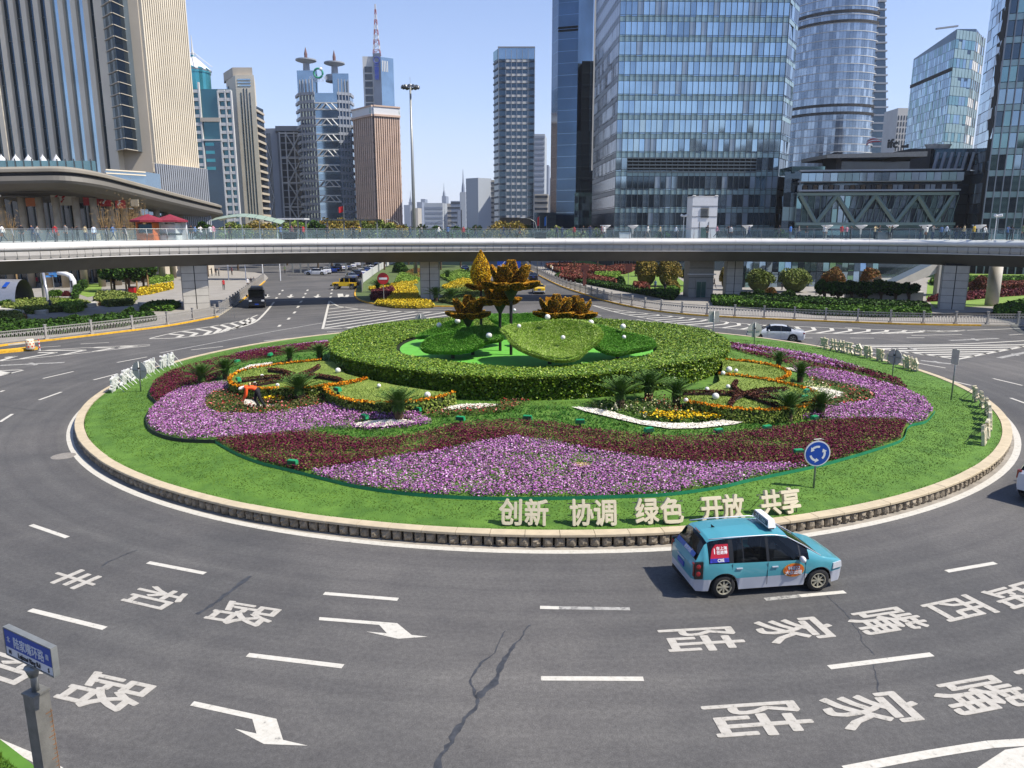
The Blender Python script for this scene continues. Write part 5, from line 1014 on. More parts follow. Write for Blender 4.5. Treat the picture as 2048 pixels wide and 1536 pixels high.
sgt('陆家嘴环路', .03, .215, .21, mSW); sgt('北', -.66, .27, .11, mSW); sgt('南', .66, .27, .11, mSW); mTx = M('sign_text_dark', '#33363c', .5)
sgt('Lujiazui Ring Rd', .0, .045, .12, mTx); sgt('N', -.66, .045, .11, mTx); sgt('S', .66, .045, .11, mTx)
# verge at the lower left corner
VP = [G(-80, 1455), G(0, 1488), G(62, 1536), G(100, 1570), G(60, 1700), G(-400, 1700)]
kerbed('verge_kerb', VP, z=.12, m=M('verge_lawn', '#4c7420', .9, scale=2), kerb_m=mKerb)
c_ = sum(VP, Vector())/6; sh = [(p.x+(c_.x-p.x)*.05-.06, p.y-.16) for p in VP]; Q = fillpoly([(p.x+(c_.x-p.x)*.03-.1, p.y-.18) for p in VP], 1800); stuffobj('verge_grass', npmesh('verge_grass', blades(np.c_[Q, np.full(len(Q), .13)], .075, .02, .8), 3, mGrassB), 'patch of bright grass behind the kerb at the lower left corner', 'grass')
flat('verge_edge_line', [G(-80, 1452), G(0, 1478), G(105, 1522), G(140, 1545), G(104, 1545), G(0, 1490), G(-80, 1458)], mWhite, .004)
# ================================================================ VEHICLES
mTyre = M('tyre', '#17171a', .85, var=.1); mRim = M('alloy_rim', '#a39e8c', .4, .15, var=.05); mBlk = M('black_trim', '#121315', .4); mCGl = M('car_glass', '#07090a', .05, var=0, spec=.45); mRedL = M('tail_lamp', '#7a0f14', .2, var=0, coat=.5); mClr = M('head_lamp', '#c9ccd0', .12, .3, var=0, coat=.6)
mPlate = M('plate_blue', '#1d3f9a', .4); mInt = M('cabin_dark', '#0c0d0e', .9)
def wheel(r, w_, n=20, spokes=8):
    ty = MB().lathe([(r*.62, -w_/2+.01), (r*.9, -w_/2), (r, -w_/2+.03), (r, w_/2-.03), (r*.9, w_/2), (r*.62, w_/2-.01)], n=n, axis='Y', cap=False).mesh('tyre', mTyre, True)
    mb = MB().lathe([(r*.66, -w_/2+.012), (r*.66, -w_/2-.002), (r*.60, -w_/2-.002), (r*.58, -w_/2+.05)], n=n, axis='Y', cap=False); mb.lathe([(1e-4, -w_/2+.005), (r*.16, -w_/2+.01), (r*.16, -w_/2+.06)], n=12, axis='Y', cap=False)
    for k in range(spokes):
        a = 2*PI*k/spokes; c, s = math.cos(a), math.sin(a); mb.box((r*.37*c, -w_/2+.03, r*.37*s), (r*.5, .03, r*.13), rot=Matrix(((c, 0, -s), (0, 1, 0), (s, 0, c))))
    return ty, mb.mesh('rim', mRim), MB().lathe([(1e-4, -w_/2+.07), (r*.62, -w_/2+.07)], n=n, axis='Y').mesh('brake_disc', mInt)
def make_car(name, P, paint, paint2=None, step=.05):
    """P: L, W, belt/top/hw/hwt profiles from the tail (x=0) to the nose, wheel positions, window spans"""
    t = thing(name, (0, 0, 0), '', 'car'); L, Wd = P['L'], P['W']; xs = set(np.arange(0, L+1e-6, step).round(4)); 
    for k in ('belt', 'top'): xs |= {round(a, 4) for a, _ in P[k]}
    for a, b in P['side']+[P['ws'], P['rw']]: xs |= {round(a, 4), round(b, 4)}
    xs = sorted(x for x in xs if 0 <= x <= L); f = lambda k, x: float(np.interp(x, [a for a, _ in P[k]], [b for _, b in P[k]])); r = P['wr']; ra = r+.07; sill = P.get('sill', .22); spl = P.get('split', .6)
    sec = []
    for x in xs:
        zb = sill+max(0, .12-x)*1.2+max(0, x-(L-.15))*.8
        for xw in P['wx']:
            if abs(x-xw) < ra: zb = max(zb, r+math.sqrt(ra*ra-(x-xw)**2)*.98)
        w_, wt, bz, tz = f('hw', x), f('hwt', x), f('belt', x), f('top', x); tz = max(tz, bz+.012); s1 = min(max(zb+.03, spl), bz-.06); z2 = s1+(bz-s1)*.6; g = min(1, (tz-bz)/.35); wt = w_*.97*(1-g)+wt*g
        fl = .03*sum(max(0, 1-abs(x-xw)/(ra+.12)) for xw in P['wx'])
        sec.append([(w_*.955+fl, zb), (w_+fl, s1), (w_+.012, z2), (w_*.985, bz), ((w_*.96+wt)/2+.015, (bz+tz)/2), (wt, tz-.05*g-.004), (wt*.6, tz-.010), (0, tz+.012*g)])
    groups = {}; V = []; k = 8
    for s_ in (-1, 1):
        for i, x in enumerate(xs): V += [(x-L/2, s_*y, z) for y, z in sec[i]]
    def put(key, fc): groups.setdefault(key, []).append(fc)
    n = len(xs)
    for si, s_ in enumerate((-1, 1)):
        o = si*n*k
        for i in range(n-1):
            xm = (xs[i]+xs[i+1])/2
            for j in range(k-1):
                q = (o+i*k+j, o+(i+1)*k+j, o+(i+1)*k+j+1, o+i*k+j+1); q = q if s_ < 0 else q[::-1]; gl = f('top', xm)-f('belt', xm) > .10
                if j in (3, 4) and gl:
                    key = 'body2' if False else 'body'
                    for a, b in P['side']:
                        if a < xm < b: key = 'side_window|%d%g' % (si, a)
                    if key == 'body' and P['side'][0][0] < xm < P['side'][-1][1]: key = 'pillar|%d' % si
                elif j in (5, 6) and P['ws'][0] < xm < P['ws'][1]: key = 'windscreen'
                elif j in (5, 6) and P['rw'][0] < xm < P['rw'][1]: key = 'rear_window'
                elif j == 0: key = 'lower_body'
                else: key = 'body'
                put(key, q)
    for i, fl_ in ((0, 1), (n-1, 0)):
        q = [i*k+j for j in range(k)]+[n*k+i*k+j for j in range(k-2, -1, -1)]
        lo = [q[0], q[1], q[-2], q[-1]]; hi = q[1:-1]; lo = lo if not fl_ else lo[::-1]; hi = hi if not fl_ else hi[::-1]; put('lower_body', tuple(lo)); put('body', tuple(hi))
    mats = {'body': paint, 'lower_body': paint2 or paint, 'side_window': mCGl, 'windscreen': mCGl, 'rear_window': mCGl, 'pillar': mBlk}
    for key, fs in groups.items():
        used = sorted({v for q in fs for v in q}); mp = {v: i for i, v in enumerate(used)}; o = MB().add([V[v] for v in used], [tuple(mp[v] for v in q) for q in fs]).build({'pillar': 'window_frame'}.get(key.split('|')[0], key.split('|')[0]), mats[key.split('|')[0]], t); smooth_by_angle(o, 28)
    MB().box((0, 0, .46), (L-.35, Wd-.55, .5)).box((0, 0, .30), (P['wx'][1]-P['wx'][0]-2*ra, Wd-.12, .16)).build('underbody', mInt, t)
    tm, rm, bd_ = wheel(r, .2, spokes=P.get('spokes', 8))
    for xw in P['wx']:
        for s_ in (-1, 1):
            w_ = f('hw', xw)-.10; o = link('wheel', tm, t, (xw-L/2, s_*w_, r), rz=0 if s_ < 0 else PI); link('rim', rm, o); link('brake_disc', bd_, o)
    hb_, fb = f('hw', .05), f('hw', L-.15)
    for s_ in (-1, 1):
        if P.get('tl'): x0, z0, dx, dy, dz = P['tl']; MB().box((x0-L/2, s_*(f('hw', x0)-dy/2+.022), z0), (dx, dy, dz), tp=.9).build('tail_light', mRedL, t)
        if P.get('hl'): x0, z0, dx, dy, dz = P['hl']; MB().box((x0-L/2, s_*(f('hw', x0)-dy/2+.035), z0), (dx, dy, dz), rz=s_*-.35, tp=.9).build('headlight', mClr, t)
        mx = P['mir']; MB().ball((mx-L/2, s_*(Wd/2+.09), f('belt', mx)+.06), .12, 10, sz=.7, sx=.6).tube([(mx-L/2, s_*(Wd/2-.05), f('belt', mx)+.01), (mx-L/2, s_*(Wd/2+.08), f('belt', mx)+.04)], .025, 6).build('mirror', paint if not P.get('wm') else mSW, t, smooth=True)
        for hx in P['hnd']: MB().box((hx-L/2, s_*(f('hw', hx)+.022), f('belt', hx)-.14), (.17, .03, .028)).build('door_handle', P.get('hm', paint), t)
        for dx_ in P['seam']: MB().box((dx_-L/2, s_*(f('hw', dx_)+.008), (f('belt', dx_)+sill+.1)/2), (.008, .012, f('belt', dx_)-sill-.12)).build('door_seam', mBlk, t)
    MB().box((-L/2-.012, 0, P.get('pz', .72)), (.02, .44, .14)).build('number_plate', mPlate, t); MB().box((L/2+.01, 0, .42), (.02, .44, .13)).build('number_plate', mPlate, t)
    MB().box((L/2-.02, 0, .44), (.06, Wd*.55, .16)).box((L/2-.05, 0, .66), (.05, Wd*.42, .1)).build('grille', mBlk, t)
    MB().box((-L/2+.02, 0, .3), (.06, Wd*.7, .1)).build('rear_valance', mBlk, t)
    return t
TUR = dict(L=4.4, W=1.79, wr=.32, wx=(.86, 3.54), belt=[(0, .90), (.3, 1.0), (2.0, .97), (3.3, .95), (3.7, .92), (4.2, .78), (4.4, .64)], top=[(0, .93), (.06, 1.02), (.34, 1.50), (.5, 1.59), (.9, 1.635), (1.8, 1.66), (2.4, 1.63), (2.75, 1.54), (3.62, 1.00), (4.05, .90), (4.28, .79), (4.4, .66)],
           hw=[(0, .70), (.06, .80), (.3, .87), (.8, .895), (3.4, .895), (3.9, .86), (4.2, .76), (4.34, .62), (4.4, .5)], hwt=[(0, .72), (.4, .64), (1, .655), (2.4, .64), (3.0, .66), (3.6, .72), (4.4, .5)], side=[(.42, .98), (1.10, 1.36), (1.39, 2.02), (2.10, 2.96), (3.0, 3.22)], ws=(2.72, 3.6), rw=(.10, .42), tl=(.10, .83, .16, .16, .34), hl=(4.05, .72, .34, .2, .16), mir=2.98, hnd=(1.25, 2.25), seam=(1.06, 2.05, 3.12), split=.56, wm=True)
mTurq = M('taxi_turquoise', '#458e9a', .28, .05, var=.02, coat=.7); mSilv = M('taxi_silver', '#b4b8c2', .35, .15, var=.02, coat=.5)
TUR['hm'] = mSilv
tx = make_car('taxi', TUR, mTurq, mSilv, .04); tx['label'] = 'turquoise and silver taxi minivan driving right past the front of the island'; tx['category'] = 'taxi'; tx.location = (6.80, 19.10, 0); tx.rotation_euler.z = rad(8.2)
mTG = glass('taxi_glass', '#050607', .62, .04); mSeat = M('taxi_seat', '#3c3f45', .8)
for c_ in tx.children:
    if c_.name.split('.')[0] in ('side_window', 'windscreen', 'rear_window'): c_.data.materials[0] = mTG
for x_ in (.35, -.55, -1.3):
    for s in (-1, 1): MB().box((x_, s*.38, .78), (.5, .5, .28)).box((x_-.28, s*.38, 1.08), (.14, .48, .6)).box((x_-.3, s*.38, 1.42), (.1, .26, .16)).build('seat', mSeat, tx)
MB().box((.95, 0, .95), (.4, 1.4, .2)).build('dashboard', mBlk, tx); 
for s in (-1, 1):
    hs = MB().box((-2.2+.15, s*.845, .83), (.22, .07, .46)).build('lamp_housing', mBlk, tx); [MB().ball((-2.2+.13, s*.872, z_), .075, 10, sy=.3).build('red_lamp', mRedL, hs) for z_ in (.94, .74)]
# trim lines, roof sign, oval badge, window poster, roof fin, rear lettering
def side_rail(pts, r, mm, nm): MB().tube(pts, r, 6).build(nm, mm, tx, smooth=True)
for s in (-1, 1): side_rail([(-1.75, s*.665, 1.60), (-1.2, s*.672, 1.625), (0, s*.668, 1.63), (.4, s*.665, 1.57), (.9, s*.70, 1.30), (1.4, s*.78, 1.0)], .016, mSilv, 'roof_highlight_rail')  # silver roof line, its bright colour carrying the highlight along the roof edge
MB().box((.12, 0, 1.71), (.13, .92, .05)).build('sign_mount', mBlk, tx); rs = MB().box((.12, 0, 1.83), (.22, .95, .20), tp=.82).build('roof_sign', mSW, tx)
MB().box((-.012+.12-.10, 0, 1.83), (.008, .8, .13), rot=None).build('dark_panel', M('sign_navy', '#141f3c', .3), rs); text_obj('lettering', '大众 TAXI', .13, .001, frame((0, -1, 0), (0, 0, 1), (-1, 0, 0), (.003, 0, 1.79)), mSW, rs)
MB().add([(-.05, -.01, 0), (.06, -.01, 0), (.06, .01, 0), (-.05, .01, 0), (-.06, 0, .09)], [(0, 1, 4), (1, 2, 4), (2, 3, 4), (3, 0, 4)]).build('roof_fin', mBlk, tx, loc=(-1.35, 0, 1.65))
mOv = M('oval_orange', '#e8783a', .4, var=.25, scale=3)
for s in (-1, 1):
    ov = MB().lathe([(1e-4, 0), (.5, 0)], (0, 0, 0), 32, axis='Y').build('oval_badge', M('badge_yellow', '#e8b23c', .4), tx, loc=(.58, s*.921, .70)); ov.scale = (.58*1.04, 1, .36*1.08)
    o = MB().lathe([(1e-4, 0), (.5, 0)], (0, 0, 0), 32, axis='Y').build('oval_fill', mOv, ov, loc=(0, s*.003, 0)); o.scale = (.93, 1, .9)
    fr_ = (lambda x, z: frame((-s*1.0, 0, 0), (0, 0, 1), (0, s*1.0, 0), (x, s*.928, z)))
    text_obj('badge_number', '96822', .14, .0008, fr_(.58, .715), M('badge_navy', '#1c2458', .4), tx, bd=.008, bz=.0002); q_ = fr_(.58, .715); q_.translation.y += s*.004; text_obj('badge_number', '96822', .14, .0008, q_, mSW, tx); text_obj('badge_lettering', '大众出租', .12, .0008, fr_(.58, .59), mSW, tx, bd=.003, bz=.0003)
# poster in the rear quarter window (near side follows the glass)
Wp = []
def gp(x, z): # on the rear quarter glass, right side of the car
    f_ = (z-1.0)/.55; return Vector((x-2.2, -(.862-.20*f_-.01*math.sin(PI*f_))-.030, z))
mPR = M('poster_red', '#a3182c', .35, var=.1); mPB = M('poster_blue', '#2b2f9a', .35, var=.4, scale=5)
MB().add([gp(.46, 1.13), gp(.97, 1.13), gp(.97, 1.47), gp(.62, 1.47), gp(.52, 1.36)], [(0, 1, 2, 3, 4)]).build('poster', mPR, tx); MB().add([gp(.44, 1.03), gp(.97, 1.03), gp(.97, 1.13), gp(.46, 1.13)], [(0, 1, 2, 3)]).build('poster_band', mPB, tx)
xz = (gp(.9, 1.45)-gp(.9, 1.05)).normalized(); nr = Vector((1, 0, 0)).cross(xz)
for s_, x_, z_, sz in (('I', .585, 1.24, .2), ('在上海', .79, 1.335, .10), ('在进博', .79, 1.235, .10), ('CIIE', .74, 1.045, .11)): q = gp(x_, z_)+nr*.004; text_obj('poster_lettering', s_, sz, .0006, frame((1, 0, 0), xz, nr, q), mSW, tx, bd=.003, bz=.0002)
# rear window strip
rw0 = Vector((-2.2+.11, 0, 1.09)); up_ = (Vector((-2.2+.34, 0, 1.50))-rw0).normalized(); nr = Vector((0, -1, 0)).cross(up_); 
MB().add([rw0+Vector((0, s*.62, 0))+up_*h+nr*.03 for s, h in ((1, .0), (-1, .0), (-1, .13), (1, .13))], [(0, 1, 2, 3)]).build('rear_banner', M('banner_blue', '#2f5ea8', .4, var=.2), tx)
text_obj('rear_lettering', '便民利民', .11, .0006, frame((0, -1, 0), up_, nr, rw0+up_*.02+nr*.034-Vector((0, .15, 0))), mSW, tx, bd=.002, bz=.0002)
MB().box((-2.2+.42, 0, 1.585), (.02, .34, .02)).build('brake_strip', mRedL, tx); MB().tube([(-2.2+.13, -.1, 1.04), (-2.2+.17, .35, 1.13)], .008, 5).build('wiper', mBlk, tx)
MB().box((-2.215, 0, .88), (.02, .5, .03)).build('hatch_handle', mSilv, tx)
# saloon family
SED = dict(L=4.75, W=1.81, wr=.33, wx=(1.0, 3.85), belt=[(0, .86), (.7, .93), (2.5, .92), (3.5, .90), (4.2, .80), (4.75, .60)], top=[(0, .90), (.1, .98), (.75, 1.04), (1.5, 1.37), (1.9, 1.43), (2.5, 1.44), (2.9, 1.38), (3.65, .96), (4.3, .85), (4.6, .74), (4.75, .62)],
           hw=[(0, .72), (.1, .82), (.5, .89), (4.0, .89), (4.4, .82), (4.65, .68), (4.75, .55)], hwt=[(0, .7), (.8, .72), (1.6, .60), (2.6, .60), (3.6, .72), (4.75, .5)], side=[(1.15, 1.95), (2.03, 2.85), (2.87, 3.2)], ws=(2.85, 3.62), rw=(.82, 1.5), tl=(.13, .80, .2, .3, .13), hl=(4.38, .66, .36, .24, .14), mir=3.0, hnd=(1.7, 2.6), seam=(1.3, 1.99, 3.1), split=.55, spokes=5)
mCW = M('car_white', '#c6c8cc', .25, .1, var=.02, coat=.7)
s1 = make_car('white_saloon', SED, mCW, None, .07); s1['label'] = 'white saloon car driving left, just behind the round sign at the right'; p = G(1557, 684); s1.location = (p.x, p.y+.95, 0); s1.rotation_euler.z = rad(166)
SUV = dict(SED, L=4.5, W=1.84, wr=.36, wx=(.85, 3.6), belt=[(0, 1.0), (2.5, 1.02), (3.5, 1.0), (4.0, .92), (4.5, .75)], top=[(0, 1.05), (.08, 1.15), (.4, 1.55), (1, 1.66), (2.4, 1.66), (2.8, 1.56), (3.45, 1.10), (4.1, 1.0), (4.4, .9), (4.5, .8)], hw=[(0, .78), (.3, .9), (4.0, .9), (4.4, .78), (4.5, .65)], hwt=[(0, .74), (.6, .68), (2.6, .68), (3.5, .76), (4.5, .6)], side=[(.5, 1.1), (1.2, 1.9), (1.98, 2.75), (2.78, 3.05)], ws=(2.75, 3.42), rw=(.1, .42), tl=(.1, 1.0, .15, .15, .3), hl=(4.2, .82, .3, .25, .16), mir=2.95, seam=(1.15, 1.95, 3.0), hnd=(1.3, 2.2), sill=.3)
mCB = M('car_black', '#101217', .2, .2, var=.02, coat=.8); mCBl = M('car_blue', '#16306e', .25, .3, var=.02, coat=.7); mCS = M('car_silver', '#84888c', .3, .6, var=.02, coat=.6); mCY = M('car_yellow', '#e2bc1c', .3, .05, var=.02, coat=.6); mCR = M('car_red', '#7c1a1c', .3, var=.02, coat=.6)
PSED = treeof(make_car('parked_car', SED, mCW, None, .12)); PSUV = treeof(make_car('parked_car', SUV, mCW, None, .12))
def recol(m):
    def f(o):
        for s in o.material_slots:
            if s.material in (mCW, mCB, mCBl, mCS, mCY): s.link = 'OBJECT'; s.material = m
    return f
PK_ = [(632, 550, 0, mCW, PI+.08, 'white saloon parked nearest the camera at the left corner of the car park'), (652, 547, 0, mCW, 1.95, 'second white saloon in the left parking row'), (664, 545, 0, mCBl, 1.95, 'dark blue saloon in the left parking row'), (674, 542, 1, mCB, 1.95, 'black car right of the blue one in the left parking row'), (685, 540, 0, mCW, 1.95, 'white car right of the black one in the left parking row'), (694, 538, 0, mCS, 1.95, 'silver saloon in the middle of the left parking row'),
      (703, 536, 0, mCW, 1.95, 'white car two places from the far end of the left parking row'), (712, 533, 1, mCW, 1.95, 'white estate near the far end of the left parking row'), (722, 531, 0, mCS, 1.95, 'silver car near the far end of the left parking row'), (732, 529, 1, mCB, 1.95, 'black car at the far end of the left parking row'), (742, 527, 0, mCW, 1.95, 'white car last of the left parking row'),
      (703, 560, 0, mCS, 1.95, 'silver car partly behind the yellow off-roader'), (712, 556, 1, mCB, 1.95, 'black car behind the yellow off-roader'), (722, 551, 0, mCW, 1.95, 'white car third in the right parking row'), (733, 547, 0, mCBl, 1.95, 'blue car fourth in the right parking row'), (742, 543, 0, mCW, 1.95, 'white car fifth in the right parking row'), (752, 539, 1, mCBl, 1.95, 'navy car sixth in the right parking row by the white fence'), (762, 535, 0, mCW, 1.95, 'white car at the far end of the right parking row'),
      (930, 543, 0, mCB, PI/2+.1, 'black car driving away beyond the median right of the bud'), (1066, 560, 0, mCB, PI/2, 'dark car ahead of the yellow taxi'), (1676, 534, 1, mCW, 0, 'white car parked far off behind the glass lobby')]
used = {0: 0, 1: 0}
for u, v, k, m, rz, lb in PK_:
    p = G(u, v); pr = (PSED, PSUV)[k]
    if not used[k]: r_ = pr.root; r_.location = p; r_.rotation_euler.z = rz; r_['label'] = lb; r_['group'] = 'cars parked in the car park'; used[k] = 1; [recol(m)(c_) for c_, _ in pr.parts]
    else: r_ = copytree(pr, p, rz, lb, 'cars parked in the car park' if 600 < u < 800 else 'cars on the far roads', over=None); [recol(m)(c_) for c_ in r_.children_recursive]
yt = copytree(PSED, G(1077, 586), PI/2+.02, 'yellow taxi driving away on the road right of the lotuses'); [recol(mCY)(c_) for c_ in yt.children_recursive]; yt['category'] = 'taxi'
MB().box((0, 0, 1.52), (.2, .6, .14), tp=.8).build('roof_sign', mSW, yt)
for c_ in yt.children:
    if c_.name.startswith('lower_body'): [setattr(s, 'material', mSilv) for s in c_.material_slots]
re_ = copytree(PSUV, Vector((20.4, 25.9, 0)), rad(35), 'white car entering at the right edge of the road, only its tail in view'); [recol(mCW)(c_) for c_ in re_.children_recursive]
# yellow off-roader
p = G(687, 579); jp = thing('off_roader', p+Vector((0, 1, 0)), 'boxy yellow off-roader with black roof turning left by the car park', 'car', rz=PI-.04); mb = MB()
def boxp(c, d, m, nm, tp=1.0): return MB().box(c, d, tp=tp).build(nm, m, jp)
bv = MB().prism([(-2.05, .55), (-2.05, 1.12), (-.0, 1.12), (.72, 1.14), (1.75, 1.08), (1.86, .98), (1.86, .6), (1.55, .55), (1.48, .95), (.88, .95), (.78, .5), (-.98, .5), (-1.05, .95), (-1.68, .95), (-1.75, .55)], -.76, .76)
bv.v = [(x, z, y) for x, y, z in bv.v]; bv.f = [f[::-1] for f in bv.f]; bv.build('body', mCY, jp)
cab = MB().prism([(-2.03, 1.12), (-1.98, 1.78), (.28, 1.80), (.66, 1.14)], -.70, .70); cab.v = [(x, z, y) for x, y, z in cab.v]; cab.f = [f[::-1] for f in cab.f]; cab.build('cabin', mBlk, jp)
boxp((-.85, 0, 1.80), (2.35, 1.46, .10), mBlk, 'roof')
for s in (-1, 1):
    for x, w_, nm in ((.30, .80, 'door'), (-.55, .78, 'door')): boxp((x-.02, s*.765, .86), (w_, .03, .62), mCY, nm); boxp((x-.12, s*.71, 1.42), (w_*.8, .03, .42), mCGl, 'side_window'); 
    for x in (.72, .3-.42, -.96): boxp((x-.1*(x > .5), s*.715, 1.45), (.08, .04, .62), mCY, 'pillar')
    boxp((-1.5, s*.71, 1.45), (.8, .03, .42), mCGl, 'side_window')
    for x in (1.18, -1.36): boxp((x, s*.86, .98), (.95, .22, .07), mCY if x > 0 else mCY, 'fender')
    boxp((1.88, s*.5, .9), (.04, .2, .2), mClr, 'headlight'); boxp((-2.07, s*.66, .9), (.04, .15, .25), mRedL, 'tail_light')
tm, rm, bd_ = wheel(.40, .26, spokes=6)
for x in (1.18, -1.36):
    for s in (-1, 1): o = link('wheel', tm, jp, (x, s*.78, .40), rz=0 if s < 0 else PI); link('rim', rm, o); link('brake_disc', bd_, o)
o = link('spare_wheel', tm, jp, (-2.2, 0, 1.0), rz=-PI/2); boxp((2.05, 0, .62), (.22, 1.7, .2), mBlk, 'bumper'); boxp((-2.15, 0, .6), (.16, 1.6, .18), mBlk, 'bumper'); boxp((1.885, 0, .88), (.03, .7, .32), mBlk, 'grille')
# black van, front on, with people on the pavement behind
p = G(502, 617); vn = thing('black_van', p+Vector((0, 2.4, 0)), 'tall black van with roof boards coming toward the camera on the left road', 'van', rz=-1.27)
def vb(c, d, m, nm, tp=1.0): return MB().box(c, d, tp=tp).build(nm, m, vn)
pv = MB().prism([(-2.5, .35), (-2.5, 2.15), (1.3, 2.2), (1.95, 1.35), (2.42, 1.15), (2.5, .4)], -.95, .95); pv.v = [(x, z, y) for x, y, z in pv.v]; pv.f = [f[::-1] for f in pv.f]; o = pv.build('body', mCB, vn)
ws = MB().add([(1.33, -.82, 2.12), (1.33, .82, 2.12), (1.95, .86, 1.39), (1.95, -.86, 1.39)], [(3, 2, 1, 0)]).build('windscreen', mCGl, vn, loc=(.02, 0, .02))
for s in (-1, 1):
    vb((2.47, s*.72, .95), (.1, .34, .2), mClr, 'headlight'); vb((1.6, s*1.12, 1.5), (.12, .22, .28), mBlk, 'mirror'); vb((-.4, s*.955, 1.65), (2.6, .02, .55), mCGl, 'side_window'); vb((-2.51, s*.8, 1.2), (.03, .15, .4), mRedL, 'tail_light')
vb((2.5, 0, .9), (.05, 1.0, .24), mBlk, 'grille'); vb((2.52, 0, .45), (.1, 1.9, .24), mBlk, 'bumper'); vb((2.58, 0, .52), (.02, .44, .14), mPlate, 'number_plate'); vb((1.2, 0, 2.3), (.5, 1.5, .16), mBlk, 'roof_light'); vb((-.6, 0, 2.34), (3.4, 1.5, .24), mBlk, 'roof_box', .9)
tm, rm, bd_ = wheel(.36, .24)
for x in (1.6, -1.6):
    for s in (-1, 1): o = link('wheel', tm, vn, (x, s*.86, .36), rz=0 if s < 0 else PI); link('rim', rm, o)
for u, v, lb in ((496, 577, 'person in white standing on the pavement edge just behind the black van, left'), (503, 575, 'person in black standing on the pavement edge just behind the black van, middle'), (509, 574, 'person in grey standing on the pavement edge just behind the black van, right')):
    p = G(u, v, .13); person(p.x, p.y, .13, 0, 0, W if 'white' in lb else K if 'black' in lb.split('behind')[0] else GY, DK, lb, 'people on the pavements')
# ================================================================ FENCES
mFen = M('fence_grey', '#a09c95', .55, .2, var=.06)
def fence(pts, spacing, label, h=1.05, bars=.16, z=.13, postw=.17):
    pts = resample([Vector((p.x, p.y, z)) for p in pts], spacing); t = thing('fence', pts[0], label, 'fence'); o = pts[0]
    pm = MB().box((0, 0, (h+.2)/2), (postw, postw, h+.2)).box((0, 0, h+.22), (postw+.06, postw+.06, .06)).box((0, 0, .06), (postw+.14, postw+.14, .12)).mesh('fence_post', mFen); L = spacing*.98
    mb = MB(); n = int(spacing/bars)
    for z_ in (.16, h-.25, h-.02): mb.box((spacing/2, 0, z_), (spacing, .05, .06))
    for i in range(n): mb.box((spacing*(i+.5)/n, 0, (h+.1)/2), (.03, .03, h-.2))
    for i in range(0, n, 2): mb.box((spacing*(i+1)/n, 0, h-.34), (spacing/n, .03, .10))
    bm = mb.mesh('fence_panel', mFen); n = len(pts)
    for i, p in enumerate(pts):
        q = pts[min(i+1, n-1)]; d = (q-p) if i < n-1 else (p-pts[i-1]); rz = math.atan2(d.y, d.x); link('fence_post', pm, t, p-o, rz=rz)
        if i < n-1: b = link('fence_panel', bm, t, p-o, rz=rz); b.scale.x = d.length/spacing
    return t
def inset(px_, d): 
    pts = spline([G(*p) for p in px_], 6); nn = normals2(pts); return [p+k*d for p, k in zip(pts, nn)]
fence(inset([(-120, 706)]+LP[1:6], .35), 4.2, 'pale grey metal fence along the yellow kerb of the left pavement')
fence(inset([(446, 628), (470, 612), (497, 590), (531, 562)], .3), 2.6, 'grey fence along the left road beyond the black van')
fence(inset(RP[:13]+[(2100, 652)], .35), 3.1, 'long grey metal fence curving along the right pavement from the far road')
# white panel fence beside the median
wp = resample([G(724, 585, .13), G(726, 566, .13), G(752, 546, .13), G(775, 532, .13), G(800, 521, .13)], 2.2); t = thing('panel_fence', wp[0], 'white panel fence between the car park and the flower median', 'fence')
for a, b in zip(wp, wp[1:]):
    d = b-a; o = MB().box((0, 0, .8), (d.length*.96, .05, 1.5)).build('panel', mSW, t, loc=(a+b)/2-wp[0]); o.rotation_euler.z = math.atan2(d.y, d.x); MB().box((0, 0, .8), (.08, .08, 1.7)).build('fence_post', mGal, t, loc=a-wp[0])
# ================================================================ HEDGES, BEDS, TREES
GR1 = [(20, '#3a5a14'), (20, '#4c6e1c'), (10, '#63842a'), (14, '#28420d')]; GRL = [(20, '#64822a'), (20, '#769236'), (10, '#8ba24a'), (12, '#4e6a1e')]; RDH = [(20, '#6e3428'), (20, '#7c4234'), (10, '#52281f'), (8, '#8f5a46'), (12, '#4f4422')]
MRH = [(20, '#5a2028'), (20, '#6f2c34'), (10, '#3c161c'), (6, '#7a4a3a')]; YLH = [(30, '#c4a81a'), (20, '#a88e14'), (10, '#e6cc44'), (14, '#5a6a1c')]; DKG = [(20, '#26400f'), (20, '#345214'), (8, '#46661e'), (14, '#182c08')]
BRN = [(20, '#7a6a2a'), (20, '#8f7a34'), (14, '#5f5a22'), (10, '#a08a48'), (10, '#454a1a')]; ORG = [(20, '#7a5a28'), (14, '#7a4a26'), (20, '#5a5224'), (6, '#96683a')]; OLV = [(20, '#5a6a2a'), (20, '#707e38'), (14, '#455420'), (10, '#8f9450')]
_fm = {}
def fmat(key, cols): return _fm.setdefault(key, MF('foliage_'+key, cols, .65, .2))
COLS = dict(green=GR1, lime=GRL, red=RDH, maroon=MRH, yellow=YLH, dark=DKG, brown=BRN, orange=ORG, olive=OLV)
def fm_(k): return fmat(k, COLS[k])
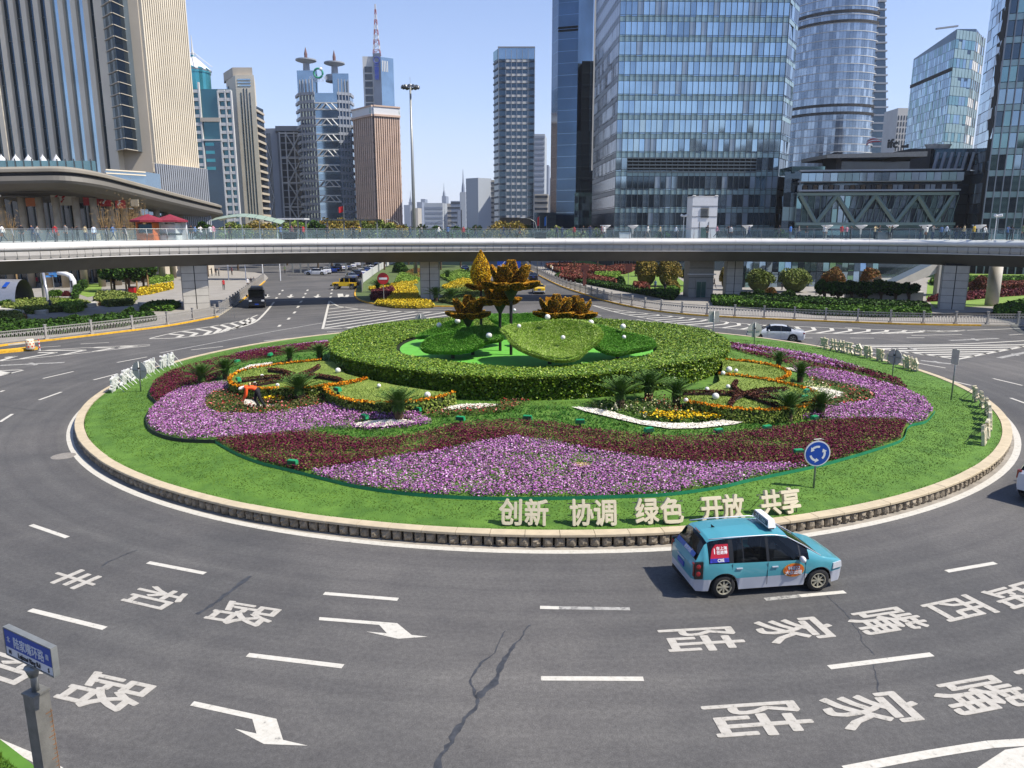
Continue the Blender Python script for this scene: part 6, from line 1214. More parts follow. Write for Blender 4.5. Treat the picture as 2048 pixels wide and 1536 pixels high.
def hedge(name, pl, h, key, label, leaf=.2, dens=None, z=.13, cat='hedge', jz=.12):
    P = [(p if isinstance(p, Vector) else G(*p, z+h)) for p in pl]; c = sum(P, Vector())/len(P); poly = [(p.x-c.x, p.y-c.y) for p in P]
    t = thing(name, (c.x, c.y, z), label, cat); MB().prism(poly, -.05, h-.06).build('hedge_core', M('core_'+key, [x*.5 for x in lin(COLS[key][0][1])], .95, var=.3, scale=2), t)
    A = area(poly); dens = dens or min(70, 9000/max(A, 1)+10); Q = fillpoly(poly, dens); V = [np.c_[Q, h+RNG.normal(size=len(Q))*jz*.5]]; S_ = []
    for i in range(len(poly)):
        a, b = Vector(poly[i-1]), Vector(poly[i]); L = (b-a).length; k = int(L*h*dens*1.2)
        u = RNG.random(k); S_.append(np.c_[a.x+(b.x-a.x)*u+RNG.normal(size=k)*.06, a.y+(b.y-a.y)*u+RNG.normal(size=k)*.06, RNG.random(k)*h])
    V = np.concatenate(V+S_); link('foliage', npmesh('foliage', leaves(V, leaf, up=.5, asp=1.4), 4, fm_(key)), t, kind='stuff'); return t
def ground_patch(name, pl, col, z=.14, var=.12, scale=1.0, col2=None):
    P = [(p if isinstance(p, Vector) else G(*p, z)) for p in pl]; mb = MB(); fs = []
    for tt in tessellate_polygon([[Vector((p.x, p.y, 0)) for p in P]]):
        a, b, c = (P[i] for i in tt); fs.append(tt if (b-a).cross(c-a).z > 0 else tt[::-1])
    return mb.add([(p.x, p.y, z) for p in P], fs).build(name, M(name+'_'+col.strip('#'), col, .9, var=var, scale=scale, col2=col2), kind='structure')
def topiary(u, v, wpx, hpx, key, label, group=None, trunk=True, dome=.55):
    """u,v foot; wpx/hpx crown size in view"""
    p = G(u, v, .13); s = p.y*1.02/FPX; R = wpx/2*s; H = hpx*s; t = thing('topiary_tree' if trunk else 'round_shrub', p, label, 'tree' if trunk else 'shrub', group); tr = .40*H if trunk else 0; ch = H-tr
    if trunk:
        mb = MB().tube([(0, 0, -.1), (.05, 0, tr*.6), (0, 0, tr+.3*ch)], [.13, .1, .07], 8)
        for k in range(4): a = k*1.6; mb.tube([(0, 0, tr*.7), (R*.45*math.cos(a), R*.45*math.sin(a), tr+ch*.35)], [.06, .03], 5)
        mb.build('trunk', mTrunkS, t)
    n = int(900+1100*R); d = RNG.normal(size=(n, 3)); d /= np.linalg.norm(d, axis=1)[:, None]; d[:, 2] = np.abs(d[:, 2])-(.10 if trunk else .0)*(RNG.random(n) < .35); r = .75+.27*RNG.random(n)**.5
    bump = 1+.10*np.sin(d[:, 0]*5+u)+.08*np.sin(d[:, 1]*6+v); Q = d*r[:, None]*bump[:, None]*np.array([R, R, ch*.95])+np.array([0, 0, tr+(.05*ch if trunk else 0)])
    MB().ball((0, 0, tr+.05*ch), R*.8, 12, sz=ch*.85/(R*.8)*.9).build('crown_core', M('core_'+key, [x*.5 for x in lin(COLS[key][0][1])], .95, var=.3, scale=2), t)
    link('crown', npmesh('crown', leaves(Q, .17*max(1, s*14), up=.6, asp=1.4), 4, fm_(key)), t, kind='stuff'); return t
def bush_tree(u, Y, vt, wpx, key, label, vb=None, group=None, lumps=9, sparse=1.0, cat='tree', name='tree', leaf=.3):
    """loose crowned tree at depth Y whose top is seen at vt"""
    x = XA(u, Y); H = ZA(vt, Y); R = wpx/2*Y/FPX; t = thing(name, (x, Y, 0), label, cat, group); th = H*.35
    mb = MB().tube([(0, 0, -.1), (.1, 0, th), (0, 0, H*.7)], [.22, .16, .07], 8); Q = []
    for k in range(lumps):
        a = k*2.4; rr_ = R*.62*math.sqrt((k+.5)/lumps); zc = H*(.72-.25*(rr_/R)**2+.10*math.sin(k*1.7)); c = np.array([rr_*math.cos(a)*1.15, rr_*math.sin(a), zc]); lr = R*random.uniform(.34, .5)
        mb.tube([(0, 0, th*.8), (c[0]*.6, c[1]*.6, zc-lr*.3), tuple(c)], [.1, .06, .02], 5); n = int(260*sparse*(1+lr)); d = RNG.normal(size=(n, 3)); d /= np.linalg.norm(d, axis=1)[:, None]; Q.append(c+d*(lr*(.55+.5*RNG.random((n, 1))))*np.array([1, 1, min(1.0, H*.28/lr)]))
    mb.build('trunk', mTrunkS, t); Q = np.concatenate(Q); Q[:, 2] = np.minimum(Q[:, 2], H); link('crown', npmesh('crown', leaves(Q, leaf, up=.4, asp=1.4), 4, fm_(key)), t, kind='stuff'); return t
# ---- right gardens under the bridge
hedge('red_hedge', [(1092, 527), (1135, 524), (1220, 533), (1245, 524), (1300, 524), (1250, 541), (1180, 541), (1130, 545)], .8, 'red', 'broad red clipped hedge bed at the far right pavement', .32)
hedge('red_hedge', [(1120, 552), (1175, 556), (1230, 562), (1232, 558), (1180, 549), (1125, 543)], .9, 'red', 'long low red hedge along the far right pavement edge', .3)
hedge('red_hedge', [(1268, 563), (1296, 566), (1299, 575), (1272, 573)], .9, 'red', 'small square red hedge before the brown topiary trees', .25)
hedge('lime_hedge', [(1190, 545), (1228, 540), (1240, 546), (1225, 552), (1195, 551)], .5, 'lime', 'bright lime groundcover between the red hedges', .3)
hedge('green_hedge', [(1110, 550), (1120, 546), (1240, 568), (1310, 580), (1350, 588), (1345, 592), (1300, 584), (1230, 572)], .6, 'dark', 'dark green hedge edging the right pavement up to the lift', .25)
ground_patch('park_lawn', [(1110, 546), (1240, 571), (1350, 590), (1385, 575), (1340, 545), (1250, 524), (1150, 519)], '#587426', .145, col2='#6f8a34')
hedge('lime_hedge', [(1205, 538), (1240, 533), (1262, 540), (1230, 546)], .5, 'lime', 'pale lime mound behind the red hedges at the far right', .3)
hedge('green_hedge', [(1310, 578), (1350, 572), (1358, 578), (1350, 586), (1318, 584)], .7, 'green', 'clipped green hedge at the foot of the brown topiary trees', .25)
topiary(1238, 569, 26, 16, 'dark', 'small dark dome shrub on the lime mound', trunk=False); topiary(1342, 580, 30, 20, 'brown', 'olive dome shrub left of the lift door', trunk=False)
topiary(1292, 572, 46, 52, 'brown', 'left of two brown domed topiary trees near the lift'); topiary(1336, 573, 47, 50, 'brown', 'right of two brown domed topiary trees near the lift'); topiary(1376, 572, 24, 40, 'dark', 'narrow dark topiary tree tucked against the lift shaft')
hedge('green_hedge', [(1424, 590), (1470, 590), (1500, 600), (1640, 612), (1730, 612), (1840, 612), (1862, 622), (1750, 622), (1640, 618), (1560, 610), (1430, 600)], .7, 'green', 'front band of clipped green hedge behind the right fence', .25)
hedge('green_hedge', [(1482, 585), (1560, 589), (1640, 595), (1750, 600), (1850, 604), (1860, 612), (1700, 608), (1600, 603), (1490, 596)], .9, 'dark', 'rear darker band of clipped hedge behind the right fence', .25)
MB().add([G(1424, 606, 0), G(1500, 612, 0), G(1619, 620, 0), G(1730, 626.5, 0), G(1868, 628, 0), G(2048, 626, 0), G(2048, 624, .45), G(1868, 626, .45), G(1730, 624, .45), G(1619, 617.5, .45), G(1500, 610, .45), G(1424, 604, .45)], [(0, 1, 10, 11), (1, 2, 9, 10), (2, 3, 8, 9), (3, 4, 7, 8), (4, 5, 6, 7)]).build('planter_kerb', mKerb, kind='structure')
topiary(1456, 580, 36, 44, 'brown', 'brown topiary tree between the lift and the slim pier'); topiary(1517, 582, 54, 42, 'olive', 'olive domed topiary tree right of the slim pier'); topiary(1588, 584, 58, 46, 'olive', 'larger olive domed topiary tree in front of the glass lobby')
topiary(1666, 585, 46, 46, 'orange', 'rust brown topiary tree at the left end of the dark shrubs'); topiary(1738, 580, 36, 42, 'orange', 'small rust brown topiary tree behind the dark shrubs'); topiary(1540, 588, 25, 13, 'orange', 'low orange dome shrub between the olive trees', trunk=False); topiary(1578, 590, 26, 9, 'dark', 'low dark dome shrub below the larger olive tree', trunk=False); topiary(1518, 588, 22, 9, 'dark', 'low dark dome shrub below the left olive tree', trunk=False)
MB().prism([(G(1690, 604).x, G(1690, 604).y), (G(1845, 608).x, G(1845, 608).y), (G(1845, 606).x, G(1845, 606).y+.4), (G(1690, 602).x, G(1690, 602).y+.4)], 0, 1.5).build('ramp_wall', mTile); tag(bpy.data.objects['ramp_wall'], 'low pale wall behind the row of dark shrubs', 'wall')
for i, (u, w_) in enumerate(((1660, 40), (1688, 44), (1716, 40), (1745, 46), (1775, 42), (1805, 46), (1832, 36))):
    bush_tree(u, G(u, 606).y-1, 556+random.randint(0, 7), w_, 'dark', f'{OR[i]} dark leafy shrub from the left, in front of the escalator', group='dark shrubs before the escalator', lumps=7, name='shrub', cat='shrub', leaf=.25)
hedge('maroon_hedge', [(1856, 596), (1890, 584), (1950, 582), (2048, 578), (2100, 578), (2100, 582), (2048, 584), (1990, 588), (1930, 594)], .5, 'maroon', 'maroon groundcover band at the far right behind the big pier', .25)
hedge('red_hedge', [(1935, 566), (2000, 563), (2100, 561), (2100, 568), (2000, 570)], .7, 'red', 'red clipped hedge at the far right edge', .28)
topiary(1963, 580, 46, 26, 'red', 'reddish dome shrub between the two right piers', trunk=False)
ground_patch('park_lawn', [(1852, 596), (1856, 560), (1900, 545), (2100, 545), (2100, 612), (1990, 612), (1870, 615)], '#607c28', .145, col2='#768f38')
hedge('green_hedge', [(1862, 556), (1930, 552), (2100, 552), (2100, 558), (1935, 560), (1870, 562)], .8, 'green', 'green hedge line far right behind the lawn', .28)
hedge('green_hedge', [(1990, 612), (2040, 600), (2110, 600), (2110, 622), (2000, 622)], .8, 'green', 'lit green hedge at the right edge below the round pier', .25)
# ---- median garden
hedge('yellow_bed', [(752, 604), (757, 596), (775, 592), (800, 590), (835, 594), (862, 602), (868, 608), (835, 610), (790, 609)], .35, 'yellow', 'bright yellow flower mound at the near tip of the median', .12, 90, cat='flower bed')
hedge('yellow_bed', [(775, 591), (790, 572), (812, 565), (832, 572), (838, 592), (800, 589)], .35, 'yellow', 'yellow flower band rising left of the median pier', .13, 60, cat='flower bed')
hedge('yellow_bed', [(738, 573), (790, 566), (830, 558), (835, 562), (790, 571), (745, 578)], .4, 'yellow', 'upper yellow flower strip beside the white panel fence', .14, 60, cat='flower bed')
hedge('maroon_hedge', [(742, 592), (745, 580), (785, 572), (788, 577), (770, 594)], .6, 'maroon', 'dark red bed inside the left corner of the median', .18)
hedge('lime_hedge', [(790, 562), (800, 545), (838, 545), (840, 556), (820, 562)], .5, 'lime', 'lime green bed left of the median pier', .2)
hedge('orange_bed', [(810, 546), (830, 536), (860, 540), (870, 552), (840, 556)], .5, 'orange', 'rusty bed beyond the median pier', .2)
hedge('yellow_bed', [(880, 598), (905, 572), (960, 566), (985, 590), (975, 604), (920, 606)], .4, 'olive', 'olive bed behind the leftmost lotus', .15, 40, cat='flower bed')
hedge('yellow_bed', [(885, 570), (925, 556), (960, 560), (950, 570), (900, 578)], .4, 'yellow', 'yellow band right of the median pier', .15, 60, cat='flower bed')
hedge('yellow_bed', [(938, 600), (985, 588), (996, 596), (985, 604), (950, 606)], .35, 'yellow', 'yellow flowers at the right tip of the median behind the bud', .13, 60, cat='flower bed')
hedge('lime_hedge', [(880, 550), (920, 538), (955, 545), (940, 553), (900, 560)], .4, 'lime', 'lime bed at the far side of the median', .2)
topiary(800, 545, 30, 24, 'dark', 'dark dome shrub by the white panel fence', trunk=False); topiary(768, 575, 26, 16, 'dark', 'dark shrub beside the no entry sign', trunk=False)
for u, v, lb in ((872, 603, 'sago palm at the foot of the median pier, left one'), (902, 606, 'sago palm right of the median pier'), (756, 584, 'sago palm near the no entry sign'), (895, 560, 'sago palm on the far part of the median')): copytree(sago, G(u, v, .13), random.random()*6, lb, 'sago palms on the median', 1.6)
# no-entry sign, blue direction board, small signs
def plain_sign(u, v, vt, r, mm, label, bar=False, sq=None, txt=None):
    p = G(u, v, .13); h = ZA(vt, p.y)-.13; t = thing('road_sign', p, label, 'sign'); MB().tube([(0, 0, 0), (0, 0, h)], .05, 8).build('pole', mGal, t)
    if sq: MB().box((0, -.08, h), (sq[0], .05, sq[1])).build('sign_plate', mm, t)
    else:
        MB().lathe([(r, -.02), (r, .02)], (0, -.08, 0), 24, axis='Y').build('sign_plate', mm, t, loc=(0, 0, h))
        if bar: MB().box((0, -.115, h), (r*1.4, .02, r*.35)).build('white_bar', mSW, t)
    return t, h
mRed = M('sign_red', '#a81c20', .45, var=.03)
plain_sign(768, 606, 557, .75, mRed, 'red no entry sign with white bar on the near tip of the median', True)
t, h = plain_sign(1018, 560, 527, 0, mBlue, 'blue overhead style direction board with white arrows beyond the tallest lotus', sq=(4.4, 2.0)); MB().box((0, -.12, h), (.06, .02, 2.0)).build('divider', mSW, t)
for x, s in ((-1.1, -1), (1.1, 1)):
    MB().tube([(x-s*.4, -.13, h+.45), (x+s*.25, -.13, h-.35)], .07, 4).add([(x+s*.45, -.14, h-.6), (x+s*.5, -.14, h-.15), (x+s*.02, -.14, h-.5)], [(0, 1, 2)]).build('white_arrow', mSW, t)
for k in range(6): MB().box((-1.8+.28*k, -.12, h+.78), (.2, .02, .22)).build('faint_lettering', mSW, t)
plain_sign(1010, 566, 541, 0, mBlue, 'small blue parking sign under the direction board', sq=(1.2, 1.3)); t, h = plain_sign(1029, 566, 540, .55, mSW, 'small round white sign with red rim under the direction board'); MB().lathe([(.55, -.002), (.42, -.002)], (0, -.11, 0), 20, axis='Y').build('red_rim', mRed, t, loc=(0, 0, h))
t, h = plain_sign(1169, 572, 536, 0, M('post_maroon', '#5a2a22', .6), 'slanted brown sign post standing on the far right pavement', sq=(1.4, 1.0)); MB().box((0, 0, h*.5), (.55, .5, h)).build('post', M('post_maroon', '#5a2a22', .6), t)
plain_sign(1256, 574, 536, 0, M('post_maroon', '#5a2a22', .6), 'brown pointer sign on a pole beside the brown topiary trees', sq=(1.1, 1.3))
# ---- left plaza
ground_patch('plaza_lawn', [(150, 585), (152, 574), (175, 566), (205, 568), (200, 590), (175, 594)], '#627e2a', .15, col2='#78923c')
hedge('curved_hedge', [(146, 590), (148, 572), (160, 562), (172, 556), (174, 559), (162, 566), (153, 575), (152, 588)], 1.2, 'dark', 'dark curved hedge round the small lawn on the left plaza', .2)
hedge('plaza_bed', [(188, 596), (196, 582), (235, 582), (272, 588), (262, 600), (215, 603)], .7, 'olive', 'dark mixed bed right of the small left lawn', .2)
hedge('yellow_hedge', [(275, 585), (280, 574), (345, 564), (345, 572), (300, 582)], .5, 'yellow', 'long yellow flower hedge with a low brown fence on the left plaza', .18)
hedge('lime_hedge', [(300, 562), (345, 555), (345, 549), (300, 552)], .6, 'lime', 'lime hedge strip behind the yellow flower hedge at left', .2)
for i, (u, v, w_) in enumerate(((215, 590, 60), (245, 592, 60), (275, 586, 52))): bush_tree(u, G(u, v).y+4, 522, w_, 'dark', f'{OR[i]} dark round cedar from the left on the left plaza', group='dark cedars on the left plaza', lumps=10, leaf=.28)
hedge('plaza_bed', [(5, 612), (12, 600), (50, 596), (100, 595), (150, 597), (180, 603), (150, 612), (100, 615), (60, 618)], .6, 'olive', 'mixed green planting in the long left plaza bed', .16)
hedge('plaza_bed', [(-10, 640), (0, 622), (38, 622), (48, 632), (30, 640)], .6, 'olive', 'mixed green planting at the left edge of the view', .16)
hedge('lime_hedge', [(115, 608), (120, 600), (160, 600), (165, 608), (140, 613)], .8, 'lime', 'lime clump in the long left plaza bed', .18)
hedge('orange_bed', [(190, 606), (195, 600), (212, 601), (210, 606)], .35, 'orange', 'small orange flower patch at the right tip of the left plaza bed', .12, 60); hedge('orange_bed', [(98, 616), (104, 610), (116, 610), (114, 616)], .35, 'orange', 'orange flower patch beside the seated person at left', .12, 60); hedge('orange_bed', [(36, 634), (40, 627), (52, 628), (50, 635)], .35, 'orange', 'orange flower patch at the far left bed corner', .12, 60)
topiary(27, 603, 34, 20, 'olive', 'olive and red dome shrub beside the silver tunnel', trunk=False); topiary(18, 614, 26, 16, 'green', 'green dome shrub at the left of the silver tunnel bed', trunk=False); topiary(112, 592, 27, 12, 'green', 'small green dome shrub left of the white arch sign', trunk=False); topiary(134, 592, 18, 9, 'maroon', 'small maroon dome at the foot of the white arch sign', trunk=False)
hedge('dark_hedge', [(0, 662), (0, 640), (80, 640), (180, 632), (300, 622), (310, 630), (240, 642), (120, 655)], .6, 'dark', 'shaded dark hedge running inside the left fence', .2)
for i, (u, v, w_, h_) in enumerate(((15, 660, 44, 22), (145, 652, 36, 22), (160, 650, 30, 18), (196, 645, 34, 16), (220, 640, 30, 14), (258, 634, 30, 18))): topiary(u, v, w_, h_, 'dark', f'{OR[i]} shaded dome shrub from the left behind the left fence', 'dome shrubs behind the left fence', trunk=False)
hedge('planter_bed', [(280, 614), (300, 603), (345, 600), (360, 606), (340, 614)], .5, 'green', 'low planting in the dark bed left of the left pier', .18)
for pl_, nm in (([(-20, 626), (0, 621), (90, 625), (105, 617), (185, 612), (212, 606), (213, 609), (188, 616), (108, 623), (92, 631), (0, 628)], 'planter_wall'), ([(276, 613), (285, 616), (345, 617), (362, 610), (362, 608), (343, 614), (286, 613)], 'planter_wall')): P = [G(*q) for q in pl_]; MB().prism([(q.x, q.y) for q in P], 0, .55).build(nm, mTile, kind='structure')
# silver tunnel and ring
tp = G(52, 612); t = thing('silver_tunnel', tp, 'silver half round tunnel with blue skylights and a hoop at its mouth, lower left', 'tunnel'); mSil = M('silver_cladding', '#a3a3a6', .35, .5, var=.05)
a0 = Vector((-12, 2.2, 0)); R0 = 3.0; rows = []
for i in range(9): o_ = a0*(i/8); rows.append([(o_.x+.2*R0*math.cos(a), o_.y-R0*.95*math.cos(a), R0*.95*math.sin(a)+.5) for a in np.linspace(-.2, PI+.2, 15)])
MB().grid(rows).build('tunnel_shell', mSil, t, smooth=True)
for i in (1, 3, 5): o_ = a0*(i/8); a = rad(52); q = MB().box((0, 0, 0), (.55, .9, .06)); ob = q.build('skylight', mBlue, t, loc=(o_.x+.2*R0*math.cos(a), o_.y-R0*.97*math.cos(a), R0*.97*math.sin(a)+.5)); ob.rotation_euler = (rad(38), 0, -.18)
MB().tube([(2.0+2.0*math.cos(a), 1-2.8*math.cos(a), .2+4.2*math.sin(a)) for a in np.linspace(0, PI, 20)], .16, 8).build('hoop', mSil, t, smooth=True)
p = G(136, 588); t = thing('arch_sign', p, 'white curved arch sign shaped like a bent arm on the left plaza', 'sign'); mb = MB().tube([(.9, 0, 0), (1.0, 0, 2.0), (.7, 0, 2.7), (0, 0, 3.0), (-1.2, 0, 3.1)], [.5, .42, .36, .32, .22], 10); mb.build('arch', mSW, t, smooth=True); MB().box((.98, -.46, 1.5), (.3, .04, 1.0)).build('lettering', M('sign_dark', '#3a3a40', .5), t)
p = G(109, 582); t = thing('pointer_sign', p, 'pole with blue direction pointers left of the white arch sign', 'sign'); MB().tube([(0, 0, 0), (0, 0, 3.2)], .05, 6).build('pole', mGal, t)
for i in range(3): MB().box((-.2+.5*(i % 2), 0, 3.0-.35*i), (1.5, .05, .28), rz=.3*i).build('pointer', M('pointer_blue', '#3f7fc0', .5), t)
p = G(266, 591); t = thing('litter_bin', p, 'bright red litter bin at the plaza corner right of the cedars', 'bin'); MB().box((0, 0, .6), (.8, .7, 1.2)).build('bin_body', mRed, t); MB().box((0, 0, 1.26), (.9, .8, .12)).build('bin_lid', mBlk, t)
# barrier barrel and striped post at the left road
p = G(62, 702); t = thing('traffic_barrel', p, 'red and white chequered traffic barrel on the yellow kerb end at left', 'barrel')
MB().lathe([(.28, .14), (.33, .2), (.30, .9), (.26, .96), (1e-4, .97)], n=16).build('barrel_body', M('barrel_white', '#d8cdb0', .6), t, smooth=True); mr = M('barrel_red', '#c8402c', .6)
for r_ in range(3):
    for k in range(8):
        a = 2*PI*(k+.5*(r_ % 2))/8; a2 = a+PI/8; z0 = .25+r_*.2; rr_ = .325-.01*r_; MB().add([(rr_*math.cos(a), rr_*math.sin(a), z0), (rr_*math.cos(a2), rr_*math.sin(a2), z0), (rr_*math.cos(a2), rr_*math.sin(a2), z0+.2), (rr_*math.cos(a), rr_*math.sin(a), z0+.2)], [(0, 1, 2, 3)]).build('red_check', mr, t)
p = G(80, 701); t = thing('striped_post', p, 'thin red and white striped post right of the chequered barrel', 'post'); MB().tube([(0, 0, 0), (0, 0, .95)], .04, 8).build('post', mSW, t)
for z in (.2, .5, .8): MB().tube([(0, 0, z), (0, 0, z+.14)], .05, 8).build('red_band', mr, t)
p = G(101, 617, .5); person(p.x, p.y, .3, .5, 4, NV, JN, 'person in navy resting on the planter edge at the left plaza', 'people on the pavements', sc=.8)
p = G(449, 636); t = thing('crowd_barrier', p, 'low steel crowd barrier at the end of the left fence', 'barrier'); mb = MB().tube([(-1.0, 0, 0), (-1.0, 0, 1.05), (1.0, .3, 1.05), (1.0, .3, 0)], .03, 6)
for k in range(9): mb.tube([(-.9+.2*k, .03*k, .15), (-.9+.2*k, .03*k, 1.03)], .012, 4)
mb.build('barrier_frame', mSteel, t)
# ================================================================ ON AND BEHIND THE FOOTBRIDGE
mUmb = M('umbrella_maroon', '#7a1c2e', .8, var=.08)
def kiosk(u, w_, colr, label, ulabel, panels):
    p = deck(u, 2.2); t = thing('kiosk', p, label, 'kiosk'); m1 = M('kiosk_'+colr.strip('#'), colr, .5, var=.05)
    MB().box((0, 0, .35), (w_, 1.6, .7)).build('counter_base', m1, t); MB().box((0, 0, .80), (w_+.05, 1.7, .2)).build('counter', mDkGlass if colr != '#c8641c' else m1, t)
    for s in (-1, 1): MB().box((s*(w_/2-.05), 0, 1.5), (.1, 1.5, 1.3)).build('side_post', m1, t)
    MB().box((0, -.5, 1.45), (w_*.8, .06, .9)).build('display_screen', panels, t); MB().box((0, 0, 2.15), (w_, 1.6, .12)).build('roof_slab', m1, t)
    q = thing('parasol', p+Vector((0, .3, 0)), ulabel, 'parasol'); MB().tube([(0, 0, 0), (0, 0, 3.0)], .04, 8).build('pole', mGal, q)
    for k in range(8):
        a, b = 2*PI*k/8, 2*PI*(k+1)/8; r_ = 2.0; P = [(0, 0, 3.05), (r_*math.cos(a), r_*math.sin(a), 2.35), (r_*math.cos(b), r_*math.sin(b), 2.35), (r_*math.cos(a), r_*math.sin(a), 2.15), (r_*math.cos(b), r_*math.sin(b), 2.15)]; MB().add(P, [(0, 1, 2), (1, 3, 4, 2)]).build('canopy_panel', mUmb, q)
kiosk(298, 1.9, '#c8641c', 'orange vending kiosk under the left red parasol on the footbridge', 'left maroon parasol over the orange kiosk on the footbridge', M('screen_teal', '#1f4a5a', .3))
kiosk(342, 2.0, '#c4c6c4', 'white vending kiosk under the right red parasol on the footbridge', 'right maroon parasol over the white kiosk on the footbridge', mSW)
p = deck(367, 2.2); t = thing('notice_stand', p, 'tall white notice board standing right of the two kiosks', 'notice board'); MB().box((0, 0, 1.2), (1.0, .25, 2.4)).build('board', mSW, t)
for i, u in enumerate((580, 1100-19, 1250, 1765, 1960)):
    p = deck(u, 1.2); t = thing('bench_box', p, ['dark bin bench on the footbridge above the car park', 'dark bin bench on the footbridge over the far road', 'pale electric cart on the footbridge left of the lift', 'grey cabinet pair on the footbridge before the zigzag front', 'dark bin bench at the right end of the footbridge'][i], 'bench')
    MB().box((0, 0, .5), (1.5, .6, .9)).build('box', [mDkGlass, mDkGlass, mSW, mSteel, mDkGlass][i], t); MB().box((0, 0, .98), (1.6, .7, .06)).build('lid', mSteel, t)
# high mast lamp
Ym = 150; x = XA(829, Ym); hm = ZA(172, Ym); t = thing('high_mast_lamp', (x, Ym, 0), 'very tall mast with a ring of floodlights left of the slim dark tower', 'lamp'); MB().tube([(0, 0, 0), (-.05, 0, hm*.5), (-.1, 0, hm)], [.38, .3, .18], 12).build('mast', mGal, t, smooth=True)
MB().tube([(-.1, 0, hm), (-.1, 0, hm+1.6)], .03, 5).build('lightning_rod', mGal, t); MB().tube([(-.1+1.4*math.cos(a), 1.4*math.sin(a), hm-.1) for a in np.linspace(0, 2*PI, 21)], .06, 6).build('lamp_ring', mGal, t)
lm = MB().lathe([(1e-4, .28), (.22, .2), (.42, -.12), (.36, -.2), (1e-4, -.12)], n=12).mesh('floodlight', M('lamp_shell', '#5d5f62', .35, .6)); 
for k in range(12): a = 2*PI*k/12; link('floodlight', lm, t, (-.1+1.5*math.cos(a), 1.5*math.sin(a), hm-.15)).rotation_euler = (0, .5, a)
MB().lathe([(.3, hm+.15), (.25, hm+.35), (1e-4, hm+.4)], (-.1, 0, 0), 12).build('hub', mSW, t)
for k in range(4): a = PI*k/2; MB().tube([(-.1, 0, hm), (-.1+1.4*math.cos(a), 1.4*math.sin(a), hm-.1)], .04, 5).build('spoke', mGal, t)
# street lamps behind the bridge
for i, (u, vt, Y, s, lb) in enumerate(((800, 441, 190, 1, 'curved street lamp left of the high mast'), (1075, 438, 150, 1, 'curved street lamp left of the dark curved tower'), (868, 443, 230, -1, 'thin curved street lamp right of the high mast'), (915, 446, 260, 1, 'far curved street lamp below the distant skyline'))):
    x = XA(u, Y); h = ZA(vt, Y); t = thing('street_lamp', (x, Y, 0), lb, 'lamp'); MB().tube([(0, 0, 0), (0, 0, h*.8), (-s*.5, 0, h*.95), (-s*1.4, 0, h), (-s*2.6, 0, h+.25)], [.1, .07, .06, .05, .04], 6).build('lamp_post', mGal, t, smooth=True); MB().box((-s*2.9, 0, h+.28), (.9, .3, .14)).build('lamp_head', mSW, t)
for i, (u, v0, lb) in enumerate(((1449, 432, 'white twin camera pole left of the lift tower'), (1988, 432, 'white twin spotlight on a pole at the right end of the footbridge'))):
    u = 1366 if i == 0 else u
    p = deck(u, 7.5); h = ZA(v0, p.y)-8.16; t = thing('camera_pole', p, lb, 'camera pole'); MB().tube([(0, 0, 0), (0, 0, h)], .05, 8).build('pole', mSW, t); [MB().tube([(s*.1, 0, h), (s*.45, -.3, h+.1)], .16, 8).build('camera_head', mSW, t) for s in (-1, 1)]
# flaring white downlight cones on posts along the far railing
cone = MB().lathe([(.1, -.9), (.14, -.2), (.75, .25), (.75, .32), (1e-4, .32)], n=14).mesh('lamp_cone', mSW, True); cp = MB().tube([(0, 0, -2.2), (0, 0, -.8)], .06, 6).mesh('pole', mGal)
for i, u in enumerate((1210, 1265, 1493, 1652, 1720, 1782, 1848, 1955)):
    p = deck(u, 8.5); z = ZA(455, p.y); t = thing('cone_lamp', (p.x, p.y, 8.2), f'{OR[i]} flaring white cone lamp from the left along the far railing', 'lamp', 'cone lamps along the far railing'); link('lamp_cone', cone, t, (0, 0, z-8.2)); link('pole', cp, t, (0, 0, z-8.2))
# trees showing above the deck
TT = [(408, 150, 424, 40, 'dark', 'round dark tree just right of the canopy building'), (632, 170, 428, 42, 'dark', 'round dark tree above the deck behind the red parasols group'), (1012, 160, 436, 88, 'brown', 'broad yellow green tree below the slim dark tower'), (1196, 170, 440, 22, 'olive', 'small olive tree at the corner of the glass office tower'), (1120, 175, 449, 60, 'olive', 'low olive tree left of the glass office tower'), (1325, 150, 446, 34, 'dark', 'small dark tree before the glass office tower'), (1565, 150, 446, 36, 'dark', 'small dark tree at the foot of the mall')]
for u, Y, vt, w_, key, lb in TT: bush_tree(u, Y, vt, w_, key, lb, lumps=11, leaf=.32)
for i, (u, vt, key, w_) in enumerate(((470, 440, 'olive', 60), (520, 438, 'brown', 60), (570, 437, 'olive', 60), (600, 434, 'lime', 50), (660, 433, 'brown', 60), (690, 428, 'brown', 60), (715, 430, 'olive', 50), (740, 431, 'brown', 56), (766, 430, 'olive', 44), (790, 438, 'brown', 46), (815, 444, 'olive', 46), (850, 446, 'olive', 44), (880, 445, 'dark', 50), (920, 446, 'dark', 52), (960, 448, 'olive', 44), (1060, 447, 'dark', 44), (1150, 450, 'olive', 44))):
    bush_tree(u, 175+(i % 4)*12, vt, w_*1.25, key, ['olive', 'brownish', 'loose', 'feathery', 'low', 'tall', 'thin', 'hazy', 'round', 'ragged', 'small', 'pale', 'dark', 'squat', 'distant', 'dim', 'yellowish'][i]+' tree in the belt of park trees behind the footbridge, '+('left of the high mast' if u < 820 else 'right of the high mast'), group='park trees behind the footbridge', lumps=8, sparse=.9, leaf=.36)
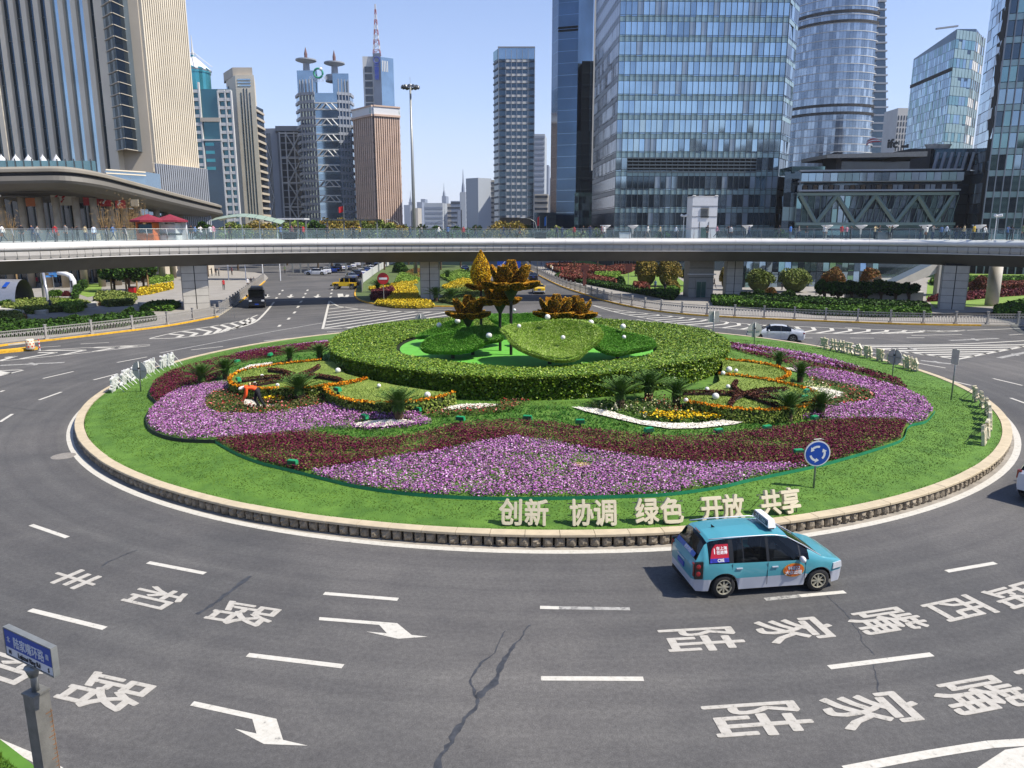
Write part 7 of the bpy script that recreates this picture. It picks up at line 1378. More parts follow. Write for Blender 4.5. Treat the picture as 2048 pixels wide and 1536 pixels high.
# bare willowy shrubs before the canopy building
def twig_tree(u, Y, vt, w_, label):
    x = XA(u, Y); H = ZA(vt, Y); R = w_/2*Y/FPX; t = thing('bare_tree', (x, Y, 0), label, 'tree', 'bare trees before the canopy building'); mb = MB().tube([(0, 0, 0), (0, 0, H*.5)], [.14, .08], 6)
    for k in range(34): a = random.random()*6.28; r_ = R*random.random(); h0 = H*random.uniform(.25, .5); mb.tube([(0, 0, h0), (r_*.5*math.cos(a), r_*.5*math.sin(a), h0+(H-h0)*.6), (r_*math.cos(a), r_*math.sin(a), H*random.uniform(.75, 1))], [.05, .03, .01], 4)
    mb.build('branches', M('twig_mat', '#8a7048', .9, var=.2), t); Q = RNG.normal(size=(380, 3))*np.array([R*.45, R*.45, H*.16])+np.array([0, 0, H*.72]); link('twigs', npmesh('twigs', leaves(Q, .05, asp=9), 4, M('twig_mat', '#8a7048')), t, kind='stuff')
for i, (u, vt, w_) in enumerate(((20, 418, 50), (210, 405, 46), (240, 400, 50), (262, 398, 40), (285, 402, 36))): twig_tree(u, 112+i, vt, w_, f'{OR[i]} bare willowy tree from the left in front of the pillared canopy building')
# flags
for u, Y, vb_, vt, col_, lb in ((689, 180, 440, 411, '#b81c24', 'red flag on a pole before the twin dish tower'), (1079, 190, 440, 432, '#b8282c', 'red banner flag left of the dark curved tower'), (1093, 190, 440, 432, '#2a6ab0', 'blue banner flag left of the dark curved tower')):
    x = XA(u, Y); z1 = ZA(vt, Y); t = thing('flag', (x, Y, 0), lb, 'flag'); MB().tube([(0, 0, 0), (0, 0, z1)], .06, 6).build('flag_pole', mGal, t); rows = [[(-.1-.35*i*(1 if u < 700 else .4), .12*math.sin(i*1.1), z1-.1-(j*.45)*(1 if u < 700 else 1.6)-.1*i) for i in range(4)] for j in range(4)]; MB().grid(rows).build('flag_cloth', M('flag_'+col_.strip('#'), col_, .8), t)
# pale green arched canopy
Yc = 140; t = thing('arched_canopy', (XA(505, Yc), Yc, 0), 'pale green arched glass canopy on slim posts behind the footbridge at left', 'canopy'); x0, x1 = XA(432, Yc), XA(572, Yc); xc = XA(505, Yc); rows = []; zt_ = ZA(428, Yc)
for i in range(9): f_ = i/8; x = x0+(x1-x0)*f_-xc; z = zt_-2.0*(abs(f_-.42)**1.6)*1.6; rows.append([(x, -2.6, z-.5), (x, 0, z+.1), (x, 2.6, z-.4)])
mCan = M('canopy_glass', '#8c9c86', .3, var=.05)
for i in range(8): MB().grid([rows[i], [tuple(Vector(a).lerp(Vector(b), .96)) for a, b in zip(rows[i], rows[i+1])]]).build('canopy_pane', mCan, t)
for i in range(1, 9, 2): MB().tube([(rows[i][1][0], 0, 0), (rows[i][1][0], 0, rows[i][1][2]-.8), (rows[i][0][0]+.8, -1, rows[i][0][2])], .09, 6).build('canopy_post', mSW, t)
# garden pavilion, kiosk roofs between the trees
for u0, u1, v0, v1, Y, lb in ((650, 760, 440, 446, 165, 'low dark pergola roof among the park trees'), (562, 615, 438, 442, 165, 'short white beam pergola among the park trees')):
    x0, x1 = XA(u0, Y), XA(u1, Y); z = ZA(v0, Y); t = thing('pergola', ((x0+x1)/2, Y, 0), lb, 'pergola'); MB().box((0, 0, z), (x1-x0, 4, .3)).build('roof_slab', mDkGlass if u0 > 600 else mSW, t)
    for k in range(4): MB().box(((k/3-.5)*(x1-x0)*.9, 0, z/2), (.3, .3, z)).build('post', mGal, t)
# ================================================================ TOWERS
def gmat(name, col, rough=.05, metal=.85, var=.10, scale=.15): return M(name, col, rough, metal, var=var, scale=scale, spec=.8, det=2)
gSky = gmat('glass_sky', (.40, .52, .60)); gMid = gmat('glass_mid', (.27, .36, .44)); gDk = gmat('glass_dark', (.07, .10, .13)); gGrn = gmat('glass_green', (.20, .32, .33)); gTeal = gmat('glass_teal', (.06, .30, .33), .12, .6)
gSpan = M('spandrel_glass', (.26, .36, .37), .2, .3, var=.06, scale=.3); gBlind = M('blind_glass', (.30, .36, .42), .15, .35, var=.1, scale=.4); mMul = M('mullion', (.10, .12, .13), .4, .4); mConc = M('tower_concrete', '#b8ae9e', .75, var=.06, scale=.2); mBeige = M('tower_beige', '#d6cbb6', .75, var=.06, scale=.15)
mWh = M('tower_white', '#c9c8c4', .7, var=.05, scale=.2); mBrn = M('tower_brown', '#c6ab98', .75, var=.08, scale=.2); mGry = M('tower_grey', '#8f949c', .6, var=.06, scale=.2); mWin = M('window_dark', (.035, .045, .06), .12, .3, var=.3, scale=.3, spec=.8); mFar = M('far_facade', '#8d95a3', .7, var=.08, scale=.05)
_ub = {}
def ubox(mat, nm):     # unit box: x 0..1, y -.5..5 (thickness), z 0..1, shared by all alike pieces
    k = (mat.name, nm)
    if k not in _ub: _ub[k] = MB().box((.5, 0, .5), (1, 1, 1)).mesh(nm, mat)
    return _ub[k]
def BT(name, u, Y, label, cat='building', z=0, grp=None): return thing(name, (XA(u, Y), Y, z), label, cat, grp)
def place(A, B, s0, s1, z0, z1, th=.1, out=.05, jit=0):
    """matrix for a unit box on the wall A->B (plan), from s0 to s1 along it"""
    d = (B-A); L = d.length; d = d/L; n = Vector((d.y, -d.x, 0)); o = A+d*s0+n*out; o.z = z0
    m = frame(d*(s1-s0), -n*th, Vector((0, 0, z1-z0)), o)
    if jit: m = m@Euler((random.gauss(0, jit), 0, random.gauss(0, jit))).to_matrix().to_4x4()
    return m
def wall(t, name, A, B, z0, z1, mat, th=.3, out=-.15): o = link(name, ubox(mat, name), t); o.matrix_basis = place(A, B, 0, (B-A).length, z0, z1, th, out); return o
def solid(t, name, poly, z0, z1, mat): return MB().prism([(p.x, p.y) for p in poly], z0, z1).build(name, mat, t)
def PL(c, pts): return [Vector((XA(u, Y)-c.location.x, Y-c.location.y, 0)) for u, Y in pts]
def ZZ(v, Y, c=None): return ZA(v, Y)
def grid_wall(t, A, B, zs, nx, pick, name='pane', gap=.06, th=.12, out=.08, jit=0, inset=.0, lim=300):
    L = (B-A).length; it = []
    for j in range(len(zs)-1):
        for i in range(nx):
            m = pick(i, j)
            if m is None: continue
            w_ = L/nx; mt = place(A, B, i*w_+gap, (i+1)*w_-gap, zs[j]+gap, zs[j+1]-gap, th, out, jit); it.append((ubox(m, name), mt, 1 if zs[j] > 20 else 0))
    pieces(t, name, it, lim)
def ribs(t, A, B, n, w_, z0, z1, mat, th=.6, out=.3, name='rib', s0=0, s1=None):
    L = (B-A).length; s1 = s1 or L
    for i in range(n): s = s0+(s1-s0)*(i+.5)/n; o = link(name, ubox(mat, name), t); o.matrix_basis = place(A, B, s-w_/2, s+w_/2, z0, z1, th, out)
def bands(t, A, B, zs, h, mat, th=.4, out=.2, name='floor_band', s0=0, s1=None):
    L = (B-A).length
    for z in zs: o = link(name, ubox(mat, name), t); o.matrix_basis = place(A, B, s0, s1 or L, z, z+h, th, out)
ar = lambda a, b, s: list(np.arange(a, b, s))
rc = random.choice
# ---- ribbed beige tower at the left
t = BT('ribbed_tower', 120, 150, 'huge beige ribbed tower with dark glass strips at the left edge'); A, B = PL(t, [(-300, 158), (236, 148)]); H = 95
solid(t, 'glass_wall', [A, B, B+Vector((0, 30, 0)), A+Vector((0, 30, 0))], 8, H, gDk); n = 24; L = (B-A).length; ribs(t, A, B, n, 1.05, 15, H, mBeige, .7, .35); bands(t, A, B, ar(17, H, 3.9), .12, mMul, .1, .06)
s_ = L/24; [setattr(link('sky_glass', ubox(gSky, 'sky_glass'), t), 'matrix_basis', place(A, B, s_*(22+i)-.7, s_*(22+i)+.7, 16, H, .1, .07)) for i in range(-1, 2)]  # paler strips on the same glass put the sky's reflection into its colour
C, D = PL(t, [(234, 147.5), (252, 147)]); solid(t, 'corner_pier', [C, D, D+Vector((0, 8, 0)), C+Vector((0, 8, 0))], 0, H, mBeige)
C, D, E_ = PL(t, [(250, 147), (268, 143.5), (290, 147)]); zb = ZA(300, 145); solid(t, 'bay_window', [C, D, E_, E_+Vector((0, 4, 0)), C+Vector((0, 4, 0))], zb, H, gMid)
bands(t, C, D, ar(zb, H, 1.95), .12, mConc, .2, .1); bands(t, D, E_, ar(zb, H, 1.95), .12, mConc, .2, .1); wall(t, 'bay_glass', D, E_, zb+.2, H, gDk, .05, .03)
C, D = PL(t, [(256, 149), (318, 149)]); solid(t, 'flank_wall', [C, D, D+Vector((0, 20, 0)), C+Vector((0, 20, 0))], 0, H, mConc)
C, D = PL(t, [(318, 149), (404, 163)]); solid(t, 'ribbed_wing', [C, D, D+Vector((-8, 20, 0)), C+Vector((0, 20, 0))], 0, H, mConc); L = (D-C).length; ribs(t, C, D, 22, .34, ZA(332, 155), H, mBeige, .7, .35); 
C2, D2 = PL(t, [(320, 147), (422, 161)]); solid(t, 'lower_wing', [C2, D2, D2+Vector((-8, 8, 0)), C2+Vector((0, 8, 0))], 0, ZA(330, 152), mConc); ribs(t, C2, D2, 26, .3, 4, ZA(331, 152), mGry, .4, .2)
# ---- pillared building with the sweeping roof edge
t = BT('pillared_podium', 150, 118, 'curving pillared podium with a long sweeping grey roof edge and red shop signs at left')
EP = [(-260, 356, 112, 0), (-60, 352, 113, 0), (50, 350, 114, 0), (130, 350, 115, 0), (200, 359, 119, 0), (270, 376, 126, 0), (340, 394, 138, 0), (400, 409, 152, 0), (446, 420, 166, 0)]
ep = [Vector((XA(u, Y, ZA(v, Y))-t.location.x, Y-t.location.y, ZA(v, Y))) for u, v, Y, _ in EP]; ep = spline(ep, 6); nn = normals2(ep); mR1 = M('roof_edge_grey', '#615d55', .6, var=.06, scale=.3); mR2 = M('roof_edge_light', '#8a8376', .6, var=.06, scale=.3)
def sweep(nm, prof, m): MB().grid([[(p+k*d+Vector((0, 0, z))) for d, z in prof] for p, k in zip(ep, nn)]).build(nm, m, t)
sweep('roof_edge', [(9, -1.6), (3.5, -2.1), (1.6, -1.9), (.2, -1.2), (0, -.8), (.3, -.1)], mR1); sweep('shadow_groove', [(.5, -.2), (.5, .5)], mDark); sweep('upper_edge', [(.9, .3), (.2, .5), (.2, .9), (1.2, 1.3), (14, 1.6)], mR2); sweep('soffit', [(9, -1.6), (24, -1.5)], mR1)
for u, Y in ((8, 122), (50, 122), (85, 122), (118, 122), (157, 123), (192, 124), (225, 127), (252, 130), (278, 134), (316, 140), (338, 146), (362, 152), (388, 158)):
    MB().lathe([(.55, 0), (.55, ZA(392, 122)-.2 if u < 280 else 13.5)], (XA(u, Y)-t.location.x, Y-t.location.y, 0), 14).build('column', M('column_stone', '#a3957f', .7, var=.12, scale=1), t, smooth=True)
A, B = PL(t, [(-120, 132), (260, 134)]); wall(t, 'shop_glass', A, B, 0, 15, mDkGlass); B2 = PL(t, [(400, 168)])[0]; wall(t, 'shop_glass', B, B2, 0, 13, mDkGlass)
for i in range(26): o = link('mullion', ubox(mMul, 'mullion'), t); s = (B-A).length*i/26; o.matrix_basis = place(A, B, s, s+.2, 0, 15, .2, .1)
for u0, u1, v0, v1, c, tx_ in ((35, 70, 395, 412, '#b5652c', ''), (95, 145, 384, 410, '#b8b2a4', 'm'), (160, 191, 384, 410, '#b01c1c', ''), (193, 215, 388, 412, '#b01c1c', 'w'), (224, 243, 392, 416, '#b5322c', 'w'), (255, 270, 398, 412, '#9a8f7c', '')):
    Y = 124; x0, x1 = XA(u0, Y), XA(u1, Y); z0, z1 = ZA(v1, Y), ZA(v0, Y); MB().box(((x0+x1)/2-t.location.x, Y-t.location.y+2, (z0+z1)/2), (x1-x0, .3, z1-z0)).build('shop_sign', M('shop_'+c.strip('#'), c, .5, var=.04), t)
    for q in (((.2, .55), (.5, .8)) if tx_ == 'm' else ((.5, .8),) if tx_ else ()): cx_ = x0+(x1-x0)*q[0]-t.location.x; MB().tube([(cx_-.35, Y-t.location.y+1.8, z0+.5), (cx_+.1, Y-t.location.y+1.8, z0+1.0), (cx_-.1, Y-t.location.y+1.8, z0+1.2), (cx_+.4, Y-t.location.y+1.8, z0+1.6)], .16, 4).build('shop_emblem', mRed if tx_ == 'm' else mSW, t)
mT = M('tent_white', '#c9c9c9', .7)
for u, w_ in ((22, 26), (50, 22), (75, 22), (103, 20), (130, 20)): Y = 132; MB().lathe([(w_/2*Y/FPX, 0), (w_/4*Y/FPX, .9), (.1, 1.4), (1e-4, 1.7)], (XA(u, Y)-t.location.x, Y-t.location.y, ZA(328, Y)), 10).build('roof_tent', mT, t)
A, B = PL(t, [(-60, 127), (205, 128)]); z0 = ZA(342, 127); wall(t, 'terrace_screen', A, B, z0, z0+1.7, gGrn, .1, 0); ribs(t, A, B, 16, .12, z0, z0+2.0, mMul, .2, .1, 'screen_post')
C, D = PL(t, [(222, 133), (300, 139)]); solid(t, 'glass_lounge', [C, D, D+Vector((0, 6, 0)), C+Vector((0, 6, 0))], 12, ZA(340, 135), gMid); bands(t, C, D, [ZA(340, 135)-.2, ZA(349, 135)], .2, mBeige)
# ---- white and teal tower with cone and spire
Y = 330; t = BT('cone_topped_tower', 440, Y, 'white and teal gridded tower with a cone roof and thin spire'); zt = lambda v: ZA(v, Y)
A, B = PL(t, [(392, Y), (484, Y)]); Q_ = PL(t, [(392, Y), (484, Y), (484, Y+25), (392, Y+25)]); solid(t, 'body', Q_, 0, zt(178), gmat('teal_dark', (.04, .14, .17), .12, .5)); solid(t, 'dark_flank', PL(t, [(383, Y+12), (392, Y), (392, Y+25), (383, Y+25)]), 0, zt(155), gDk)
c = PL(t, [(414, Y+10)])[0]; MB().lathe([(6.6, 0), (6.6, zt(138)), (6.9, zt(138)), (6.9, zt(132)), (7.2, zt(131)), (5, zt(122)), (1.0, zt(103)), (.5, zt(98))], c, 28).build('drum', gTeal, t, smooth=False); MB().lathe([(7.0, zt(134)), (7.3, zt(131)), (.8, zt(102))], c, 12, cap=False).build('cone_roof', mWh, t)
MB().tube([c+Vector((0, 0, zt(102))), c+Vector((0, 0, zt(88))), c+Vector((0, 0, zt(58)))], [.7, .4, .12], 8).build('spire', mWh, t)
for k in range(6): a = k*PI/3; MB().tube([c+Vector((8*math.cos(a), 8*math.sin(a), zt(124))), c+Vector((0, 0, zt(92)))], .12, 4).build('stay', mWh, t)
fz = ar(6, zt(180), 3.3); L = (B-A).length; it = []
for z in fz:
    for s0, s1 in ((.2, 3.0), (3.6, 6.6), (14.4, 17.2), (17.8, L-.2)): it.append((ubox(mWh, 'balcony_band'), place(A, B, s0, s1, z, z+1.25, .9, .45), 2))
pieces(t, 'balcony_band', it)
for s in (.2, 3.3, 6.4, 14.3, 17.3, L-.3): o = link('pier', ubox(mWh, 'pier'), t); o.matrix_basis = place(A, B, s-.25, s+.35, 0, zt(182 if s > 10 else 165), 1.0, .5)
o = link('link_band', ubox(mConc, 'link_band'), t); o.matrix_basis = place(A, B, 6.2, 14.6, zt(244), zt(236), 1.2, .6); o = link('link_band', ubox(mWh, 'link_band'), t); o.matrix_basis = place(A, B, 6.2, 14.6, zt(282), zt(279), 1.2, .6); o = link('centre_recess', ubox(gDk, 'centre_recess'), t); o.matrix_basis = place(A, B, 6.6, 14.2, 0, zt(284), .3, .15)
bands(t, A, B, ar(zt(340), zt(285), 3.3), 1.3, gTeal, .3, .3, 'teal_band', 7.2, 11)
# ---- beige art deco tower
Y = 360; t = BT('stepped_beige_tower', 502, Y, 'pale beige stepped tower with tall vertical window strips'); zt = lambda v: ZA(v, Y); S_ = PL(t, [(474, Y+14), (492, Y), (528, Y), (530, Y+22), (474, Y+22)])
solid(t, 'body', S_, 0, zt(150), mBeige); solid(t, 'crown', PL(t, [(470, Y+16), (488, Y+3), (526, Y+3), (526, Y+20), (470, Y+20)]), zt(150), zt(132), mConc); A, B = S_[1], S_[2]
for i in range(4): o = link('window_strip', ubox(mWin, 'window_strip'), t); o.matrix_basis = place(A, B, 2.0+i*1.35, 2.45+i*1.35, 14, zt(185-(i in (1, 2))*8), .1, .08)
o = link('entry_glass', ubox(gMid, 'entry_glass'), t); o.matrix_basis = place(S_[0], A, 3.0, 5, zt(212), zt(165), .8, .4); bands(t, A, B, [zt(160), zt(166), zt(172)], .5, gSky, .1, .1, 'sign_band', 1, 7); A2, B2 = PL(t, [(528, Y+2), (542, Y+16)]); solid(t, 'side_wing', PL(t, [(526, Y+4), (542, Y+16), (540, Y+26), (526, Y+26)]), 0, zt(208), mWin); bands(t, A2, B2, ar(5, zt(210), 3.4), 1.0, mConc, .5, .2)
# ---- grey tower with white cross bracing
Y = 400; t = BT('braced_tower', 578, Y, 'grey tower with white diagonal cross bracing'); zt = lambda v: ZA(v, Y); A, B = PL(t, [(570, Y), (612, Y)]); solid(t, 'body', PL(t, [(565, Y+6), (570, Y), (612, Y), (612, Y+20), (565, Y+20)]), 0, zt(262), mWin); solid(t, 'side_body', PL(t, [(540, Y+10), (575, Y+8), (575, Y+24), (540, Y+24)]), 0, zt(252), mGry)
C, D = PL(t, [(545, Y+9.6), (553, Y+9.4)]); wall(t, 'side_window', C, D, 5, zt(262), mWin, .2, .05); solid(t, 'crown', PL(t, [(563, Y-.5), (612, Y-.5), (612, Y+18), (563, Y+18)]), zt(262), zt(252), mGry); L = (B-A).length
bands(t, A, B, ar(5, zt(264), 3.4), .5, mGry, .3, .1)
for s in (0, L/3-.6, 2*L/3, L-.6): o = link('white_pier', ubox(mWh, 'white_pier'), t); o.matrix_basis = place(A, B, s, s+.6, 0, zt(264), .6, .5)
zz = np.linspace(8, zt(268), 5)
for j in range(4):
    z0, z1 = zz[j], zz[j+1]; a, b = (A+(B-A)*.33, B) if j % 2 else (B, A+(B-A)*.33); MB().tube([a+Vector((0, -.8, z0)), b+Vector((0, -.8, z1))], .38, 4).build('brace', mWh, t); MB().tube([b+Vector((0, -.8, z0)), a+Vector((0, -.8, z1))], .38, 4).build('brace', mWh, t)
    bands(t, A, B, [z1], .7, mWh, .5, .5, 'white_beam')
for j in range(5): a, b = (C, D) if j % 2 else (D, C); z0 = 8+j*9; MB().tube([a+Vector((0, -.4, z0)), b+Vector((0, -.4, z0+9))], .22, 4).build('brace', mWh, t)
# ---- twin dish tower
Y = 380; t = BT('twin_dish_tower', 660, Y, 'blue glass tower with two dish shaped helipads and a green round logo'); zt = lambda v: ZA(v, Y); P = PL(t, [(607, Y+8), (613, Y), (643, Y-3), (686, Y-3), (711, Y), (717, Y+8), (717, Y+30), (607, Y+30)]); solid(t, 'body', P, 0, zt(188), gMid)
for u0, u1, vt in ((611, 650, 140), (679, 710, 146)): solid(t, 'shoulder_block', PL(t, [(u0, Y+1), (u1, Y+1), (u1, Y+22), (u0, Y+22)]), zt(190), zt(vt), gMid)
for i, z in enumerate(ar(6, zt(186), 3.7)):
    for k, (a, b) in enumerate(zip(P[:5], P[1:6])):
        if k == 2 and z > 60: continue
        o = link('floor_band', ubox(mGry if k != 2 else gSky, 'floor_band'), t); o.matrix_basis = place(a, b, 0, (b-a).length, z, z+1.3, .5, .25)
ribs(t, P[1], P[2], 5, .35, 0, zt(160), mGry); ribs(t, P[3], P[4], 4, .35, 0, zt(160), mGry)
for z in np.linspace(zt(405), zt(222), 7):
    a, b = P[2], P[3]; L = (b-a).length; bands(t, a, b, [z, z+3.0], .5, mWh, .8, .4, 'truss_beam'); 
    for s0, s1 in ((.0, .25), (.25, .5), (.75, .5), (1, .75)): MB().tube([a+(b-a)*s0+Vector((0, -.9, z)), a+(b-a)*s1+Vector((0, -.9, z+3))], .25, 4).build('truss_bar', mWh, t)
for u, v in ((630, 140), (684, 146)):
    c = PL(t, [(u, Y+6)])[0]; z = zt(v); MB().lathe([(4.6, z-3), (4.4, z), (1.7, z+.1), (1.5, z+4.2), (4.2, z+5.0), (5.0, z+5.3), (5.0, z+5.9), (3.9, z+5.6), (1e-4, z+5.5)], c, 24).build('helipad', mGry, t, smooth=False); MB().tube([c+Vector((0, 0, z+5)), c+Vector((0, 0, z+8.5)), c+Vector((0, 0, z+11.5))], [.7, .8, .1], 6).build('antenna', M('antenna_red', '#6a4a48', .7), t)
c = PL(t, [(660, Y+6)])[0]; mLg = M('logo_green', '#1f8a6a', .4); z = zt(148); MB().tube([(2.1*math.cos(a), 0, 2.1*math.sin(a)) for a in np.linspace(0, 2*PI, 21)], .5, 6).build('logo', mLg, t, loc=c+Vector((0, -8, z))); MB().ball((0, 0, 0), .8, 10).build('logo_dot', mSW, t, loc=c+Vector((1.3, -8.2, z+1.8)))
text_obj('lettering', '中国人寿', 2.2, .05, frame((1, 0, 0), (0, 0, 1), (0, -1, 0), c+Vector((0, -8, zt(161)))), mSW, t); text_obj('lettering', 'CHINA LIFE', 1.0, .05, frame((1, 0, 0), (0, 0, 1), (0, -1, 0), c+Vector((0, -8, zt(165)))), mSW, t)
# ---- telecom tower with mast
Y = 520; t = BT('antenna_tower', 768, Y, 'grey office tower with a tall red and white lattice mast on top'); zt = lambda v: ZA(v, Y); solid(t, 'left_body', PL(t, [(738, Y+4), (759, Y+4), (759, Y+20), (738, Y+20)]), 0, zt(110), mWh); A, B = PL(t, [(740, Y+3.9), (757, Y+3.9)]); grid_wall(t, A, B, ar(60, zt(128), 4.6), 1, lambda i, j: mWin, 'window_band', .5, .3, .1)
solid(t, 'fin', PL(t, [(758, Y), (773, Y-2), (773, Y+10), (758, Y+10)]), 0, zt(107), mGry); solid(t, 'right_body', PL(t, [(773, Y+1), (797, Y+6), (797, Y+24), (773, Y+20)]), 0, zt(113), gMid)
for i in range(4): o = link('vent_slot', ubox(mWh, 'vent_slot'), t); A, B = PL(t, [(773, Y+1), (797, Y+6)]); o.matrix_basis = place(A, B, .8+i*1.2, 1.3+i*1.2, zt(142), zt(120), .2, .1)
mRW = [M('mast_red', '#8a4a4c', .6), M('mast_white', '#b4b6bc', .6)]; c = PL(t, [(766, Y+5)])[0]; z0 = zt(107); z1 = zt(4)
for k in range(10):
    f0, f1 = k/10, (k+1)/10; mb = MB(); w0, w1 = 2.0*(1-f0)**1.3+.25, 2.0*(1-f1)**1.3+.25; a0_, a1_ = z0+(z1-z0)*f0, z0+(z1-z0)*f1; cn = lambda w_, z: [c+Vector((sx*w_, sy*w_, z)) for sx, sy in ((-1, -1), (1, -1), (1, 1), (-1, 1))]; p0, p1 = cn(w0, a0_), cn(w1, a1_)
    for i in range(4): mb.tube([p0[i], p1[i]], .22, 4); mb.tube([p0[i], p1[(i+1) % 4]], .14, 4); mb.tube([p1[i], p1[(i+1) % 4]], .14, 4)
    mb.build('mast_section', mRW[k % 2], t)
for i, s_ in enumerate('中国电信'): text_obj('lettering', s_, 3.0, .05, frame((1, 0, 0), (0, 0, 1), (0, -1, 0), PL(t, [(765, Y-2)])[0]+Vector((0, -1.0, zt(136+i*8)))), M('letter_blue', '#27409a', .5), t, bd=.12, bz=.002)
MB().tube([(1.9*math.cos(a), 0, 1.9*math.sin(a)) for a in np.linspace(0, 2*PI, 15)], .35, 5).build('logo', MATS['letter_blue'], t, loc=PL(t, [(765, Y-3)])[0]+Vector((0, 0, zt(122))))
# ---- brown bank tower
Y = 350; t = BT('brown_bank_tower', 760, Y, 'pinkish brown ribbed tower with a white sign band on top'); zt = lambda v: ZA(v, Y); P = PL(t, [(716, Y+14), (755, Y), (806, Y+6), (806, Y+30), (716, Y+34)]); solid(t, 'body', P, 0, zt(232), mWin)
for a, b, n in ((P[0], P[1], 10), (P[1], P[2], 12)):
    L = (b-a).length; ribs(t, a, b, n, L/n*.55, 0, zt(232), mBrn, .6, .3); bands(t, a, b, ar(4, zt(234), 3.6), .9, M('tower_brown_dark', '#6e5d55', .7), .3, .12); o = link('top_band', ubox(mBrn, 'top_band'), t); o.matrix_basis = place(a, b, 0, L, zt(232), zt(228), 1.4, .4); o = link('sign_band', ubox(mSW, 'sign_band'), t); o.matrix_basis = place(a, b, 0, L, zt(228), zt(213), .8, .3); o = link('top_band', ubox(mBrn, 'top_band'), t); o.matrix_basis = place(a, b, 0, L, zt(213), zt(210), 1.2, .4)
    d = (b-a).normalized(); nrm = Vector((d.y, -d.x, 0)); c = a+(b-a)*.55+nrm*.4; text_obj('lettering', 'Standard Chartered', 1.15, .02, frame(d, (0, 0, 1), nrm, c+Vector((0, 0, zt(220)))), M('letter_navy', '#24508a', .5), t, bd=.03, bz=.002); text_obj('lettering', '渣打银行', 1.15, .02, frame(d, (0, 0, 1), nrm, c+Vector((0, 0, zt(226)))+d*2), MATS['letter_navy'], t); MB().box((0, 0, 0), (1.1, .1, 2.2), tp=.7).build('logo', mLg, t, loc=a+(b-a)*.93+nrm*.5+Vector((0, 0, zt(220))))
# ---- slim dark tower
Y = 330; t = BT('slim_dark_tower', 1028, Y, 'slim dark glass tower standing alone against the sky in the centre'); zt = lambda v: ZA(v, Y); P = PL(t, [(989, Y+6), (997, Y), (1068, Y), (1068, Y+14), (989, Y+14)]); solid(t, 'body', P, 0, zt(104), gDk); A, B = P[1], P[2]; L = (B-A).length
fz = ar(6, zt(118), 2.75); bands(t, A, B, fz, .75, M('slim_band', (.07, .085, .10), .5, .1), .3, .15); bands(t, P[0], P[1], fz, .75, MATS['slim_band'], .3, .15)
it = [(ubox(mWh, 'sill_panel'), place(A, B, 3.5+i*2.28, 5.55+i*2.28, z, z+.95, .5, .28), 1) for z in fz for i in range(4)]; pieces(t, 'sill_panel', it); ribs(t, A, B, 1, .25, 0, zt(96), mGry, .5, .4, s0=0, s1=.5)
for s in (3.3, 5.6, 7.9, 10.2, 12.6, L-.2): o = link('mullion', ubox(mGry, 'mullion'), t); o.matrix_basis = place(A, B, s-.1, s+.1, 0, zt(100), .6, .45)
wall(t, 'crown_glass', A, B, zt(118), zt(95), gMid, .2, .1); wall(t, 'crown_glass', P[0], P[1], zt(118), zt(98), gGrn, .2, .1); bands(t, A, B, [zt(96)], .5, mGry, .6, .3, 'crown_rail'); solid(t, 'entrance_podium', PL(t, [(1000, Y-12), (1062, Y-12), (1062, Y), (1000, Y)]), 0, zt(436), mDark)
# ---- dark curved tower left of the glass office tower
Y = 255; t = BT('dark_curved_tower', 1145, Y, 'dark blue glass tower with a jagged stepped edge rising out of view'); P = PL(t, [(1100, Y+6), (1112, Y), (1150, Y-2), (1178, Y+4), (1190, Y+30), (1100, Y+30)]); H = 110; solid(t, 'body', P, 0, H, M('glass_navy', (.07, .12, .19), .10, .75, var=.3, scale=.06, spec=.8))
for a, b in ((P[0], P[1]), (P[1], P[2])): bands(t, a, b, ar(4, H, 3.6), .10, gMid, .08, .05)
solid(t, 'stepped_fin', PL(t, [(1151, Y-6), (1186, Y-6), (1186, Y+4), (1151, Y+4)]), 0, ZA(262, Y-6), gDk); solid(t, 'stepped_fin', PL(t, [(1158, Y-4), (1186, Y-4), (1186, Y+4), (1158, Y+4)]), 0, ZA(122, Y-4), gDk); A, B = PL(t, [(1151, Y-6.1), (1186, Y-6.1)]); bands(t, A, B, ar(4, ZA(264, Y-6), 3.6), .12, gMid, .1, .06); A, B = PL(t, [(1158, Y-4.1), (1186, Y-4.1)]); bands(t, A, B, ar(40, ZA(125, Y-4), 3.6), .12, gMid, .1, .06)
wall(t, 'pale_edge', *PL(t, [(1180, Y-9), (1184, Y-9)]), ZA(345, Y), H, mWh, .6, 0); solid(t, 'glass_annex', PL(t, [(1148, Y-14), (1186, Y-14), (1186, Y-7), (1148, Y-7)]), 0, ZA(385, Y-14), gGrn); A, B = PL(t, [(1148, Y-14), (1186, Y-14)]); grid_wall(t, A, B, ar(2, ZA(386, Y-14), 2.2), 5, lambda i, j: rc((gMid, gGrn, gDk)), 'pane')
bands(t, P[1], P[2], [ZA(58, Y), ZA(64, Y)], .5, mDark, .3, .2, 'seam_line'); solid(t, 'low_wing', PL(t, [(1068, Y-20), (1112, Y-20), (1112, Y-5), (1068, Y-5)]), 0, ZA(425, Y-20), gDk)
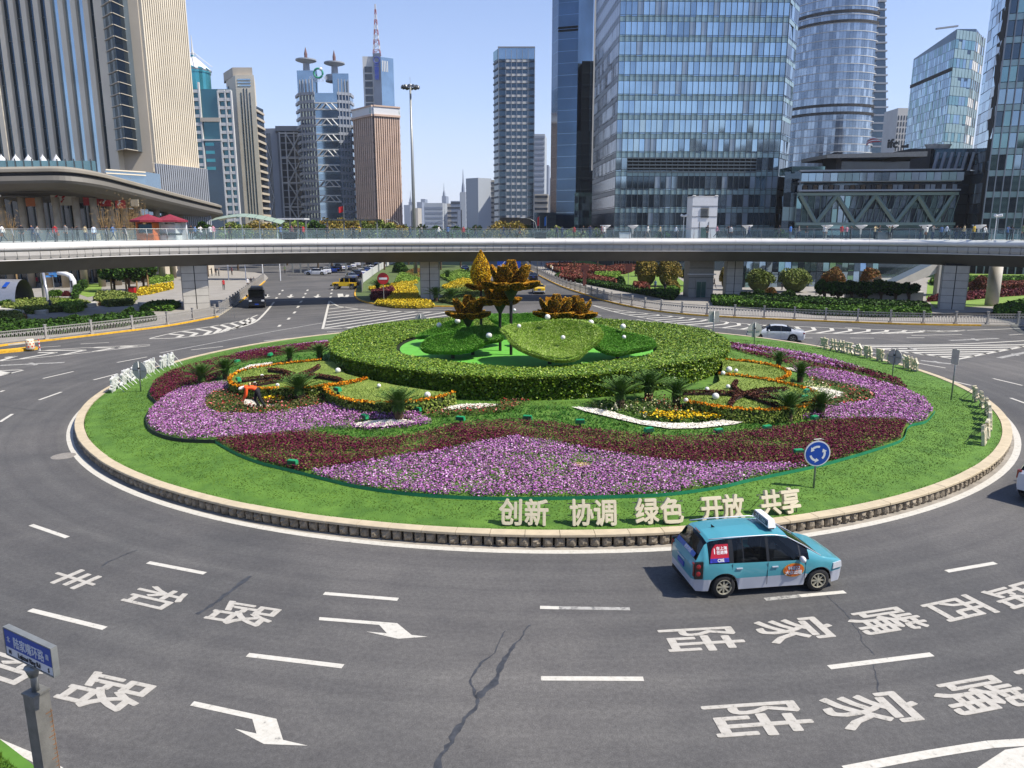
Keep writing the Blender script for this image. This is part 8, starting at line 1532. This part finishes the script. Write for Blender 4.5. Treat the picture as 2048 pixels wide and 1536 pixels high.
# ---- great glass office tower
Y = 185; t = BT('glass_office_tower', 1390, Y, 'great blue green glass office tower with a full grid of panes, centre right'); P = PL(t, [(1183, Y+34), (1228, Y), (1548, Y+1), (1566, Y+9), (1566, Y+40), (1183, Y+44)]); H = 92
top = PL(t, [(1183, Y+34), (1228, Y), (1540, Y+1), (1592, Y+9)]); solid(t, 'core', [P[0]+Vector((.3, .3, 0)), P[1]+Vector((.2, .3, 0)), P[2]+Vector((0, .3, 0)), P[3]+Vector((-.3, 0, 0)), P[4], P[5]], 0, H, mDark)
fz = []; z = ZA(462, Y)
while z < H: fz += [z, z+1.1, z+1.45]; z += 4.32
louv = ZA(345, Y), ZA(312, Y)
def pick(i, j):
    z = fz[j]; k = j % 3
    if k == 0: return gSpan
    if louv[0]-1 < z < louv[1]-1 and 2 <= i < 25: return None if k == 2 else gDk
    if k == 1: return gSpan if random.random() < .6 else gMid
    if z < 27: return rc((gDk, gDk, gMid, gDk, gBlind) if i > 1 else (gSky, gMid))  # lower floors take darker glass: a dark reflection put into the colour
    return random.choices((gSky, gMid, gBlind), (7, 2, 1.2))[0]
grid_wall(t, P[1], P[2], fz, 29, pick, 'pane', .045, .12, .0, .0012); A, B = P[1], P[2]; L = (B-A).length
for i in range(30): o = link('mullion', ubox(mMul, 'mullion'), t); s = L*i/29; o.matrix_basis = place(A, B, s-.05, s+.05, 0, H, .3, .1)
for z in ar(louv[0], louv[1], .8): o = link('louvre', ubox(mMul, 'louvre'), t); o.matrix_basis = place(A, B, L*2/29, L*25/29, z, z+.3, .5, .05)
grid_wall(t, P[2], P[3], fz, 4, lambda i, j: gSpan if j % 3 == 0 else rc((gDk, gSky, gDk, gMid)), 'corner_pane', .05, .12, .0, .002)
gSide = gmat('glass_bronze', (.13, .12, .13), .12, .6); grid_wall(t, P[0], P[1], fz, 12, lambda i, j: gSide if j % 3 else M('bronze_span', (.10, .10, .11), .3, .5), 'side_pane', .06, .12, .0, .001)
# ---- mall podium with zigzag trusses
Y = 172; t = BT('mall_podium', 1750, Y, 'mall podium with zigzag green trusses, terrace and a rooftop sign'); zt = lambda v: ZA(v, Y); P = PL(t, [(1562, Y+2), (1600, Y), (1900, Y-4), (1935, Y), (1935, Y+30), (1562, Y+30)]); solid(t, 'body', P, 0, zt(342), gDk); A, B = PL(t, [(1588, Y-1), (1905, Y-5)]); L = (B-A).length; mTr = M('truss_green', '#73857f', .5, var=.05)
z0, z1 = zt(447), zt(392); grid_wall(t, A, B, [z0, z0+3.2, z1], 26, lambda i, j: rc((gMid, gMid, gDk, gGrn)), 'pane', .05, .1, .0, .001)
for i in range(27): MB().tube([A+(B-A)*(i/26)+Vector((-.9*(i > 8), -.3, z0)), A+(B-A)*(i/26)+Vector((.5*(i > 8), -.3, z1))], .07, 4).build('mullion', mTr, t)
xs_ = [.02, .13, .25, .375, .49, .63, .75, .875, .97]
for i in range(8): a, b = xs_[i], xs_[i+1]; MB().tube([A+(B-A)*a+Vector((0, -.8, z1 if i % 2 == 0 else z0)), A+(B-A)*b+Vector((0, -.8, z0 if i % 2 == 0 else z1))], .45, 4).build('truss_bar', mTr, t)
bands(t, A, B, [z0-.4, z1], .6, mTr, 1.0, .6, 'truss_beam'); bands(t, A, B, [zt(384), zt(366), zt(345)], .35, mGry, 1.6, 1.0, 'floor_edge'); bands(t, A, B, [zt(457), zt(470)], 1.0, gGrn, .2, .4, 'base_glass')
grid_wall(t, A, B, [zt(384), zt(370)], 30, lambda i, j: rc((mWin, mWin, gBlind, M('warm_interior', '#5a4a38', .6, var=.3))), 'shop_window', .1, .1, .0); grid_wall(t, A+Vector((0, -2, 0)), B+Vector((0, -2, 0)), [zt(365), zt(348)], 22, lambda i, j: rc((gBlind, gSpan, gMid)), 'parapet_pane', .05, .1, .0, .001)
C, D = PL(t, [(1562, Y), (1590, Y)]); grid_wall(t, C, D, ar(2, zt(348), 3.1), 2, lambda i, j: rc((gMid, gDk, gSpan)), 'side_pane'); mShd = M('roof_dark', '#3b3a3a', .6, var=.1)
MB().prism([(XA(1635, Y)-t.location.x, -2), (XA(1810, Y)-t.location.x, -6), (XA(1810, Y)-t.location.x, 14), (XA(1625, Y)-t.location.x, 10)], lambda p: zt(318)-.02*0, lambda p: zt(318)+.8+.04*max(0, p[0])).build('flying_roof', M('roof_pale', '#8a8680', .5), t)
for u0, u1, v0, v1, m in ((1662, 1672, 303, 345, mShd), (1806, 1845, 296, 345, mShd), (1845, 1932, 296, 338, gDk), (1575, 1640, 332, 346, gGrn), (1672, 1806, 322, 345, mWin)): C, D = PL(t, [(u0, Y+1), (u1, Y+1)]); solid(t, 'roof_block', [C, D, D+Vector((0, 8, 0)), C+Vector((0, 8, 0))], zt(v1), zt(v0), m)
for k in range(6): C, D = PL(t, [(1853+k*14, Y-.5), (1860+k*14, Y-.5)]); MB().tube([C+Vector((0, 0, zt(343))), D+Vector((0, 0, zt(305)))], .4, 4).build('slanted_fin', mGry, t)
for u in (1847, 1868): MB().lathe([(1e-4, -.2), (1.3, .4), (1.9, 1.3)], PL(t, [(u, Y+3)])[0]+Vector((0, 0, zt(298))), 16, sy=.5, cap=False).build('roof_dish', mWh, t)
sg_ = PL(t, [(1768, Y-4)])[0]; mBl2 = M('letter_black', '#17171a', .5); text_obj('lettering', 'ifc', 2.5, .1, frame((1, 0, 0), (0, 0, 1), (0, -1, 0), sg_+Vector((0, 0, zt(299)))), mBl2, t, bd=.1, bz=.003); text_obj('lettering', 'mall', 1.0, .1, frame((1, 0, 0), (0, 0, 1), (0, -1, 0), sg_+Vector((2.7, 0, zt(299)))), mBl2, t, bd=.05, bz=.003)
for k in range(4): MB().tube([sg_+Vector((-4.4+.3*k+2.2*math.cos(a)*(.6+.1*k), 0, zt(292)+(1.3-.25*k)*math.sin(a))) for a in np.linspace(.4+.2*k, 3.6, 9)], [.05, .12, .16, .18, .18, .16, .12, .08, .03], 5).build('sign_swirl', M('sign_crimson', '#9a2c34', .5) if k % 2 else mSilv, t)
# ---- great twisting tower behind
Y = 470; t = BT('curved_giant_tower', 1675, Y, 'giant pale curved glass tower behind the mall, its top out of view'); c = Vector((0, 30, 0)); zs = ar(0, 240, 4.6); it = []; H = 250; mcur = [gmat('giant_a', (.31, .37, .44), .12, .7), gmat('giant_b', (.19, .24, .30), .12, .7), gmat('giant_c', (.42, .48, .54), .12, .7)]
Rf = lambda z: 31.5-.030*z; MB().lathe([(Rf(0)-.4, 0), (Rf(H)-.4, H)], c, 48).build('core', mWin, t)
na = 46
for j, z in enumerate(zs):
    r0 = Rf(z)
    for i in range(na):
        a0 = PI+PI*i/na; a1 = PI+PI*(i+.94)/na; A = c+Vector((r0*math.cos(a0), r0*math.sin(a0), 0)); B = c+Vector((r0*math.cos(a1), r0*math.sin(a1), 0)); it.append((ubox(mcur[(0 if math.sin(i*1.3+j*.31)+random.gauss(0, .5) > 0 else 1) if random.random() < .85 else 2], 'pane'), place(A, B, 0, (B-A).length, z+.5, z+4.6, .1, 0, .0012), z))
pieces(t, 'pane', it); 
for z in zs[::1]: MB().lathe([(Rf(z)+.5, z), (Rf(z)+.5, z+.35), (Rf(z)-.3, z+.35)], c, 48, cap=False).build('floor_ledge', mWh if z % 2 < 3 else mGry, t)
for v in (212, 228, 22, 42): z = ZA(v, Y); MB().lathe([(Rf(z)+.7, z), (Rf(z)+.7, z+1.6)], c, 48, cap=False).build('belt', mDark, t)
wx = lambda u, z: (u-1024)/FPX*(SI*(CH-z)+CO*(Y+8))-t.location.x
MB().add([(wx(1745, 10), 8, 0), (wx(1779, 10), 8, 0), (wx(1779, 10), 34, 0), (wx(1745, 10), 34, 0), (wx(1745, 185), 8, 185), (wx(1768, 185), 8, 185), (wx(1768, 185), 34, 185), (wx(1745, 185), 34, 185)], [(0, 1, 5, 4), (1, 2, 6, 5), (2, 3, 7, 6), (3, 0, 4, 7), (4, 5, 6, 7)]).build('notch_wing', gDk, t)
for z in ar(4, 184, 4.6): f_ = z/185; x1 = wx(1779-11*f_, z); MB().box(((wx(1745, z)+x1)/2, 8, z), (x1-wx(1745, z)+.8, 1.6, .9)).build('floor_ledge', mGry, t)
# ---- angular glass tower, pale block, right edge tower
Y = 330; t = BT('angular_glass_tower', 1870, Y, 'angular green glass tower with a slanted roof right of the giant tower'); P = PL(t, [(1792, Y+40), (1868, Y), (1905, Y+4), (1925, Y+16), (1925, Y+50), (1792, Y+60)]); zt = lambda v: ZA(v, Y); zA, zB = ZA(118, Y+40), ZA(58, Y)
mb = MB(); zsf = [zA, zB, zB+1, zB-1, zB-1, zA]; mb.add([(p.x, p.y, 0) for p in P]+[(p.x, p.y, z) for p, z in zip(P, zsf)], [(i, (i+1) % 6, 6+(i+1) % 6, 6+i) for i in range(6)]+[(6, 7, 8, 9, 10, 11)]); mb.build('core', gDk, t)
fz = ar(20, zB, 3.7)
for (a, b, nx, pk, zlim) in ((P[0], P[1], 22, (gMid, gGrn, gSky, gMid), (zA, zB)), (P[1], P[2], 6, (gMid, gSpan, gGrn), (zB, zB)), (P[2], P[3], 4, (gSky, gGrn, mWh), (zB, zB))):
    nlv = len(fz)-1; grid_wall(t, a, b, fz, nx, lambda i, j: (rc(pk) if fz[j]+4 < zlim[0]+(zlim[1]-zlim[0])*i/nx else None) if j % 2 or nx > 10 else gSpan, 'pane', .1, .1, .05, .0009, 200)
ribs(t, P[2], P[3], 5, .15, 10, zB, mWh, .3, .2, 'mullion'); MB().box((0, 0, 0), (9, 1, .6)).build('roof_crane', mGry, t, loc=P[1]+Vector((-2, 4, zB+1.6))).rotation_euler = (0, -.12, 0); bands(t, P[0], P[1], [ZA(160, Y+20)], 1.4, mDark, .4, .2, 'louvre_band')
t = BT('pale_block', 1782, 420, 'narrow pale apartment block between the giant and the angular tower'); A, B = PL(t, [(1772, 420), (1794, 420)]); solid(t, 'body', [A, B, B+Vector((0, 15, 0)), A+Vector((0, 15, 0))], 0, ZA(216, 420), mWh); grid_wall(t, A, B, ar(12, ZA(218, 420), 3.2), 4, lambda i, j: mWin, 'window', .45, .1, .05)
Y = 160; t = BT('right_glass_tower', 2000, Y, 'green glass tower cropped by the right edge'); P = PL(t, [(1928, Y+14), (1962, Y), (2190, Y-6), (2190, Y+30), (1928, Y+30)]); H = 88; solid(t, 'core', [P[0]+Vector((.3, .3, 0)), P[1]+Vector((0, .4, 0)), P[2]+Vector((0, .4, 0)), P[3], P[4]], 0, H, mDark); fz = []; z = 3
while z < H: fz += [z, z+1.3]; z += 4.3
grid_wall(t, P[1], P[2], fz, 14, lambda i, j: gSpan if j % 2 == 0 else rc((gGrn, gDk, gGrn, gMid) if fz[j] > 20 else (gDk, gDk, gGrn)), 'pane', .06, .12, 0, .0012); L = (P[2]-P[1]).length
for i in range(15): o = link('mullion', ubox(mGry, 'mullion'), t); s = L*i/14; o.matrix_basis = place(P[1], P[2], s-.07, s+.07, 0, H, .5, .2)
fz2 = ar(2, H, 2.15); grid_wall(t, P[0], P[1], fz2, 5, lambda i, j: rc((gSky, gMid, gBlind, gSky)), 'side_pane', .06, .1, 0, .0012)
# ---- glass lobby and escalator under the footbridge at right
t = BT('glass_lobby', 1600, 124, 'tall glass lobby wall seen under the footbridge at right', 'building'); A, B = PL(t, [(1484, 122), (1765, 126)]); wall(t, 'back_wall', A+Vector((0, 3, 0)), B+Vector((0, 3, 0)), 0, 7, gDk); grid_wall(t, A, B, [0, 2.6, 5.4, 7.4], 22, lambda i, j: rc((gGrn, gMid, gDk)), 'pane', .05, .1, 0, .004); A2, B2 = PL(t, [(1765, 146), (1900, 148)]); wall(t, 'back_wall', A2, B2, 0, 7.5, gDk); wall(t, 'back_wall', *PL(t, [(1290, 170), (1500, 172)]), 0, 8, gDk)
p0 = G(1740, 596); t = thing('escalator_ramp', p0, 'rising glass sided escalator ramp joining the footbridge at right', 'escalator'); q0, q1, q2 = Vector((0, 0, .6)), Vector((13.5, 2, 6.6)), Vector((20, 0, 7.2)); dn = Vector((0, 0, -1.6))
for y in (0, 2.6): o_ = Vector((0, y, 0)); MB().add([q0+o_, q1+o_, q2+o_, q2+o_+dn, q1+o_+dn*1.2, q0+o_+dn*.4], [(0, 5, 4, 1), (1, 4, 3, 2)]).build('side_panel', mTile, t); up = Vector((0, 0, 1.3)); MB().add([q0+o_, q1+o_, q2+o_, q2+o_+up, q1+o_+up, q0+o_+up], [(0, 1, 4, 5), (1, 2, 3, 4)]).build('glass_side', mGl, t)
MB().add([q0, q1, q2, q2+Vector((0, 2.6, 0)), q1+Vector((0, 2.6, 0)), q0+Vector((0, 2.6, 0))], [(0, 1, 4, 5), (1, 2, 3, 4)]).build('steps', mSteel, t); MB().box((10.5, 1.5, 2.3), (1.2, 1.0, 4.6)).build('support', mTile, t)
t = BT('shelter', 1245, 190, 'low white shelter with flat roof beyond the brown topiary trees', 'shelter'); x0, x1 = XA(1240, 190)-t.location.x, XA(1352, 190)-t.location.x; z = 4.6; MB().box(((x0+x1)/2, 0, z), (x1-x0, 6, .4)).build('roof_slab', mWh, t); [MB().box((x0+(x1-x0)*k/4, -2.5, z/2), (.4, .4, z)).build('post', mWh, t) for k in range(5)]; MB().box(((x0+x1)/2, 2, 2.2), (x1-x0, .2, 4.2)).build('glass_wall', gGrn, t)
# ---- distant skyline
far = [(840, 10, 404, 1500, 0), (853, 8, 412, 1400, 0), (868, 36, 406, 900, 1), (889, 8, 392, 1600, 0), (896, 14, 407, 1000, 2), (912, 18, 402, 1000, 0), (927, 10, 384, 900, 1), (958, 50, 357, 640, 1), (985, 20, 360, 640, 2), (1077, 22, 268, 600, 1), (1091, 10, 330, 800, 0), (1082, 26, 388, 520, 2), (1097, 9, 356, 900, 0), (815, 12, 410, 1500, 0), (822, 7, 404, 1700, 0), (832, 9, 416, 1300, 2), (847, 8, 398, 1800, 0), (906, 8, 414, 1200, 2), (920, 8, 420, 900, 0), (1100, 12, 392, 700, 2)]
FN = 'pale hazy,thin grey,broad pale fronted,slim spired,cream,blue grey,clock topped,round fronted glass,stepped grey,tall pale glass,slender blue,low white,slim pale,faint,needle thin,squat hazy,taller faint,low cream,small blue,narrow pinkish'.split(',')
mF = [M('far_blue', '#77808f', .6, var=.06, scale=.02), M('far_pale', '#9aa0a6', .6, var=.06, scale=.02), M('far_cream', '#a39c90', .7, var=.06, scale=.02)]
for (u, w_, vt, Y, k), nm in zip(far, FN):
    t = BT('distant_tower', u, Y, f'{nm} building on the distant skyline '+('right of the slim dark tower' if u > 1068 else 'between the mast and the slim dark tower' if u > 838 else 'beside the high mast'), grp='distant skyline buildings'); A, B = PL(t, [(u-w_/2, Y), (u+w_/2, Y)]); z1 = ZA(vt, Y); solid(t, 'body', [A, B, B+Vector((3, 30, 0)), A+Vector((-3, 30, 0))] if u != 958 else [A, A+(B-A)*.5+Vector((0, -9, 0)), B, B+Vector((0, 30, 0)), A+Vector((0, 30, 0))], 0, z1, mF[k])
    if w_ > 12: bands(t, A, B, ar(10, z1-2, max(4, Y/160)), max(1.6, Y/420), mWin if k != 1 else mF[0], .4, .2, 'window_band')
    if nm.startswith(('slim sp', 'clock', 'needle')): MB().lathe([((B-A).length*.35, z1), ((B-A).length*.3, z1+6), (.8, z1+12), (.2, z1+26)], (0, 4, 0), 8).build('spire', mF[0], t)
# unseen blocks added behind the viewer to darken reflections in the glass fronts
for i, (x, y, w_, h) in enumerate(((-60, -190, 60, 74), (38, -175, 34, 58), (96, -150, 44, 40), (180, -200, 70, 66))):
    t = thing('reflection_block', (x, y, 0), ['tall', 'middling', 'low', 'broad'][i]+' block across the road behind the viewpoint, seen only as a reflection', 'building'); MB().box((0, 0, h/2), (w_, 30, h)).build('body', mConc, t); bands(t, Vector((w_/2, 15, 0)), Vector((-w_/2, 15, 0)), ar(4, h-3, 4), 2.2, mWin, .3, .15, 'window_band')
# ================================================================ HAZE
hb = MB().box((50, 1100, 170), (2600, 2900, 344)); hz_ = hb.build('haze', [], kind='stuff'); hm_ = bpy.data.materials.new('haze_mat'); hm_.use_nodes = True; n_ = hm_.node_tree.nodes; n_.clear()
o_ = n_.new('ShaderNodeOutputMaterial'); v_ = n_.new('ShaderNodeVolumePrincipled'); v_.inputs['Color'].default_value = (.86, .91, 1, 1); v_.inputs['Density'].default_value = .0001; v_.inputs['Anisotropy'].default_value = .1; hm_.node_tree.links.new(v_.outputs[0], o_.inputs['Volume']); hz_.data.materials.append(hm_)
